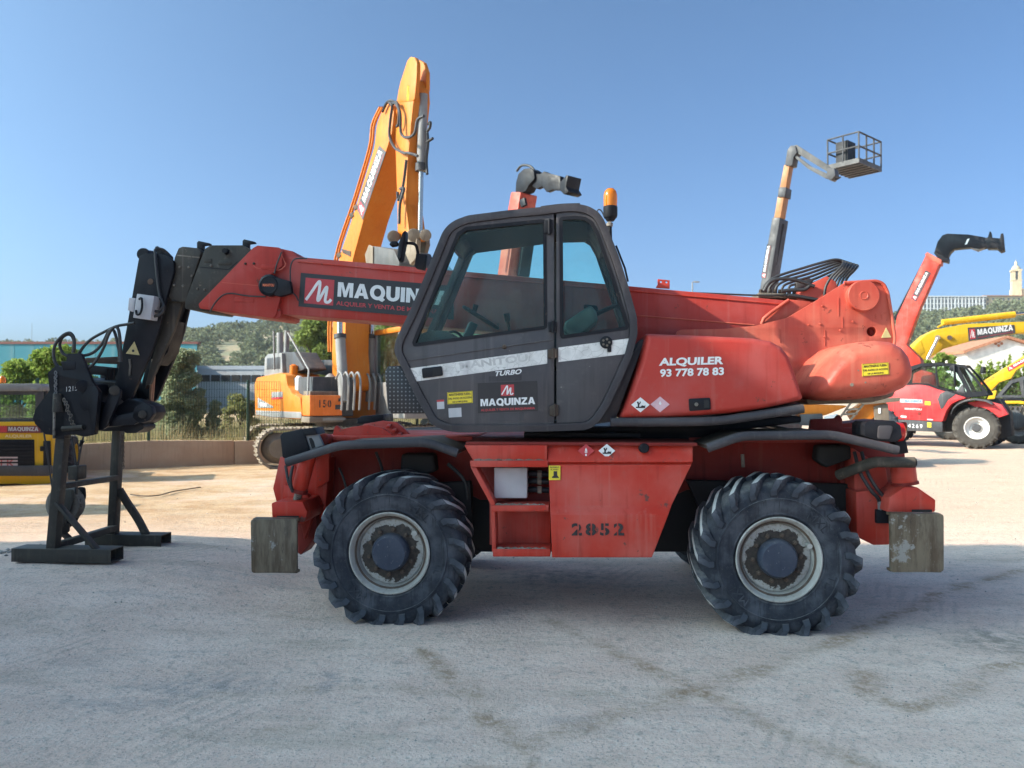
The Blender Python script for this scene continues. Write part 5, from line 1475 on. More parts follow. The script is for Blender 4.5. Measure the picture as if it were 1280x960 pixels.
mb = MB(); mb.cyl(V(72, 492, TY0 - .02), V(73, 515, TY0 - .02), .035, .05, 12); mb.build("shackle", BLKG, tool, bevel=.004)
# ropes, counterweight block and hook
HYk = .12
mb = MB(); mb.tube([V(90, 545, HYk), V(95.5, 582, HYk)], .010, 6); mb.build("wire_rope", HOSE, tool)
mb = MB(); mb.tube([V(104, 546, HYk), V(97.5, 582, HYk)], .008, 6); mb.build("wire_rope", HOSE, tool)
mb = MB(); mb.tube([V(55, 541, HYk), V(62, 588, HYk), V(70, 640, HYk)], .008, 6); mb.build("wire_rope", HOSE, tool)
mb = MB(); mb.cyl(V(103, 551, HYk), V(100, 558, HYk), .022, .012, 8); mb.build("rope_clamp", BLK, tool)
MB().prism(rnd(P(HYk, [(91, 582), (103, 581.5), (102.5, 599), (90.5, 599)]), .01, 2), HYk - .07, HYk + .07).build("limit_weight", BLKG, tool, bevel=.008)
MB().beam(V(96, 598, HYk), V(95, 618, HYk), .02, .02).build("wire_rope", HOSE, tool)
MB().prism(rnd(P(HYk, [(91, 610), (99, 610), (100, 622), (95, 640), (88, 655), (76, 664), (72, 655), (73, 630), (78, 618)]), .03, 3), HYk - .10, HYk - .075).build("hook_block", BLKG, tool, bevel=.005)
MB().prism(rnd(P(HYk, [(91, 610), (99, 610), (100, 622), (95, 640), (88, 655), (76, 664), (72, 655), (73, 630), (78, 618)]), .03, 3), HYk + .075, HYk + .10).build("hook_cheek", BLK, tool, bevel=.005)
c = V(82, 630, HYk); MB().lathe([(.15, -.06), (.165, -.05), (.14, -.02), (.14, .02), (.165, .05), (.15, .06)], 28, c).build("sheave", STEEL, tool, ang=50)
mb = MB(); mb.lathe([(.02, .05), (.05, .03), (.05, -.03), (.03, -.05)], 14, V(80, 660, HYk), axis='Z'); mb.build("hook_swivel", BLKG, tool)
hk = smooth_path([V(80, 662, HYk), V(80, 667, HYk), V(85, 672, HYk), V(88, 677, HYk), V(84, 682.5, HYk), V(77, 683, HYk), V(73, 677, HYk), V(73, 671, HYk)], 5)
mb = MB(); mb.tube(hk, lambda t: .026 + .012 * sin(t * pi) - .014 * t, 10); mb.build("hook", RUST, tool, ang=60)
mb = MB(); mb.beam(V(80, 666, HYk), V(74, 674, HYk), .02, .012); mb.build("hook_latch", STEEL, tool)
MGREY = paint("mid_grey_machine_paint", (0.065, 0.066, 0.068), 0.5, dust=0.2, grime=0.35)
# ------------------------------------------------------------------ simple far wheel
_bw = {}
def bg_wheel(parent, loc, rz, R, w, rimmat, tyremat=None):
    key = (round(R, 3), round(w, 3), rimmat.name)
    if key not in _bw:
        tm = tyremat or TYREB
        mb = MB().lathe(tyre_profile(R, w), 40, closed=True)
        ty = mb.mesh("wheel", [tm], ang=50)
        h = w / 2
        rim = MB().lathe([(R * .52, -h * .8), (R * .53, -h * .98), (R * .49, -h * .98), (R * .45, -h * .5), (R * .30, -h * .42), (R * .28, -h * .2), (0.0001, -h * .2)], 32, caps=False).mesh("rim", rimmat, ang=40)
        hub = MB().lathe([(R * .20, -h * .2), (R * .20, -h * .5), (R * .15, -h * .65), (0.0001, -h * .66)], 20).mesh("hub_cap", DGREY, ang=40)
        lg = MB(); n = 18
        for side in (1, -1):
            for k in range(n):
                a0 = 2 * pi * (k + (.5 if side < 0 else 0)) / n
                b = len(lg.v); pr = [(R * .84, -h * 1.0, 0.0), (R * .95, -h * .85, .03), (R * .955, h * .08, .26)]
                for (r, y, da) in pr:
                    for (dr, dw) in ((-.03, -1), (R * .045, -.8), (R * .045, .8), (-.03, 1)):
                        a = a0 + da * side + dw * .05
                        lg.v.append(((r + dr) * sin(a), y * side, (r + dr) * cos(a)))
                for q in range(2):
                    for i in range(4):
                        j = (i + 1) % 4
                        lg.face((b + 4 * q + i, b + 4 * q + j, b + 4 * q + 4 + j, b + 4 * q + 4 + i))
                lg.face((b, b + 3, b + 2, b + 1)); lg.face((b + 8, b + 9, b + 10, b + 11))
        lgm = lg.mesh("tread", tm, smooth=False)
        _bw[key] = (ty, rim, hub, lgm)
    ty, rim, hub, lgm = _bw[key]
    o = link("wheel", ty, parent, loc); o.rotation_euler = (0, 0, rz)
    link("rim", rim, o); link("hub_cap", hub, o)
    t = link("tread", lgm, o); t["kind"] = "stuff"
    return o

def pbuild(fr, Y, pts, y1, name, mat, parent, r=0.0, bevel=.008, n=3):
    p = fr.P(Y, pts)
    if r: p = rnd(p, r, n)
    return MB().prism(p, Y, y1).build(name, mat, parent, bevel=bevel)

def ptube(fr, pts, r, name, mat, parent, Y=None, n=8, sm=True):
    v = [fr.V(*q) if len(q) == 3 else fr.V(q[0], q[1], Y) for q in pts]
    mb = MB(); mb.tube(smooth_path(v, 4) if sm and len(v) > 2 else v, r, n)
    return mb.build(name, mat, parent, ang=60)

# ------------------------------------------------------------------ orange excavator
E = Frame(-4.32, 20.0, 55)
exc = empty("excavator", E, "orange crawler excavator with its tall boom raised behind the red telehandler's boom", "excavator")
boomp = [(416, 490), (415, 440), (416, 395), (424, 322), (447, 252), (468, 184), (471, 155), (479, 134), (487, 127), (493, 140), (491, 162), (485, 181), (468, 234), (455, 272), (441, 324), (432, 398), (431, 440), (434, 490)]
eb = pbuild(E, -.36, boomp, .28, "boom", ORANGE, exc, .3)
q = [(440, 250), (465, 180), (481, 186), (457, 262)]
# company sign along the boom, reading upward
def ramp_sign(fr, Y, a0, a1, b0, b1, parent, base=DGREY, field=True):
    """sign with left/bottom end a0-a1 (outer, inner) and right end b0-b1; reads from a to b with 'up' = a0 side"""
    A0, A1, B0, B1 = [Vector(fr.U(*q, Y)) for q in (a0, a1, b0, b1)]
    MB().prism([tuple(A0), tuple(A1), tuple(B1), tuple(B0)], Y - .006, Y + .01).build("sign_panel", base, parent, smooth=False)
    def at(u, v):
        lo = A1 + (B1 - A1) * u; hi = A0 + (B0 - A0) * u
        return tuple(lo + (hi - lo) * v)
    if field:
        MB().flat([at(.03, .12), at(.15, .12), at(.15, .88), at(.03, .88)], Y - .009).build("emblem_field", REDV, parent, smooth=False, fix=False)
        m_logo([at(.04, .18), at(.14, .18), at(.04, .82)], Y - .012, WHITE, parent, .13)
    lettering("MAQUINZA", [at(.20, .3), at(.96, .3), at(.20, .82)], Y - .009, WHITE, parent, bold=.04)
    lettering("ALQUILER Y VENTA DE MAQUINARIA", [at(.20, .1), at(.96, .1), at(.20, .2)], Y - .009, REDV, parent, bold=.01)
ramp_sign(E, -.366, (446, 261), (453.5, 275), (474, 182), (482.5, 190), eb, base=MGREY)
for k, off in enumerate((-2, -5)):
    ptube(E, [(416 + off, 440), (416 + off, 398), (424 + off, 322), (447 + off, 250), (466 + off, 186), (470 + off, 156), (480 + off, 134)], .03, "pipe_line", ORANGE, eb, Y=-.30 + .1 * k)
for (a, b) in ((424, 318), (445, 258), (440, 268)):
    pbuild(E, -.38, [(a - 4, b), (a, b - 3), (a + 2, b + 2), (a - 2, b + 5)], -.30, "pipe_clamp", RUST, eb, bevel=.004)
pbuild(E, -.375, [(427, 311), (438, 314), (438, 321), (428, 316)], -.35, "boom_lug", RUST, eb, .02)
# stick hanging down in front
stickp = [(503, 100), (512, 96), (516, 108), (517, 124), (514, 152), (509, 209), (507, 255), (511, 287), (512, 300), (497, 300), (496.5, 250), (494, 175), (495.5, 128), (499, 108)]
es = pbuild(E, -.30, stickp, .10, "stick", ORANGE, exc, .15)
pbuild(E, -.31, [(500, 104), (509, 76), (513, 71), (518, 71.5), (521, 78), (521, 92), (518, 126), (497, 128)], -.22, "stick_cheek", ORANGE, es, .1)
pbuild(E, .03, [(505, 104), (514, 78), (523, 74.5), (529, 78), (533, 90), (533, 112), (527, 128), (508, 128)], .12, "stick_cheek", ORANGE, es, .1)
pbuild(E, -.31, [(509, 107), (512, 107), (511, 126), (508, 126)], -.302, "stick_label", YELV, es, bevel=0)
cyA, cyB, cyC = E.V(529, 118, -.05), E.V(526.5, 214, -.05), E.V(525, 294, -.05)
mb = MB(); mb.cyl(cyA, cyB, .10, .10, 16); ec = mb.build("bucket_cylinder", LGREY, exc)
mb = MB(); mb.cyl(cyB, cyB + (cyC - cyB) * -.12, .13, .13, 16); mb.build("cylinder_gland", DGREY, ec)
mb = MB(); mb.cyl(cyB, cyC, .055, .055, 12); mb.build("cylinder_rod", CHROME, ec)
for pts in ([(486, 128), (490, 133), (488, 150), (487, 170), (494, 185), (505, 191), (509, 191)], [(491, 130), (496, 128), (499, 140), (498, 155), (496, 158)], [(478, 140), (484, 128), (492, 127), (500, 140), (501, 165), (508, 172), (518, 167), (522, 150), (530, 145)], [(535, 155), (538, 153), (537, 160), (533, 165)], [(533, 178), (541, 173)], [(534, 165), (535, 180), (533, 200), (534, 218)], [(509, 191), (517, 193), (522, 195)], [(508, 200), (505, 225), (502, 240), (498, 250), (497, 240)], [(500, 236), (505, 236), (500, 255), (499, 280)]):
    ptube(E, pts, .032, "hose", DGREY if pts[0][0] < 530 else HOSE, exc, Y=-.42 if pts[0][0] < 515 else .0, n=6)
# bucket linkage and bucket curled under
pbuild(E, -.40, [(506, 290), (516, 288), (521, 300), (520, 322), (508, 336), (500, 330), (505, 310)], -.30, "link_arm", DUSTY, exc, .05)
pbuild(E, .30, [(505, 288), (532, 290), (533, 306), (526, 330), (512, 332), (508, 310)], .40, "link_arm", DUSTY, exc, .05)
for (a, b, r) in ((492, 296, .14), (517, 294, .14), (532, 294, .12), (497, 330, .10)):
    mb = MB(); mb.cyl(E.V(a, b, -.45), E.V(a, b, .30), r, r, 16); mb.build("link_pin", DUSTY, exc, bevel=.01)
bk = MB()
bpts = E.P(-.65, [(458, 332), (456, 318), (461, 307), (470, 308), (492, 312), (500, 330), (490, 350), (470, 352)])
bk.prism(rnd(bpts, .1, 3), -.65, .25); bk = bk.build("bucket", MGREY, exc, bevel=.02)
pbuild(E, -.68, [(458, 332), (456, 318), (461, 306), (466, 308), (466, 334)], -.655, "bucket_cheek", DUSTY, bk, .02)
for k in range(5):
    MB().beam(E.V(458, 330, -.55 + .27 * k), E.V(452, 345, -.55 + .27 * k), .09, .06).build("bucket_tooth", DUSTY, bk)
# boom lift cylinders
for Y in (-.56, .46):
    a, b, c = E.V(430 if Y < 0 else 463, 502, Y), E.V(425 if Y < 0 else 464, 418, Y), E.V(424.5 if Y < 0 else 464, 360, Y)
    mb = MB(); mb.cyl(a, b, .125, .125, 16); cy = mb.build("boom_cylinder", LGREY, exc)
    mb = MB(); mb.cyl(b - (b - a) * .06, b, .15, .15, 16); mb.build("cylinder_gland", DGREY, cy)
    mb = MB(); mb.cyl(b, c, .07, .07, 12); mb.build("cylinder_rod", CHROME, cy)
    for k in range(4):
        s = -.25 + .15 * k
        p0 = a + Vector((.1, s, .55)); mb = MB(); mb.tube(smooth_path([p0, p0 + Vector((.25, 0, .15)), p0 + Vector((.42, 0, -.1)), p0 + Vector((.35, 0, -.75))], 4), .028, 6); mb.build("hose", LGREY, exc)
# upper house: side, counterweight, tool box, cab
def zz(py, Y, px): return E.U(px, py, Y)[1]
sidep = [(318, 480), (321, 472), (330, 470), (350, 466), (357, 468), (359, 482), (365, 492), (375, 497), (378, 524), (340, 522), (319, 519)]
eh = pbuild(E, -1.45, sidep, -.55, "engine_house", ORANGE, exc, .12, .02)
pbuild(E, -1.46, [(319.5, 513), (376, 515), (377, 523), (340, 521.5), (320, 518.5)], -1.44, "skirt", LGREY, eh, .02)
pbuild(E, -1.465, [(339, 490), (353, 489.5), (353, 498), (339, 499)], -1.45, "maker_plate", LGREY, eh)
pbuild(E, -1.466, [(339, 497.3), (353, 496.2), (353, 498.4), (339, 499.4)], -1.46, "plate_band", REDV, eh, bevel=0)
pbuild(E, -1.465, [(322, 497), (341, 508), (341, 510), (322, 510)], -1.45, "decal", LGREY, eh)
pbuild(E, -1.468, [(325, 503), (333, 504.5), (333, 508), (325, 507.5)], -1.46, "decal_mark", WHITE, eh, bevel=0)
MB().prism([(-3.0, 1.05), (-.2, 1.05), (-.2, 2.0), (-3.0, 2.0)], -.54, 1.45).build("engine_house", ORANGE, exc, bevel=.05)
xt = E.U(376, 500, -1.45)[0]
tb_z0, tb_z1 = zz(523, -1.45, 415), zz(494, -1.45, 415)
tbx = MB().box(xt + .02, xt + .55, -1.43, -.62, tb_z0 + .02, tb_z1).build("tool_box", paint("deep_orange_paint", (0.68, 0.16, 0.02), .45, dust=.4, dustcol=(.5, .4, .27)), exc, bevel=.02)
MB().box(xt + .02, xt + .58, -1.45, -.60, tb_z0 - .14, tb_z0 + .0).build("bumper", DUSTY, exc, bevel=.015)
fx_ = xt + .556
def front_text(s, y0, y1, z0, z1, mat, par):
    lettering(s, [(fx_, y0, z0), (fx_, y1, z0), (fx_, y0, z1)], 0, mat, par, bold=.03, stencil=True, spacing=1.3)
front_text("150", -1.20, -.90, tb_z0 + .22, tb_z0 + .40, BLACKV, tbx)
MB().box(fx_ - .01, fx_ + .004, -.80, -.62, tb_z0 + .17, tb_z0 + .28).build("box_latch", DGREY, tbx)
MB().box(fx_ - .01, fx_ + .004, -.72, -.60, tb_z0 + .36, tb_z0 + .44).build("box_latch", DGREY, tbx)
MB().box(fx_ + .02, fx_ + .04, -1.12, -.55, tb_z0 - .09, tb_z0 - .03).build("bumper_strip", LGREY, tbx)
MB().box(-1.5, xt + .25, -1.25, -.2, 1.2, tb_z1 + .45).build("pump_bay", DGREY, exc, bevel=.02)
MB().box(xt - .1, xt + .35, -1.35, -.6, tb_z1, tb_z1 + .1).build("step_tread", DUSTY, exc, bevel=.01)
mb = MB(); mb.lathe([(.09, 0), (.1, .1), (.1, .3), (.06, .36), (0.0001, .37)], 16, E.V(374, 488, -1.2), axis='Z'); mb.build("air_filter", WHITE, exc)
mb = MB(); mb.lathe([(.14, -.1), (.2, .05), (.18, .3), (.05, .42), (0.0001, .43)], 16, E.V(413, 488, -.6), axis='Z'); mb.build("tank_cap", LGREY, exc)
pbuild(E, -1.2, [(330, 470), (331, 447), (335, 442.5), (352, 441), (353, 468)], -.6, "radiator_hood", LGREY, exc, .04, .02)
pbuild(E, -1.21, [(333, 462), (333.5, 448), (350, 446), (350, 461)], -1.19, "hood_screen", DGREY, exc)
pbuild(E, -1.1, [(353, 468), (352, 440), (368, 440), (381, 462)], -.5, "engine_cover", DGREY, exc, .05, .02)
pbuild(E, .0, [(368, 466), (369, 450), (421, 450), (423, 470)], .8, "rear_cover", DGREY, exc, .05, .02)
mb = MB(); mb.cyl(E.V(357, 466, -.9), E.V(359, 413, -.9), .07, .07, 14); mb.build("exhaust_stack", LGREY, exc)
mb = MB(); mb.cyl(E.V(350, 462, -.9), E.V(350, 416, -.9), .09, .09, 14); mb.build("exhaust_stack", LGREY, exc)
ptube(E, [(360, 416, -1.3), (386, 462, -1.3), (385, 490, -1.35), (383, 515, -1.4)], .025, "handrail", LGREY, exc, sm=False)
ptube(E, [(342, 414, -1.3), (343, 462, -1.3)], .025, "handrail", LGREY, exc, sm=False)
mb = MB(); mb.lathe([(.10, -.1), (.10, .12), (.04, .16), (0.0001, .16)], 14, E.V(367, 463, -1.2), axis='Z'); mb.build("filler_cap", AMBER, exc)
cz0, cz1 = 1.15, zz(418, .6, 485)
cabx = MB().box(.7, 2.35, .50, 1.45, cz0, cz0 + .9).build("cab", LGREY, exc, bevel=.04)
for (x, y) in ((.75, .55), (2.3, .55), (.75, 1.4), (2.3, 1.4)):
    MB().beam((x, y, cz0 + .9), (x - (.25 if x > 2 else 0), y, cz1), .10, .10).build("cab_pillar", LGREY, cabx, bevel=.01)
MB().box(.65, 2.15, .48, 1.47, cz1, cz1 + .14).build("cab_roof", ORANGE, cabx, bevel=.04)
MB().box(.8, 2.05, .52, .53, cz0 + .9, cz1).build("cab_window", BGGLASS, cabx)
MB().prism([(2.33, cz0 + .9), (2.35, cz0 + .9), (2.10, cz1), (2.08, cz1)], .6, 1.35).build("cab_window", BGGLASS, cabx)
mb = MB(); mb.cyl((0, 0, .85), (0, 0, 1.12), .75, .75, 30); mb.build("slewing_ring", DUSTY, exc)
# crawler tracks, turned the other way from the house
yawU = radians(80)
shoe = MB(); shoe.box(-.095, .095, -.30, .30, -.02, .02); shoe.box(-.085, -.055, -.30, .30, .02, .055); shoe.box(.0, .03, -.30, .30, .02, .045)
shoe = shoe.mesh("track_shoe", DUSTY, smooth=False)
def track(Yc):
    L, H = 4.7, .96; r = H / 2 - .04
    tr = MB().box(-L / 2 + .3, L / 2 - .3, Yc - .16, Yc + .16, .22, H - .24).build("track", DUSTY, exc, bevel=.04)
    tr.rotation_euler = (0, 0, yawU)
    n = 54; per = 2 * (L - 2 * r) + 2 * pi * r
    for k in range(n):
        s = per * k / n; a = L - 2 * r
        if s < a: x, z, ang = -a / 2 + s, H / 2 + r, 0
        elif s < a + pi * r:
            t = (s - a) / r; x, z, ang = a / 2 + r * sin(t), H / 2 + r * cos(t), t
        elif s < 2 * a + pi * r: x, z, ang = a / 2 - (s - a - pi * r), H / 2 - r, pi
        else:
            t = (s - 2 * a - pi * r) / r; x, z, ang = -a / 2 - r * sin(t), H / 2 - r * cos(t), pi + t
        o = link("track_shoe", shoe, tr, (x, Yc, z)); o.rotation_euler = (0, ang, 0)
    for x in (-L / 2 + r + .02, L / 2 - r - .02):
        MB().lathe([(.22, -.29), (.26, -.24), (.36, -.12), (.36, .12), (.26, .24), (.22, .29)], 24, (x, Yc, H / 2)).build("idler_wheel", DUSTY, tr)
    for k in range(7):
        MB().lathe([(.1, -.2), (.1, .2)], 12, (-1.5 + .5 * k, Yc, .2)).build("track_roller", DUSTY, tr)
track(-1.25); track(1.25)
cx_ = MB().box(-1.2, 1.2, -.95, .95, .35, .8).build("track_frame", DUSTY, exc, bevel=.05); cx_.rotation_euler = (0, 0, yawU)

# ------------------------------------------------------------------ telehandlers whose booms stand up behind
def carrier(fr, root, xc, yc, L=4.4, W=2.2, paintm=RED2, R=.6):
    MB().box(xc - L / 2, xc + L / 2, yc - .5, yc + .5, .55, 1.15).build("chassis", paintm, root, bevel=.03)
    for sx in (-1, 1):
        for sy in (-1, 1):
            bg_wheel(root, (xc + sx * L * .33, yc + sy * (W / 2 - .2), R), 0 if sy < 0 else pi, R, .42, LGREY)
    MB().box(xc - L * .22, xc + L * .22, yc - W / 2 + .15, yc + W / 2 - .15, .75, 1.25).build("tank_box", paintm, root, bevel=.03)

R1 = Frame(-.75, 23.0, 50)
t1 = empty("tall_boom_telehandler", R1, "red telehandler whose upright boom with folded black head rises behind the cab", "telehandler", None)
carrier(R1, t1, 0, 0)
MB().box(-1.2, 1.0, -.6, .6, 1.25, 2.1).build("turret", RED2, t1, bevel=.04)
p1 = [(639, 240), (651, 240), (641, 300), (630, 380), (617, 470), (603, 470), (617, 380), (628, 300)]
b1 = pbuild(R1, -.30, p1, .32, "boom", RED2, t1, .05)
pbuild(R1, -.31, [(643, 262), (645, 262), (633, 340), (631, 340)], -.30, "boom_groove", REDD, b1, bevel=0)
pbuild(R1, -.05, [(657, 262), (661, 262), (649, 345), (646, 345)], .335, "cable_track", BLK, b1)
hd1 = pbuild(R1, -.22, [(644, 243), (645, 228), (648, 217), (655, 211), (662, 210), (667, 213), (668, 224), (661, 231), (657, 239)], .10, "boom_head", BLK, t1, .1)
pbuild(R1, -.15, [(659, 228), (662, 217), (675, 217.5), (680, 214), (684, 216), (700, 220), (701, 238), (690, 237), (683, 240), (678, 233), (670, 236)], .0, "carriage", BLK, t1, .05)
pbuild(R1, -.25, [(700, 228), (708, 219), (710, 219), (707, 234), (711, 240), (705, 243), (700, 238)], .25, "fork_hook", BLK, t1, .03)
ptube(R1, [(646, 214), (652, 207), (663, 208), (670, 218), (668, 232)], .035, "hose", HOSE, t1, Y=-.1)
for k in range(4):
    pbuild(R1, -.33 + .15 * k, [(649, 250 - k), (655, 247), (657, 256), (651, 259)], -.25 + .15 * k, "cable_guide", BLK, t1, bevel=.004)

R2 = Frame(15.2, 32.0, 35)
t2 = empty("leaning_boom_telehandler", R2, "red telehandler whose slanting boom ends in a long black jib at the right", "telehandler")
carrier(R2, t2, 1.2, .2)
p2 = [(1158, 317.5), (1175.5, 327), (1150.5, 383), (1131, 436), (1126, 470), (1112, 470), (1116, 432), (1121, 396)]
b2 = pbuild(R2, -.30, p2, .34, "boom", RED, t2, .06)
pbuild(R2, -.33, [(1156, 318), (1159, 315), (1177, 325), (1176, 331), (1159, 322)], .37, "boom_collar", RED2, b2, .03)
pbuild(R2, -.1, [(1156, 322), (1158.5, 324), (1124, 394), (1119, 400), (1117, 397)], .1, "hose_track", BLK, b2)
ramp_sign(R2, -.306, (1156.5, 337), (1163, 340.5), (1138, 374), (1145, 377.5), b2) if False else ramp_sign(R2, -.306, (1138.5, 373), (1145, 377), (1157, 337.5), (1163.5, 341), b2)
ht = pbuild(R2, -.24, [(1167, 316), (1171, 313), (1186, 322), (1185, 328), (1174, 325)], .28, "boom_section", BLK, t2, .03)
pbuild(R2, -.24, [(1168, 315), (1172, 302), (1178, 294), (1184, 292), (1210, 293), (1228, 296), (1240, 299), (1240, 307), (1224, 311), (1212, 309), (1200, 310), (1192, 311), (1187, 316), (1184, 323)], .26, "jib", BLK, t2, .03)
pbuild(R2, -.25, [(1209, 299), (1212, 298), (1209, 305), (1206, 306)], -.24, "jib_label", WHITE, t2, bevel=0)
pbuild(R2, -.2, [(1205, 309), (1212, 309), (1222, 313), (1232, 309), (1228, 305)], .2, "jib_cylinder", LGREY, t2, .03)
pbuild(R2, -.3, [(1231, 299), (1235, 296), (1237, 289), (1239, 290), (1240, 297), (1250, 298), (1251, 292), (1254, 291.5), (1255, 303), (1256, 312), (1251, 314), (1246, 310), (1234, 310)], .3, "carriage", BLK, t2, .02)
pbuild(R2, -.5, [(1120, 434), (1132, 430), (1150, 448), (1156, 480), (1118, 482)], .5, "turret", RED, t2, .1)
pbuild(R2, -.7, [(1118, 472), (1146, 461), (1166, 466), (1170, 490), (1118, 492)], .9, "engine_cover", RED, t2, .15, .03)

# ------------------------------------------------------------------ boom lift with basket
B1 = Frame(8.6, 29.0, 42)
t3 = empty("boom_lift", B1, "dark grey and orange boom lift holding an empty railed basket high against the sky", "boom lift")
ORL = paint("pale_orange_paint", (0.33, 0.15, 0.06), .45, dust=.2, grime=.2)
mb_ = [(945, 395), (957.5, 318), (966, 271), (973, 271), (964, 318), (957, 395)]
pbuild(B1, -.25, [(923, 530), (938, 450), (951, 355), (965.5, 272), (975, 272), (962, 355), (952, 450), (940, 530)], .50, "boom", DGREY, t3, .03)
pbuild(B1, -.21, [(967.5, 272), (972, 245.5), (980, 245.5), (975.5, 272)], .22, "boom_section", ORL, t3)
pbuild(B1, -.26, [(972, 246), (973.5, 234), (982.5, 234), (981, 246)], .26, "boom_collar", DGREY, t3)
pbuild(B1, -.18, [(974.5, 235), (980, 206), (987, 206), (982, 235)], .18, "boom_section", ORL, t3)
pbuild(B1, -.22, [(981, 207), (984, 188), (988, 182), (994, 182), (996, 190), (992, 196), (990, 207)], .22, "boom_knuckle", DGREY, t3, .05)
pbuild(B1, -.28, [(961, 290), (974, 279), (978, 283), (966, 345), (955, 350)], .02, "lift_cylinder", BLK, t3, .05) if False else None
ptube(B1, [(977, 280, .1), (968, 330, .1), (957, 385, .1)], .10, "lift_cylinder", BLK, t3, sm=False, n=12)
ramp_sign(B1, -.256, (951.5, 347), (957, 349), (959, 305), (964.5, 306), t3)
pbuild(B1, -.16, [(991, 182), (996, 181), (1030, 203), (1041, 212), (1038, 217), (1028, 211), (994, 190)], .02, "jib_bar", MGREY, t3, .03)
pbuild(B1, -.16, [(990, 194), (994, 193), (1014, 208), (1034, 217), (1040, 221), (1036, 224), (1030, 222), (1010, 211)], .02, "jib_bar", MGREY, t3, .03)
pbuild(B1, -.2, [(1034, 210), (1043, 210), (1044, 219), (1039, 225), (1033, 223)], .2, "basket_mount", DGREY, t3, .05)
ptube(B1, [(1040, 222), (1046, 224), (1051, 221)], .03, "hose", HOSE, t3, Y=0)
# basket: a frame of its own, its floor seen from below
depth_b = B1.o.y - 1.2
K = WP(1074, 203, depth_b)      # near corner of the floor slab
KB = Frame(K.x, K.y, -40, 0)
def kb(x, y, z):                # from basket axes to lift axes
    w = KB.o + KB.ex * x + KB.ey * y + Vector((0, 0, z))
    return B1.loc(w)
zf_ = K.z
def kbox(x0, x1, y0, y1, z0, z1, name, mat, par):
    m = MB(); b = 0
    for z in (z0, z1):
        for (x, y) in ((x0, y0), (x1, y0), (x1, y1), (x0, y1)):
            m.v.append(tuple(kb(x, y, z)))
    m.face((0, 3, 2, 1)); m.face((4, 5, 6, 7))
    for i in range(4):
        j = (i + 1) % 4; m.face((i, j, 4 + j, 4 + i))
    return m.build(name, mat, par)
BW, BD, BH = 1.05, 1.75, 0.95
# corner reference: left near corner at px 1045, right near at ~1105
bas = kbox(0.0, BW + .75, 0, BD * .7, zf_, zf_ + .18, "basket", MGREY, t3)
W2, D2 = BW + .75, BD * .7
for k in range(6):
    kbox(.1 + k * .3, .16 + k * .3, .03, D2 - .03, zf_ - .035, zf_ - .001, "floor_rib", DGREY, bas)
def krail(p, q, r=.032):
    m = MB(); m.cyl(kb(*p), kb(*q), r, r, 8); m.build("rail", DGREY, bas)
zt = zf_ + .18 + BH
for (x, y) in ((0.02, 0.02), (W2 * .34, .02), (W2 * .67, .02), (W2 - .02, .02), (W2 - .02, D2 - .02), (W2 * .5, D2 - .02), (.02, D2 - .02), (.02, D2 * .5)):
    krail((x, y, zf_ + .14), (x, y, zt))
for z in (zt, zf_ + .14 + BH * .5):
    krail((.02, .02, z), (W2 - .02, .02, z)); krail((W2 - .02, .02, z), (W2 - .02, D2 - .02, z)); krail((W2 - .02, D2 - .02, z), (.02, D2 - .02, z)); krail((.02, D2 - .02, z), (.02, .02, z))
kbox(.15, .75, .5, .95, zf_ + .2, zf_ + .98, "control_box", BLK, bas)
xb3 = B1.U(932, 515, 0)[0]
MB().box(xb3 - 1.7, xb3 + 1.7, -1.1, 1.1, .4, 1.0).build("chassis", DGREY, t3, bevel=.04)
MB().box(xb3 - 2.0, xb3 + .8, -.8, .8, 1.05, 1.9).build("turntable", ORANGE, t3, bevel=.05)
for sx in (-1.2, 1.2):
    for sy in (-1, 1):
        bg_wheel(t3, (xb3 + sx, sy * .95, .5), 0 if sy < 0 else pi, .5, .36, LGREY)

# ------------------------------------------------------------------ folded orange lift under the counterweight
B2 = Frame(7.9, 19.5, 18)
t4 = empty("folded_platform_lift", B2, "folded orange platform lift half hidden under the red counterweight", "platform lift")
pbuild(B2, -.3, [(985, 512), (1008, 505), (1062, 507), (1032, 519), (1000, 524)], .3, "boom", ORANGE, t4, .03)
pbuild(B2, -.35, [(1060, 516), (1080, 503), (1110, 500), (1104, 510), (1090, 524), (1066, 526)], .35, "turntable", ORANGE, t4, .04)
pbuild(B2, -.5, [(1062, 500), (1096, 498), (1126, 497), (1124, 502), (1080, 506)], -.42, "guard_rail", DUSTY, t4, .01)
for q in (((1050, 522), (1064, 503)), ((1063, 525), (1082, 502)), ((1056, 512), (1076, 511)), ((1053, 518), (1072, 517))):
    MB().beam(B2.V(*q[0], -.45), B2.V(*q[1], -.45), .05, .05).build("ladder_bar", DUSTY, t4)
pbuild(B2, -.4, [(1000, 518), (1028, 517), (1030, 532), (1000, 532)], .4, "motor_box", DGREY, t4, .03)
pbuild(B2, -.42, [(1029, 521), (1047, 517), (1049, 524), (1034, 527)], -.38, "control_panel", WHITE, t4)
pbuild(B2, -.4, [(1092, 508), (1110, 504), (1112, 530), (1094, 534)], .4, "hydraulic_unit", DUSTY, t4, .02)
pbuild(B2, -.42, [(1098, 510), (1101, 510), (1101, 517), (1098, 517)], -.40, "label", WHITE, t4, bevel=0)
pbuild(B2, -.3, [(960, 515), (1000, 512), (1004, 530), (960, 532)], .3, "battery_box", DGREY, t4, .03)
c0 = B2.U(1040, 540, 0)[0]
MB().box(c0 - 1.6, c0 + 1.3, -.9, .9, .35, .75).build("chassis", DGREY, t4, bevel=.03)
for sx in (-1.2, .9):
    for sy in (-1, 1):
        bg_wheel(t4, (c0 + sx, sy * .85, .42), 0 if sy < 0 else pi, .42, .3, LGREY)
sr = B2.U(1085, 540, -.2)
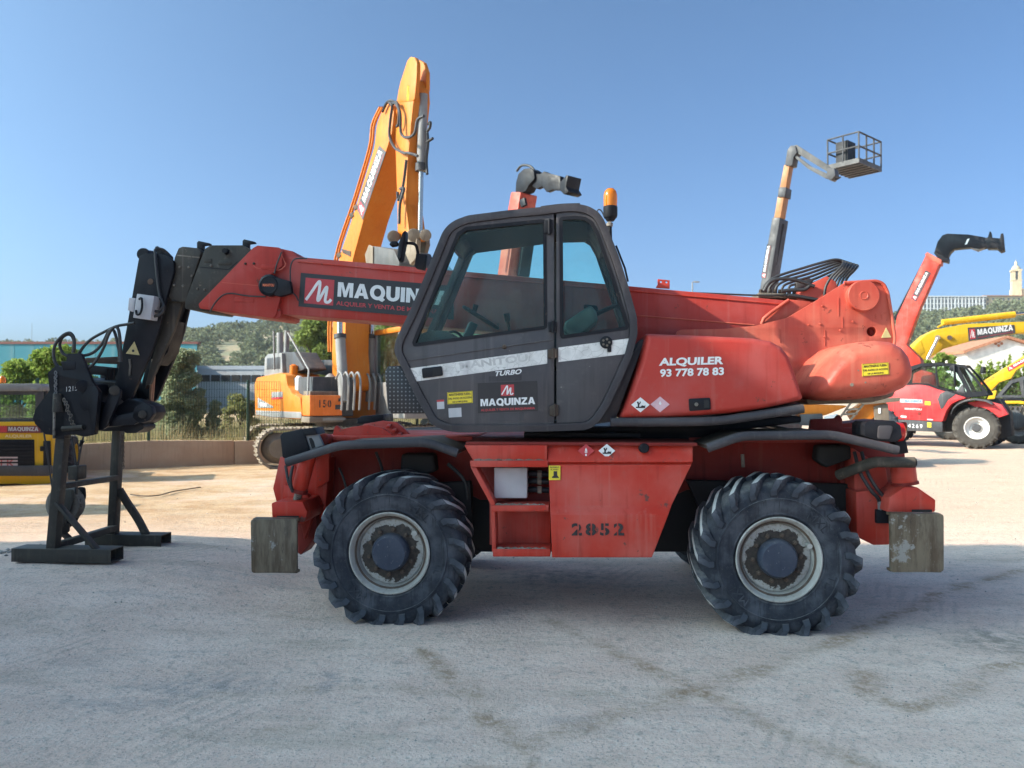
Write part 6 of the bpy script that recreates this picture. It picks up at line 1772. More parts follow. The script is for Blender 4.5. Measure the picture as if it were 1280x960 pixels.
pbuild(B2, -.2, [(636, 545), (665, 545), (665, 550), (636, 550)], 0, "tow_bar", ORANGE, t4) if False else None

# ------------------------------------------------------------------ red compact telehandler with the number 4269
T = Frame(14.9, 24.8, 42)
t5 = empty("numbered_telehandler", T, "red compact telehandler numbered 4269 with black cab parked at the right", "telehandler")
REDB = paint("bright_red_paint", (0.55, 0.035, 0.04), 0.35, dust=0.2, grime=0.15, fade=(0.60, 0.07, 0.07))
w5 = bg_wheel(t5, (0, .22, .67), radians(14), .68, .46, paint("white_rim_paint", (.62, .61, .58), .5, dust=.5), TYREB)
bg_wheel(t5, (-2.9, .22, .67), 0, .68, .46, LGREY, RUB); bg_wheel(t5, (0, 2.0, .67), pi, .68, .46, LGREY, RUB); bg_wheel(t5, (-2.9, 2.0, .67), pi, .68, .46, LGREY, RUB)
hood5 = [(1085, 500), (1095, 488), (1117, 484), (1133, 481.5), (1150, 481), (1160, 482.5), (1172, 487), (1190, 492), (1209, 497.5), (1199, 500), (1189, 505), (1183, 513), (1179, 524), (1178, 527), (1118, 523.5), (1085, 521)]
h5 = pbuild(T, .06, hood5, 1.0, "engine_hood", REDB, t5, .08, .04)
pbuild(T, .05, [(1085, 521.5), (1118, 524), (1178, 527.5), (1178, 540), (1118, 538), (1085, 536)], 1.0, "skirt", DGREY, t5, .03, .02)
lettering("4269", [T.U(1135, 534.5, .045), T.U(1153, 535.5, .045), T.U(1135, 529.5, .045)], .043, WHITE, t5, bold=.02, spacing=1.5)
pbuild(T, .045, [(1159, 528), (1164, 528.4), (1164, 534.4), (1159, 534)], .05, "warning_sticker", YELV, t5, bevel=0)
pbuild(T, .045, [(1156, 501.5), (1163, 502), (1163, 506.5), (1156, 506)], .055, "warning_sticker", YELV, t5, bevel=0)
pbuild(T, .045, [(1125, 498.5), (1153, 499.5), (1153, 504), (1125, 503)], .055, "sign_panel", GREYB, t5, bevel=0)
lettering("MAQUINZA", [T.U(1131, 503, .043), T.U(1152, 503.6, .043), T.U(1131, 499.5, .043)], .042, plain("blue_print", (.08, .2, .35)), t5, bold=.03)
lettering("MANITOU", [T.U(1131, 512, .045), T.U(1152, 513, .045), T.U(1131, 509.6, .045)], .045, WHITE, h5, bold=.02)
pbuild(T, .045, [(1126, 519.5), (1133, 520), (1133, 522), (1126, 521.6)], .055, "label", WHITE, h5, bevel=0)
pbuild(T, .045, [(1159, 523.5), (1166, 524), (1166, 525.6), (1159, 525.2)], .055, "label", GREYB, h5, bevel=0)
pbuild(T, .05, [(1172, 499), (1175, 492), (1183, 488.5), (1195, 493), (1185, 500), (1179, 510), (1176, 512)], .07, "air_grille", DGREY, t5, .03)
c = T.V(1149, 517, .055); MB().lathe([(0.0001, -.01), (.05, -.01), (.06, 0)], 14, c).build("hood_catch", REDD, h5)
# fender over the wheel
fpts = [(1188.5, 517), (1191, 510), (1197, 504), (1206, 500), (1218, 498), (1232, 500), (1240, 504)]
outer = T.P(.0, fpts); inner_ = T.P(.0, [(a, b + 2.2) for a, b in fpts])
MB().prism(outer + inner_[::-1], .0, .5).build("fender", DGREY, t5, bevel=.01)
# cab: frame bars and panes
cbo = [(1122, 484), (1128, 463), (1138, 458), (1150, 454.5), (1175, 453), (1193, 454.5), (1205, 456), (1218, 470), (1232, 488), (1236, 494), (1208, 497), (1172, 487), (1160, 482.5), (1140, 481.5)]
cbi = [(1131, 480), (1133, 466), (1150, 458.5), (1175, 456.5), (1190, 458), (1197, 468), (1206, 485), (1209, 491), (1190, 489), (1172, 484), (1160, 479.5), (1145, 478.5)]
cab5 = MB().holed(rnd(T.P(.25, cbo), .08, 3), [rnd(T.P(.25, cbi), .05, 2), rnd(T.P(.25, [(1198, 458.5), (1205, 459.5), (1216, 472), (1229, 489), (1214, 490), (1207, 476)]), .04, 2)], .25, .33).build("cab", BLK, t5)
MB().holed(rnd(T.P(.25, cbo), .08, 3), [rnd(T.P(.25, cbi), .05, 2), rnd(T.P(.25, [(1198, 458.5), (1205, 459.5), (1216, 472), (1229, 489), (1214, 490), (1207, 476)]), .04, 2)], 1.05, 1.12).build("cab_side", BLK, cab5)
MB().prism(T.P(.25, [(1128, 463), (1138, 458), (1150, 454.5), (1175, 453), (1193, 454.5), (1205, 456), (1205, 458), (1193, 456.5), (1175, 455), (1150, 456.5), (1130, 464.5)]), .335, 1.045).build("cab_roof", BLK, cab5)
MB().prism(inset(T.P(.25, cbi), -.01), .28, .29).build("cab_window", BGGLASS, cab5)
MB().prism(T.P(.25, [(1197, 457.5), (1206, 458.5), (1218, 471), (1231, 489.5), (1213, 491), (1206, 476)]), .28, .29).build("cab_window", BGGLASS, cab5)
MB().beam(T.V(1170, 457, .28), T.V(1172, 484, .28), .05, .05).build("cab_pillar", BLK, cab5)
MB().beam(T.V(1193, 456, .22), T.V(1194, 482, .22), .16, .05).build("mirror", BLK, cab5, bevel=.01)
pbuild(T, .2, [(1186, 460), (1190, 456), (1193, 459), (1192, 464), (1188, 464)], .25, "mirror_head", BLK, cab5, .02)
pbuild(T, .5, [(1150, 484), (1152, 470), (1168, 468), (1170, 484)], .8, "seat", REDB, cab5, .03)
pbuild(T, .25, [(1195, 490), (1203, 480), (1206, 490), (1206, 497)], .4, "dash_console", DGREY, cab5, .02)
pbuild(T, .48, [(1180, 540), (1183, 515), (1190, 506), (1204, 501), (1240, 504), (1246, 540)], .60, "wheel_arch", DARK, t5)
# front end: red axle carrier, black boom nose between the wheels
pbuild(T, .3, [(1208, 503), (1230, 500), (1252, 506), (1260, 518), (1248, 522), (1225, 512)], .6, "axle_carrier", REDB, t5, .03)
pbuild(T, .7, [(1218, 500), (1250, 498), (1262, 516), (1265, 545), (1235, 552), (1222, 540)], 1.2, "boom_nose", BLK, t5, .06)

# ------------------------------------------------------------------ yellow telehandler at the right edge
Yt = Frame(18.2, 27.0, 36)
t6 = empty("yellow_telehandler", Yt, "yellow telehandler with low slanting boom cut off at the right edge", "telehandler")
yb_ = pbuild(Yt, 0, [(1229.5, 476), (1280, 444.5), (1345, 404), (1345, 424), (1280, 457), (1270, 463), (1264, 473), (1249, 478), (1238, 489), (1232, 485)], .5, "boom", YELLOW, t6, .05, .015)
ramp_sign(Yt, -.006, (1258.5, 459.5), (1261, 464.5), (1296, 438), (1298, 443.5), yb_, base=REDV, field=True)
lettering("ALQUILER", [Yt.U(1226, 482.5, -.004), Yt.U(1244, 473, -.004), Yt.U(1225, 478.5, -.004)], -.004, ORGV, yb_, bold=.01)
pbuild(Yt, -.1, [(1233, 502), (1238, 489), (1246, 488), (1243, 500)], .4, "carriage_arm", YELLOW, t6, .03)
pbuild(Yt, -.3, [(1236, 502), (1246, 498), (1266, 496.5), (1290, 500), (1330, 505), (1330, 508), (1290, 503), (1264, 500), (1244, 504)], .3, "fender", BLK, t6, .02)
pbuild(Yt, -.32, [(1246, 505), (1255, 501), (1275, 501), (1310, 506), (1310, 509), (1274, 504.5), (1257, 504.5), (1249, 508)], -.25, "yellow_guard", YELLOW, t6, .01)
MB().holed(Yt.P(-.2, [(1244, 497), (1262, 476), (1280, 470), (1330, 468), (1330, 497)]), [Yt.P(-.2, [(1252, 494), (1265, 479), (1274, 476.5), (1277, 494)]), Yt.P(-.2, [(1281, 494), (1279, 475), (1322, 473), (1322, 494)])], -.2, -.1).build("cab", DGREY, t6)
pbuild(Yt, -.15, [(1248, 495), (1262, 479), (1280, 473), (1325, 472), (1325, 495)], -.14, "cab_window", BGGLASS, t6, bevel=0)
MB().holed(Yt.P(-.2, [(1244, 497), (1262, 476), (1280, 470), (1330, 468), (1330, 497)]), [Yt.P(-.2, [(1252, 494), (1265, 479), (1274, 476.5), (1277, 494)]), Yt.P(-.2, [(1281, 494), (1279, 475), (1322, 473), (1322, 494)])], .9, 1.0).build("cab_side", DGREY, t6)
pbuild(Yt, -.4, [(1263, 514), (1270, 511), (1279, 519), (1290, 522), (1290, 532), (1268, 536)], -.3, "fork_plate", DGREY, t6, .02)
pbuild(Yt, -.2, [(1258, 508), (1290, 508), (1340, 512), (1340, 535), (1262, 535)], 1.0, "chassis", DUSTY, t6, .04, .02)
for k in range(4):
    MB().beam(Yt.V(1258 + 6 * k, 507, -.28), Yt.V(1256 + 6 * k, 514, -.28), .05, .05).build("guard_bar", DGREY, t6)
a = Yt.U(1272, 540, -.1)
bg_wheel(t6, (a[0], .1, .6), radians(10), .6, .42, LGREY, RUB); bg_wheel(t6, (a[0], 1.7, .6), pi, .6, .42, LGREY, RUB)
bg_wheel(t6, (a[0] + 2.8, .1, .6), 0, .6, .42, LGREY, RUB); bg_wheel(t6, (a[0] + 2.8, 1.7, .6), pi, .6, .42, LGREY, RUB)
mb = MB(); mb.lathe([(.09, 0), (.1, .1), (.07, .25), (0.0001, .26)], 14, Yt.V(1229, 467, .4), axis='Z'); mb.build("work_lamp", BLK, t6)

# ------------------------------------------------------------------ yellow excavator boom over the right side
Ye = Frame(22.0, 34.0, 6)
t7 = empty("yellow_excavator", Ye, "yellow excavator whose long bent boom reaches in from the right edge", "excavator")
yb2 = pbuild(Ye, -.3, [(1137, 441), (1145, 430), (1157, 419), (1172, 411.5), (1207, 405), (1280, 402), (1360, 402), (1420, 430), (1400, 450), (1350, 420), (1280, 416), (1240, 421), (1210, 427.5), (1180, 436), (1160, 449), (1148, 450)], .3, "boom", YELLOW, t7, .1, .02)
ramp_sign(Ye, -.306, (1209.5, 409.5), (1211, 426.5), (1268, 406), (1269, 416.5), yb2)
pbuild(Ye, -.31, [(1151, 424), (1156, 440), (1147, 448), (1140, 440)], -.30, "boom_cheek", YELLOW, yb2, .03)
mb = MB(); mb.cyl(Ye.V(1187, 422, -.31), Ye.V(1187, 422, -.35), .1, .1, 14); mb.build("boom_pin", RUST, yb2)
cA, cB, cC = Ye.V(1178, 403, 0), Ye.V(1268, 393, 0), Ye.V(1330, 386, 0)
mb = MB(); mb.cyl(cA, cB, .14, .14, 14); mb.build("stick_cylinder", YELLOW, t7)
mb = MB(); mb.cyl(cB, cC, .07, .07, 10); mb.build("cylinder_rod", CHROME, t7)
mb = MB(); mb.cyl(Ye.V(1172, 423, -.5), Ye.V(1159, 449, -.5), .08, .08, 10); mb.build("cylinder_rod", CHROME, t7)
mb = MB(); mb.cyl(Ye.V(1172, 422, -.55), Ye.V(1172, 422, -.3), .11, .11, 10); mb.build("rod_eye", DUSTY, t7)
ptube(Ye, [(1172, 409), (1190, 401), (1210, 401)], .04, "hose", YELLOW, t7, Y=-.1)
x7 = Ye.U(1410, 450, 0)[0]
MB().box(x7 - .6, x7 + 3.2, -1.4, 1.4, 1.1, 2.4).build("engine_house", YELLOW, t7, bevel=.05)
MB().box(x7 - 1.2, x7 + 2.8, -1.5, -.9, .0, .95).build("track", DUSTY, t7, bevel=.2); MB().box(x7 - 1.2, x7 + 2.8, .9, 1.5, .0, .95).build("track", DUSTY, t7, bevel=.2)

# ------------------------------------------------------------------ yellow skid steer at the left edge
S = Frame(-9.3, 14.8, -19)
t8 = empty("skid_steer_loader", S, "yellow and black skid steer loader seen from behind at the left edge", "loader")
bs = pbuild(S, 0, [(-100, 541), (60, 541), (63, 545), (63, 604), (52, 607), (20, 604.5), (-60, 607), (-100, 604)], 1.1, "body", YELLOW, t8, .03, .02)
MB().prism(S.P(0, [(-70, 549), (43, 549.5), (43.5, 582.5), (-70, 582.5)]), -.03, .02).build("rear_grille", BLK, t8, bevel=.01)
for k in range(7):
    MB().beam(S.V(-70, 553 + k * 4.2, -.04), S.V(41, 553 + k * 4.2, -.04), .02, .03).build("grille_slat", BLK, t8)
pbuild(S, -.04, [(-70, 571), (22, 571), (22, 586), (-70, 586)], -.03, "licence_plate", plain("plate_pink", (.62, .5, .5), .5), t8, bevel=0)
lettering("E 2417 BFK", [S.U(-62, 584, -.045), S.U(19, 584, -.045), S.U(-62, 573.5, -.045)], -.045, plain("plate_print", (.5, .12, .12), .5), t8, bold=.01)
pbuild(S, -.08, [(-100, 583), (64, 582), (66, 591), (60, 595), (-100, 595)], .2, "bumper", DGREY, t8, .02, .01)
pbuild(S, -.01, [(54, 551), (63, 551), (64, 582), (54, 582)], .02, "door_post", BLK, t8, .01)
pbuild(S, -.05, [(50, 558), (56, 558), (56, 564), (50, 564)], .0, "door_latch", BLK, t8, .005)
sx_ = S.U(63.5, 560, 0)[0]
MB().box(sx_ - .02, sx_ + .012, .08, .5, S.U(63, 584, 0)[1], S.U(63, 547, 0)[1]).build("side_vent", BLK, t8, bevel=.005)
pbuild(S, .02, [(-100, 533), (52, 533), (60, 541), (-100, 541)], .5, "rear_deck", DGREY, t8, .01)
pbuild(S, -.02, [(-90, 531.5), (50, 532), (50, 541), (-90, 541)], .02, "sign_panel", SIGNR, t8, bevel=0)
pbuild(S, -.022, [(0, 532.5), (8.5, 532.5), (8.5, 540.5), (0, 540.5)], -.02, "emblem_field", REDV, t8, bevel=0)
lettering("MAQUINZA", [S.U(10.5, 539.5, -.024), S.U(48, 539.5, -.024), S.U(10.5, 533.5, -.024)], -.024, GREYB, t8, bold=.03)
lettering("ALQUILER", [S.U(6, 547.5, -.005), S.U(40, 547.5, -.005), S.U(6, 543.2, -.005)], -.005, plain("pale_print", (.75, .62, .35), .5), t8, bold=.02)
cb8 = MB().holed(rnd(S.P(.12, [(-80, 531), (-80, 484), (-74, 480.5), (47, 480.5), (53, 484), (54, 531)]), .03, 3), [rnd(S.P(.12, [(-72, 524), (-72, 493), (44, 493.5), (45, 524)]), .02, 2)], .12, .2).build("cab", DGREY, t8, bevel=.008)
MB().prism(S.P(.12, [(-72, 525), (-72, 492), (45, 492), (46, 525)]), .15, .16).build("rear_window", BGGLASS, cb8)
MB().prism(rnd(S.P(.1, [(-82, 486), (-80, 480), (49, 479.5), (53.5, 483), (53.5, 489), (-82, 489)]), .02, 2), .08, 1.3).build("cab_roof", LGREY, cb8, bevel=.02)
MB().holed(rnd(S.P(.12, [(-80, 531), (-80, 484), (-74, 480.5), (47, 480.5), (53, 484), (54, 531)]), .03, 3), [rnd(S.P(.12, [(-72, 524), (-72, 493), (44, 493.5), (45, 524)]), .02, 2)], 1.2, 1.28).build("cab_front", DGREY, cb8)
xw = S.U(54, 500, .12)[0]; z0, z1 = S.U(54, 530, .12)[1], S.U(54, 488, .12)[1]
for yy in (.45, .8):
    MB().beam((xw - .03, yy, z0), (xw - .03, yy, z1), .05, .05).build("cab_pillar", DGREY, cb8)
MB().box(xw - .05, xw - .045, .2, 1.2, z0, z1).build("side_window", BGGLASS, cb8)
pbuild(S, .06, [(38, 484), (48, 484), (48, 488), (38, 488)], .1, "roof_lamp", LGREY, cb8, .01)
mb = MB(); mb.lathe([(.06, 0), (.06, .1), (.03, .14), (0.0001, .145)], 14, S.V(3, 479, .4), axis='Z'); mb.build("beacon", AMBER, t8)
pbuild(S, -.03, [(-100, 528), (53, 527), (56, 532), (-100, 533)], .15, "window_ledge", YELLOW, t8, .01)
xs8 = S.U(63, 570, 0)[0]
bg_wheel(t8, (xs8 - .02, .75, .42), pi / 2 + pi / 2, .42, .32, YELLOW, RUB) if False else None
for yy in (.93, 2.3):
    bg_wheel(t8, (xs8 - .13, yy, .42), radians(90), .42, .30, YELLOW, RUB)
    bg_wheel(t8, (xs8 - 1.85, yy, .42), radians(-90), .42, .30, YELLOW, RUB)
MB().box(xs8 - 1.7, xs8 - .15, 1.1, 2.2, .3, 1.1).build("front_frame", YELLOW, t8, bevel=.04)
pbuild(S, 0.03, [(62, 543), (66, 541.5), (66, 600), (62, 604)], .35, "corner_post", YELLOW, t8, .01, .01)

# unseen box added left of the frame to throw the long shade on the sand
bxf = Frame(-11.2, 10.7, 0)
bx = empty("shade_box", bxf, "unseen container standing left of the yard beside the loader", "blocker")
MB().box(-1.6, 1.5, -.55, .55, 0.05, 2.45).build("body", DGREY, bx, bevel=.02)
for k in range(12):
    MB().box(-1.5 + k * .25, -1.38 + k * .25, -.58, -.553, .15, 2.35).build("side_rib", DGREY, bx, bevel=.005)
# ------------------------------------------------------------------ leaves
def leaf_cloud(name, mat, centers, radii, n, size, seed, parent=None, flat=.8, up=0.0, aspect=1.0):
    """many small leaf faces spread through the clumps of a crown"""
    rs = np.random.RandomState(seed)
    C = np.asarray(centers, float); Rr = np.asarray(radii, float)
    if Rr.ndim == 1: Rr = np.repeat(Rr[:, None], 3, 1)
    w = Rr.prod(1) ** (2 / 3); w /= w.sum()
    idx = rs.choice(len(C), n, p=w)
    d = rs.normal(size=(n, 3)); d /= np.linalg.norm(d, axis=1)[:, None]
    r = rs.uniform(.35, 1.0, n) ** .5
    P0 = C[idx] + d * Rr[idx] * r[:, None]
    a = rs.normal(size=(n, 3)); a[:, 2] = a[:, 2] * flat + up; a /= np.linalg.norm(a, axis=1)[:, None]
    b = np.cross(a, rs.normal(size=(n, 3))); b /= np.linalg.norm(b, axis=1)[:, None]
    s = size * rs.uniform(.55, 1.3, n)[:, None]
    V0 = P0 - a * s; V1 = P0 + b * s * .5 * aspect; V2 = P0 + a * s; V3 = P0 - b * s * .5 * aspect
    verts = np.stack([V0, V1, V2, V3], 1).reshape(-1, 3)
    me = bpy.data.meshes.new(name)
    me.vertices.add(4 * n); me.vertices.foreach_set("co", verts.ravel())
    me.loops.add(4 * n); me.loops.foreach_set("vertex_index", np.arange(4 * n, dtype=np.int32))
    me.polygons.add(n); me.polygons.foreach_set("loop_start", np.arange(0, 4 * n, 4, dtype=np.int32))
    me.materials.append(mat); me.update(); me.validate()
    return link(name, me, parent)

BARK = plain("bark", (0.10, 0.075, 0.055), .9, var=.5, scale=8)
OLIVE = leafmat("olive_leaves", (0.26, 0.30, 0.16), (0.34, 0.375, 0.23), (0.42, 0.44, 0.31), scale=1.2, trans=.5)
GREEN = leafmat("bright_green_leaves", (0.17, 0.25, 0.045), (0.25, 0.34, 0.07), (0.36, 0.42, 0.13), scale=.7, trans=.45)
POPLAR = leafmat("poplar_leaves", (0.13, 0.18, 0.045), (0.20, 0.26, 0.07), (0.29, 0.34, 0.12), scale=.6, trans=.45)
PINE = leafmat("hill_pine_leaves", (0.12, 0.14, 0.075), (0.165, 0.185, 0.105), (0.23, 0.24, 0.15), trans=.3, scale=.05)
STRAW = leafmat("dry_grass", (0.36, 0.29, 0.16), (0.27, 0.25, 0.11), (0.46, 0.38, 0.23), trans=.3, scale=.5)
WEED = leafmat("weed_leaves", (0.20, 0.22, 0.08), (0.27, 0.26, 0.11), (0.36, 0.33, 0.17), scale=.8, trans=.45)

def tree(label, cat, name, px, py_top, py_base, depth, half_px, mat, n, leaf, seed, group=None, spiky=False, clumps=26, zb=0.0, low=.15):
    base = WP(px, 495, depth); base.z = zb
    top = CAMH + (495 - py_top) / FPX * depth
    bot = zb
    hw = half_px / FPX * depth
    fr = Frame(base.x, base.y, 0, zb)
    root = empty(name, fr, label, cat, group)
    H = top - zb
    r = random.Random(seed)
    mb = MB(); mb.tube([(0, 0, -.1), (r.uniform(-.05, .05), 0, H * .3), (r.uniform(-.15, .15) * hw, 0, H * .7)], lambda t: max(.015, H * .028 * (1 - .8 * t)), 8)
    tk = mb.build("trunk", BARK, root)
    for k in range(5):
        a = r.uniform(0, 6.28); z = H * r.uniform(.25, .55)
        mb = MB(); mb.tube([(0, 0, z), (cos(a) * hw * .3, sin(a) * hw * .3, z + H * .12), (cos(a) * hw * .6, sin(a) * hw * .6, z + H * .26)], lambda t: max(.008, H * .013 * (1 - .7 * t)), 6)
        mb.build("limb", BARK, root)
    cs, rr = [], []
    for k in range(clumps):
        if spiky:
            x = r.uniform(-1, 1) * hw * .9; hgt = H * r.uniform(.55, 1.0) * (1 - .35 * (abs(x) / hw) ** 2)
            w = hw * r.uniform(.10, .2); cs.append((x, r.uniform(-.6, .6) * hw * .6, hgt * .55)); rr.append((w, w, hgt * .45))
        else:
            t = r.random(); z = H * (low + (1 - low) * t)
            prof = sqrt(max(0.03, 1 - ((t - .42) / .60) ** 2))
            a = r.uniform(0, 6.28); q = hw * prof * sqrt(r.random()) * .85
            w = hw * r.uniform(.22, .42)
            cs.append((cos(a) * q, sin(a) * q * .9, min(z, H - w * .6))); rr.append((w, w, w * r.uniform(.6, 1.0)))
    leaf_cloud("crown", mat, cs, rr, n, leaf, seed, root, up=.3 if spiky else 0)
    return root

# ------------------------------------------------------------------ low wall, fence, dry field
CONC = paint("earth_stained_concrete", (0.45, 0.295, 0.19), .9, dust=.4, dustcol=(.50, .36, .23), grime=.35, fade=(.50, .345, .23), chips=.05, chipcol=(.22, .16, .11))
A = GP(100, 588); Bp = GP(340, 578.5)
dw = (Bp - A); Lw = dw.length; dw.normalize()
yaw_w = -math.degrees(atan2(dw.y, dw.x))
Wf = Frame(A.x, A.y, yaw_w)
wall = empty("low_wall", Wf, "long low brown concrete wall at the back of the yard under the wire fence", "wall")
wh_ = 0.60
seam = [-9.0, -4.6, -0.4, 3.35, 7.4, 11.6, 16.0, 21.0]
for a, b in zip(seam[:-1], seam[1:]):
    m = MB(); n = 10
    for k in range(n + 1):
        x = a + .006 + (b - a - .012) * k / n
        z = wh_ + .03 * sin(x * 1.1) + random.uniform(-.006, .006)
        m.v += [(x, 0, -.1), (x, 0.02, z), (x, .24, z), (x, .26, -.1)]
    for k in range(n):
        q = 4 * k
        for i in range(3):
            m.face((q + i, q + i + 1, q + 5 + i, q + 4 + i))
    m.face((0, 1, 2, 3)); q = 4 * n; m.face((q + 3, q + 2, q + 1, q))
    m.build("wall_section", CONC, wall, bevel=.015)
FENCE = plain("green_fence_paint", (0.018, 0.06, 0.035), .5)
fence = empty("wire_fence", Frame(A.x, A.y, yaw_w), "green welded wire mesh fence standing on the low wall", "fence")
xp0 = Wf.U(186, 520, .13)[0]; xp1 = Wf.U(310, 520, .13)[0]; sp_ = (xp1 - xp0)
ft = Wf.U(310, 475, .13)[1]
mw = MB()
for k in range(-3, 7):
    x = xp0 + sp_ * k
    MB().box(x - .03, x + .03, .10, .16, wh_ - .05, ft).build("post", FENCE, fence, bevel=.004)
x = xp0 - 3 * sp_
while x < xp0 + 6 * sp_:
    b = len(mw.v); r_ = .004
    for z in (wh_ + .06, ft - .03):
        for (dx, dy) in ((-r_, -r_), (r_, -r_), (r_, r_), (-r_, r_)): mw.v.append((x + dx, .13 + dy, z))
    for i in range(4):
        j = (i + 1) % 4; mw.face((b + i, b + j, b + 4 + j, b + 4 + i))
    x += .06
for k in range(8):
    z = wh_ + .08 + (ft - wh_ - .12) * k / 7
    mw.box(xp0 - 3 * sp_, xp0 + 6 * sp_, .127, .133, z - .003, z + .003)
o = mw.build("wire_mesh", FENCE, fence, smooth=False, fix=False); o["kind"] = "stuff"

def field_points(n, seed, x0, x1, y0, y1):
    rs = np.random.RandomState(seed)
    X = rs.uniform(x0, x1, n); Y = y0 + (y1 - y0) * rs.uniform(0, 1, n) ** 1.5
    return X, Y, rs
def grass(name, mat, n, seed, x0, x1, y0, y1, h, w, label):
    X, Y, rs = field_points(n, seed, x0, x1, y0, y1)
    pts = []
    o = Wf.o; ex = Wf.ex; ey = Wf.ey
    patch = .55 + .75 * np.abs(np.sin(X * 1.7 + 2 * np.sin(Y * .8)) * np.cos(Y * 1.1 + X * .6))
    hh = h * rs.uniform(.4, 1.15, n) * patch; a = rs.uniform(0, 2 * pi, n); ln = rs.normal(0, .28, (n, 2)) * hh[:, None]
    bx = o.x + ex.x * X + ey.x * Y; by = o.y + ex.y * X + ey.y * Y
    V0 = np.stack([bx - np.cos(a) * w, by - np.sin(a) * w, np.zeros(n)], 1); V1 = np.stack([bx + np.cos(a) * w, by + np.sin(a) * w, np.zeros(n)], 1)
    V2 = np.stack([bx + ln[:, 0] + np.cos(a) * w * .3, by + ln[:, 1], hh], 1)
    me = bpy.data.meshes.new(name)
    me.vertices.add(3 * n); me.vertices.foreach_set("co", np.stack([V0, V1, V2], 1).ravel())
    me.loops.add(3 * n); me.loops.foreach_set("vertex_index", np.arange(3 * n, dtype=np.int32))
    me.polygons.add(n); me.polygons.foreach_set("loop_start", np.arange(0, 3 * n, 3, dtype=np.int32))
    me.materials.append(mat); me.update(); me.validate()
    return tag(link(name, me), label, "grass", kind="stuff")
grass("dry_grass", STRAW, 60000, 11, -12, 22, .35, 20, .98, .014, "tall dry straw coloured grass growing behind the wire fence")
grass("weeds", WEED, 7000, 12, -6, 22, .5, 16, .7, .025, "green weeds among the dry grass behind the fence")

tree("silvery olive bush growing just behind the wire fence", "bush", "olive_bush", 222, 438, 548, 22.5, 34, OLIVE, 60000, .05, 21, clumps=130, low=.02)
tree("loose green bush behind the black winch attachment", "bush", "green_bush", 84, 436, 545, 27, 46, GREEN, 16000, .10, 22, clumps=60, low=.05)
tree("low pale green bush above the skid steer loader", "bush", "green_bush", 22, 452, 545, 29, 42, GREEN, 12000, .10, 23, clumps=40, low=.05)
tree("thin weedy shrub behind the fence beside the excavator", "bush", "weed_shrub", 300, 494, 545, 24, 24, WEED, 5000, .06, 24, clumps=50, low=.02)
tree("small grey green shrub between olive bush and fence post", "bush", "weed_shrub", 268, 502, 548, 23, 15, OLIVE, 4000, .05, 25, clumps=40, low=.02)
tree("leafy green tree rising behind the excavator's engine hood", "tree", "poplar_tree", 398, 398, 540, 52, 36, POPLAR, 14000, .17, 26, clumps=60, low=.1)
tree("leafy green tree behind the excavator's cab", "tree", "poplar_tree", 492, 401, 540, 55, 40, POPLAR, 14000, .17, 27, clumps=60, low=.1)
for k, (px, top, hw, d) in enumerate(((1182, 441, 17, 44), (1158, 452, 14, 40))):
    tree(("bright green tree below the yellow excavator's boom", "small bright green tree half hidden behind the leaning red boom")[k], "tree", "vine_tree", px, top, 520, d, hw, GREEN, 4500, .14, 30 + k, clumps=40, low=.1)
for k, (px, top, hw, d) in enumerate(((1226, 446, 12, 41), (1243, 440, 13, 42), (1262, 438, 13, 42), (1284, 436, 16, 43))):
    tree(("leftmost of the spiky green trees before the white house", "second spiky green tree from the left before the white house", "third spiky green tree from the left before the white house", "rightmost spiky green tree at the picture's edge before the white house")[k], "tree", "vine_tree", px, top, 520, d, hw, GREEN, 3500, .12, 40 + k, "spiky trees before the white house", spiky=True, clumps=26)

# ------------------------------------------------------------------ buildings
TEAL = paint("teal_cladding", (0.035, 0.20, 0.26), .5, dust=.1, grime=.15, fade=(.045, .23, .29), scale=.05)
ROOFR = plain("dark_red_trim", (0.16, 0.05, 0.04), .6)
def wall_panels(fr, name, label, cat, px0, px1, pyt, depth, mat, deep, trim=None, npan=8):
    d = fr
def px_box(px0, px1, pyt, depth, deep, mat, name, label, cat, trimmat=None, npan=10, trim_h=.25):
    a = WP(px0, 495, depth); b = WP(px1, 495, depth)
    f = Frame(a.x, depth, 0)
    root = empty(name, f, label, cat)
    Lb = b.x - a.x; z = CAMH + (495 - pyt) / FPX * depth
    sk = a.x / depth * deep * 1.02; sk2 = b.x / depth * deep * 1.04
    m_ = MB()
    for zq in (-.2, z):
        m_.v += [(0, .03, zq), (Lb, .03, zq), (Lb + sk2, deep, zq), (sk, deep, zq)]
    m_.face((0, 3, 2, 1)); m_.face((4, 5, 6, 7))
    for i in range(4):
        j = (i + 1) % 4; m_.face((i, j, 4 + j, 4 + i))
    m_.build("wall", mat, root, smooth=False)
    me = MB().box(0, Lb / npan - .04, 0, .03, -.2, z).mesh("wall_panel", mat, smooth=False)
    for k in range(npan):
        link("wall_panel", me, root, (k * Lb / npan + .02, 0, 0))
    if trimmat:
        MB().box(-.15, Lb + .1, -.08, .5, z, z + trim_h).build("roof_edge", trimmat, root)
    return root, f, Lb, z
px_box(-160, 246, 430, 72, 30, TEAL, "blue_warehouse", "long blue clad warehouse with dark red roof edge beyond the fence", "warehouse", ROOFR, 16, .22)
GREYW = plain("grey_cladding", (0.56, 0.56, 0.56), .5)
r_, f_, L_, z_ = px_box(246.5, 352, 462, 100, 18, GREYW, "grey_factory", "low grey factory with a dark window band in front of the hill", "factory", plain("grey_roof", (.5, .52, .55), .4), 9, .5)
for k in range(8):
    MB().box(.5 + k * L_ / 8.3, .5 + (k + .86) * L_ / 8.3, -.12, -.02, z_ - 1.55, z_ - .7).build("window", DARK, r_)

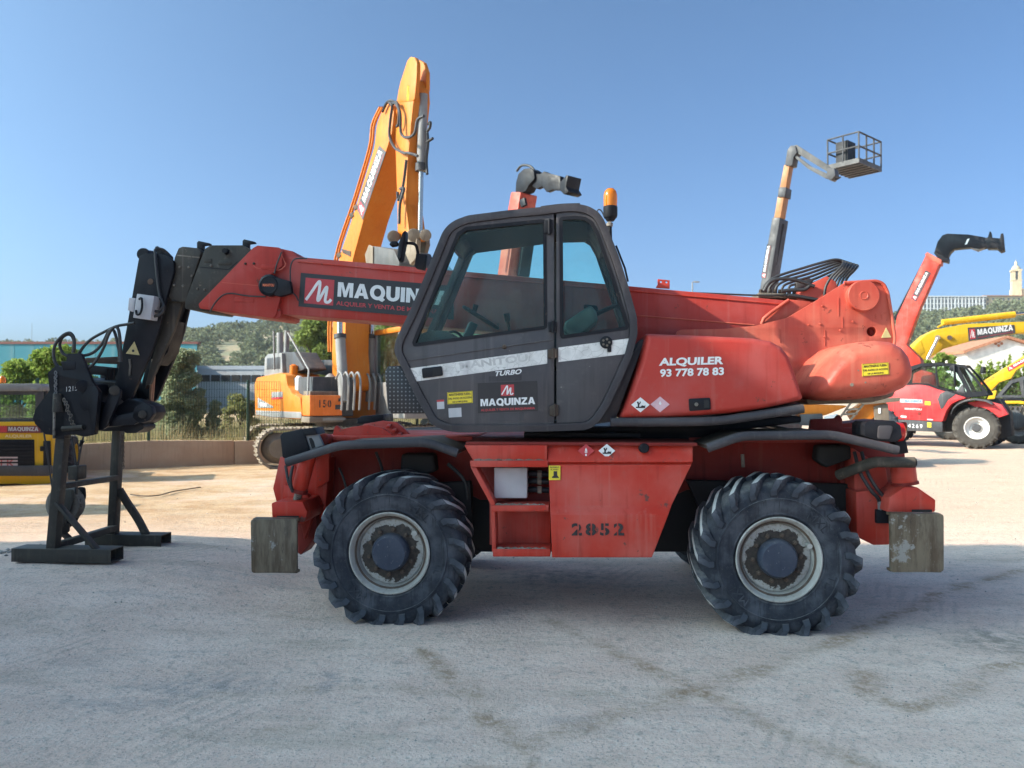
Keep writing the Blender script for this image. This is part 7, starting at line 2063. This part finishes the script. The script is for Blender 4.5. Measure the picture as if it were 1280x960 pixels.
# white house with a terracotta roof
PLASTER = paint("white_plaster", (0.60, 0.58, 0.54), .8, dust=.15, grime=.1)
TERRA = paint("terracotta_tiles", (0.36, 0.16, 0.09), .8, dust=.3, grime=.4, scale=3)
dh = 54
hfm = Frame(WP(1208, 495, dh).x, dh, 8)
hs = empty("white_house", hfm, "white gabled house with terracotta roof and a cross of vents behind the trees", "house")
gp = hfm.P(0, [(1209, 498), (1209, 440), (1257.5, 423.5), (1306, 438), (1306, 498)])
gz_ = gp[0][1]
gp = [(x, z if i not in (0, 4) else -.2) for i, (x, z) in enumerate(gp)]
MB().prism(gp, 0, 14).build("wall", PLASTER, hs, smooth=False)
(xa_, za_), (xb_, zb_), (xc_, zc_) = gp[1], gp[2], gp[3]
for (p, q, sg) in (((xa_, za_), (xb_, zb_), -1), ((xb_, zb_), (xc_, zc_), 1)):
    dx, dz = q[0] - p[0], q[1] - p[1]; l = sqrt(dx * dx + dz * dz); nx_, nz_ = -dz / l, dx / l
    e = .35
    if sg < 0: p = (p[0] - dx / l * e, p[1] - dz / l * e)
    else: q = (q[0] + dx / l * e, q[1] + dz / l * e)
    MB().prism([(p[0] + nx_ * .02, p[1] + nz_ * .02), (q[0] + nx_ * .02, q[1] + nz_ * .02), (q[0] + nx_ * .2, q[1] + nz_ * .2), (p[0] + nx_ * .2, p[1] + nz_ * .2)], -.3, 14.3).build("roof", TERRA, hs, smooth=False)
for (a, b) in ((1244.5, 429.5), (1252, 429.5), (1248.3, 427), (1248.3, 432)):
    c = hfm.V(a, b, 0); MB().lathe([(0.0001, -.03), (.10, -.03), (.10, 0)], 10, c).build("vent", TERRA, hs)

# street lamp behind the boom
lf = Frame(WP(866, 495, 62).x, 62, 0)
sl = empty("street_lamp", lf, "thin grey street lamp far behind the red boom", "street lamp")
zl = CAMH + (495 - 352.5) / FPX * 62
mb = MB(); mb.tube([(0, 0, 0), (0, 0, zl)], lambda t: .09 - .04 * t, 10); mb.build("pole", LGREY, sl)
mb = MB(); mb.tube([(0, 0, zl), (.15, 0, zl + .06), (.45, 0, zl + .06)], .035, 8); mb.build("arm", LGREY, sl)
MB().box(.12, .56, -.12, .12, zl - .02, zl + .06).build("lamp_head", LGREY, sl, bevel=.02)

# a stick and a scrap of dark earth on the sand
g = [GP(a, b, .02) for a, b in ((163, 618), (180, 620), (199, 619), (218, 614), (251, 609))]
mb = MB(); mb.tube(smooth_path(g, 4), .011, 6); tag(mb.build("stick", BARK), "long thin dark stick lying on the sunlit sand", "stick")

# ------------------------------------------------------------------ wooded hills
RIDGE = [(-700, 428), (-300, 430), (0, 427), (62, 427), (120, 430), (195, 428), (225, 414), (258, 409), (290, 406), (330, 402), (370, 398), (420, 399), (480, 402), (560, 408), (640, 415), (760, 428), (860, 436), (960, 432), (1050, 412), (1110, 398), (1140, 394), (1165, 390), (1200, 387), (1232, 385), (1250, 380), (1300, 377), (1400, 374), (1600, 380), (2000, 395), (2400, 420)]
def ridge(px):
    for (a, b), (c, d) in zip(RIDGE[:-1], RIDGE[1:]):
        if a <= px <= c:
            return b + (d - b) * (px - a) / (c - a)
    return RIDGE[-1][1]
D1 = 430.0; D0 = 130.0
def hill_z(px, d):
    t = max(0, min(1.35, (d - D0) / (D1 - D0)))
    zr_ = CAMH + (495 - ridge(px)) / FPX * D1 - 2.5
    f = (t * t * (3 - 2 * t)) if t <= 1 else 1 - (t - 1) * .8
    w = 1 + .12 * sin(px * .021 + d * .02) * sin(d * .015) * (1 - abs(2 * min(t, 1) - 1))
    return zr_ * f * w - 1.2
HILLM, tt_, pp_ = nt("hill_scrub_soil")
pos_ = N(tt_, "ShaderNodeNewGeometry").outputs["Position"]
cc_ = mix(tt_, ramp(tt_, noise(tt_, pos_, .03, 6), .42, .6), (0.17, 0.17, 0.095), (0.33, 0.25, 0.155))
cc_ = mix(tt_, ramp(tt_, noise(tt_, pos_, .4, 6), .45, .65, 0, .8), cc_, (0.14, 0.15, 0.085))
tt_.links.new(cc_, pp_.inputs["Base Color"]); pp_.inputs["Roughness"].default_value = 1.0
hm = MB(); pxs = list(range(-700, 2401, 20)); ds = [120 + 10 * k for k in range(45)]
for d in ds:
    for p in pxs:
        w = WP(p, 495, d); hm.v.append((w.x, d, hill_z(p, d)))
nx = len(pxs)
for j in range(len(ds) - 1):
    for i in range(nx - 1):
        a = j * nx + i; hm.face((a, a + 1, a + nx + 1, a + nx))
tag(hm.build("hills", HILLM, None, fix=False, ang=180), kind="structure")

rs = np.random.RandomState(77)
cs, rr = [], []
bare = [(330, 420, 60), (375, 436, 40), (352, 432, 35)]
tries = 0
while len(cs) < 7500 and tries < 90000:
    tries += 1
    q_ = rs.rand(); p = rs.uniform(-120, 640) if q_ < .40 else (rs.uniform(1090, 1420) if q_ < .62 else rs.uniform(-650, 2200))
    d = D0 + 20 + (D1 + 4 - D0 - 20) * rs.rand() ** .75
    t = (d - D0) / (D1 - D0)
    nval = sin(p * .045 + 3 * t) * sin(d * .05 + p * .013) + .5 * sin(p * .11 - d * .03)
    if p < 700 and nval < -.62 and t < .93: continue
    if p > 1140 and d > 398: continue
    w = WP(p, 495, d); z = hill_z(p, d)
    s = rs.uniform(.9, 1.9) if rs.rand() < .85 else rs.uniform(1.8, 2.9)
    cs.append((w.x, d, z + s * .75)); rr.append((s, s, s * rs.uniform(.7, 1.05)))
wood = leaf_cloud("hill_wood", PINE, cs, rr, 260000, .66, 5, None, aspect=1.6)
tag(wood, "grey green pine and oak wood covering the hills behind the yard", "wood", kind="stuff")

# flats, convent and bell tower on the right hill
WHITEB = plain("white_flats_render", (0.62, 0.63, 0.64), .7, var=.05)
GREYD = plain("dark_grey_glass", (0.10, 0.12, 0.14), .3)  # dark grey of the window bays, windows and belfry core
Df = 426.0
ff = Frame(WP(1146, 495, Df).x, Df, 0)
fl = empty("apartment_block", ff, "long white apartment block with grey window bays on the right hill", "apartment block")
Lf = WP(1234, 495, Df).x - ff.o.x; zt_ = CAMH + (495 - 371) / FPX * Df; zb_2 = CAMH + (495 - 390) / FPX * Df
MB().box(0, Lf, .3, 10, zb_2 - 6, zt_).build("wall", GREYD, fl, smooth=False)
nb_ = 20
for k in range(nb_):
    x0 = Lf * k / nb_
    MB().box(x0, x0 + Lf / nb_ * (.42 if k % 2 else .30), 0, .29, zb_2 - 6, zt_).build("wall_pier", WHITEB, fl, smooth=False)
    for j in range(3):
        MB().box(x0 + Lf / nb_ * .45, x0 + Lf / nb_ * .98, .1, .29, zt_ - 1.2 - j * 2.7, zt_ - .7 - j * 2.7).build("balcony", GREYW, fl, smooth=False)
MB().box(-.3, Lf + .3, -.2, 10.2, zt_ + .02, zt_ + .6).build("parapet", WHITEB, fl, smooth=False)
SAND = paint("convent_stone", (0.46, 0.36, 0.23), .9, dust=.1, grime=.2, scale=.2)
cf = Frame(WP(1234.5, 495, Df).x, Df + 2, 0)
cv = empty("convent", cf, "long sand coloured convent building beside the bell tower on the hill", "convent")
Lc = WP(1330, 495, Df).x - cf.o.x; zc2 = CAMH + (495 - 369.5) / FPX * Df
MB().box(0, Lc, .2, 12, zb_2 - 6, zc2).build("wall", SAND, cv, smooth=False)
MB().prism([(-.6, zc2 + .05), (Lc + .6, zc2 + .05), (Lc + .6, zc2 + .5), (-.6, zc2 + .5)], -.5, 12.5).build("roof", TERRA, cv, smooth=False)
for j in range(2):
    for k in range(14):
        MB().box(1.5 + k * 2.9, 2.4 + k * 2.9, .1, .19, zc2 - 2.4 - 2.6 * j, zc2 - 1.0 - 2.6 * j).build("window", GREYD, cv, smooth=False)
tf_ = Frame(WP(1271.5, 495, Df + 16).x, Df + 16, 20)
bt = empty("bell_tower", tf_, "pale stone bell tower with small dome on the right hill", "tower")
k_ = (Df + 16) / FPX
def tz_(py): return CAMH + (495 - py) * k_
MB().box(-2.3, 2.3, -2.3, 2.3, zb_2 - 6, tz_(351)).build("shaft", SAND, bt, smooth=False)
MB().box(-2.55, 2.55, -2.55, 2.55, tz_(351), tz_(350)).build("cornice", SAND, bt, smooth=False)
for sx in (-1, 1):
    for sy in (-1, 1):
        MB().box(sx * 1.5 - .75, sx * 1.5 + .75, sy * 1.5 - .75, sy * 1.5 + .75, tz_(350), tz_(339)).build("belfry_pier", SAND, bt, smooth=False)
MB().box(-1.2, 1.2, -1.2, 1.2, tz_(350), tz_(339.5)).build("belfry_core", GREYD, bt, smooth=False)
MB().box(-2.6, 2.6, -2.6, 2.6, tz_(339), tz_(337)).build("cornice", SAND, bt, smooth=False)
MB().lathe([(2.3, 0), (2.3, .5), (1.9, 1.6), (1.0, 2.4), (.75, 2.5), (.7, 4.2), (.4, 4.8), (.12, 5.0), (.1, 6.0), (0.0001, 6.1)], 16, (0, 0, tz_(337)), axis='Z').build("dome", SAND, bt)
MB().box(-2.0, 14, -1.5, 6, zb_2 - 6, tz_(361)).build("nave", SAND, bt, smooth=False)
# thin radio mast on the left ridge
mf = Frame(WP(39, 495, 400).x, 400, 0)
ms = empty("radio_mast", mf, "very thin radio mast on the ridge behind the blue warehouse", "mast")
mb = MB(); mb.tube([(0, 0, 15), (0, 0, CAMH + (495 - 404) / FPX * 400)], .09, 6); mb.build("mast", LGREY, ms)

# ------------------------------------------------------------------ summer haze
HZ = bpy.data.materials.new("haze_air"); HZ.use_nodes = True
ht_ = HZ.node_tree; ht_.nodes.remove(ht_.nodes["Principled BSDF"])
pv_ = ht_.nodes.new("ShaderNodeVolumePrincipled")
pv_.inputs["Color"].default_value = (0.93, 0.96, 1.0, 1); pv_.inputs["Density"].default_value = 0.00022; pv_.inputs["Anisotropy"].default_value = 0.0
ht_.links.new(pv_.outputs[0], ht_.nodes["Material Output"].inputs["Volume"])
tag(MB().box(-1400, 1400, -200, 1100, -14, 112).build("haze", HZ, None, smooth=False), "thin summer haze hanging over the yard and hills", "haze", kind="stuff")
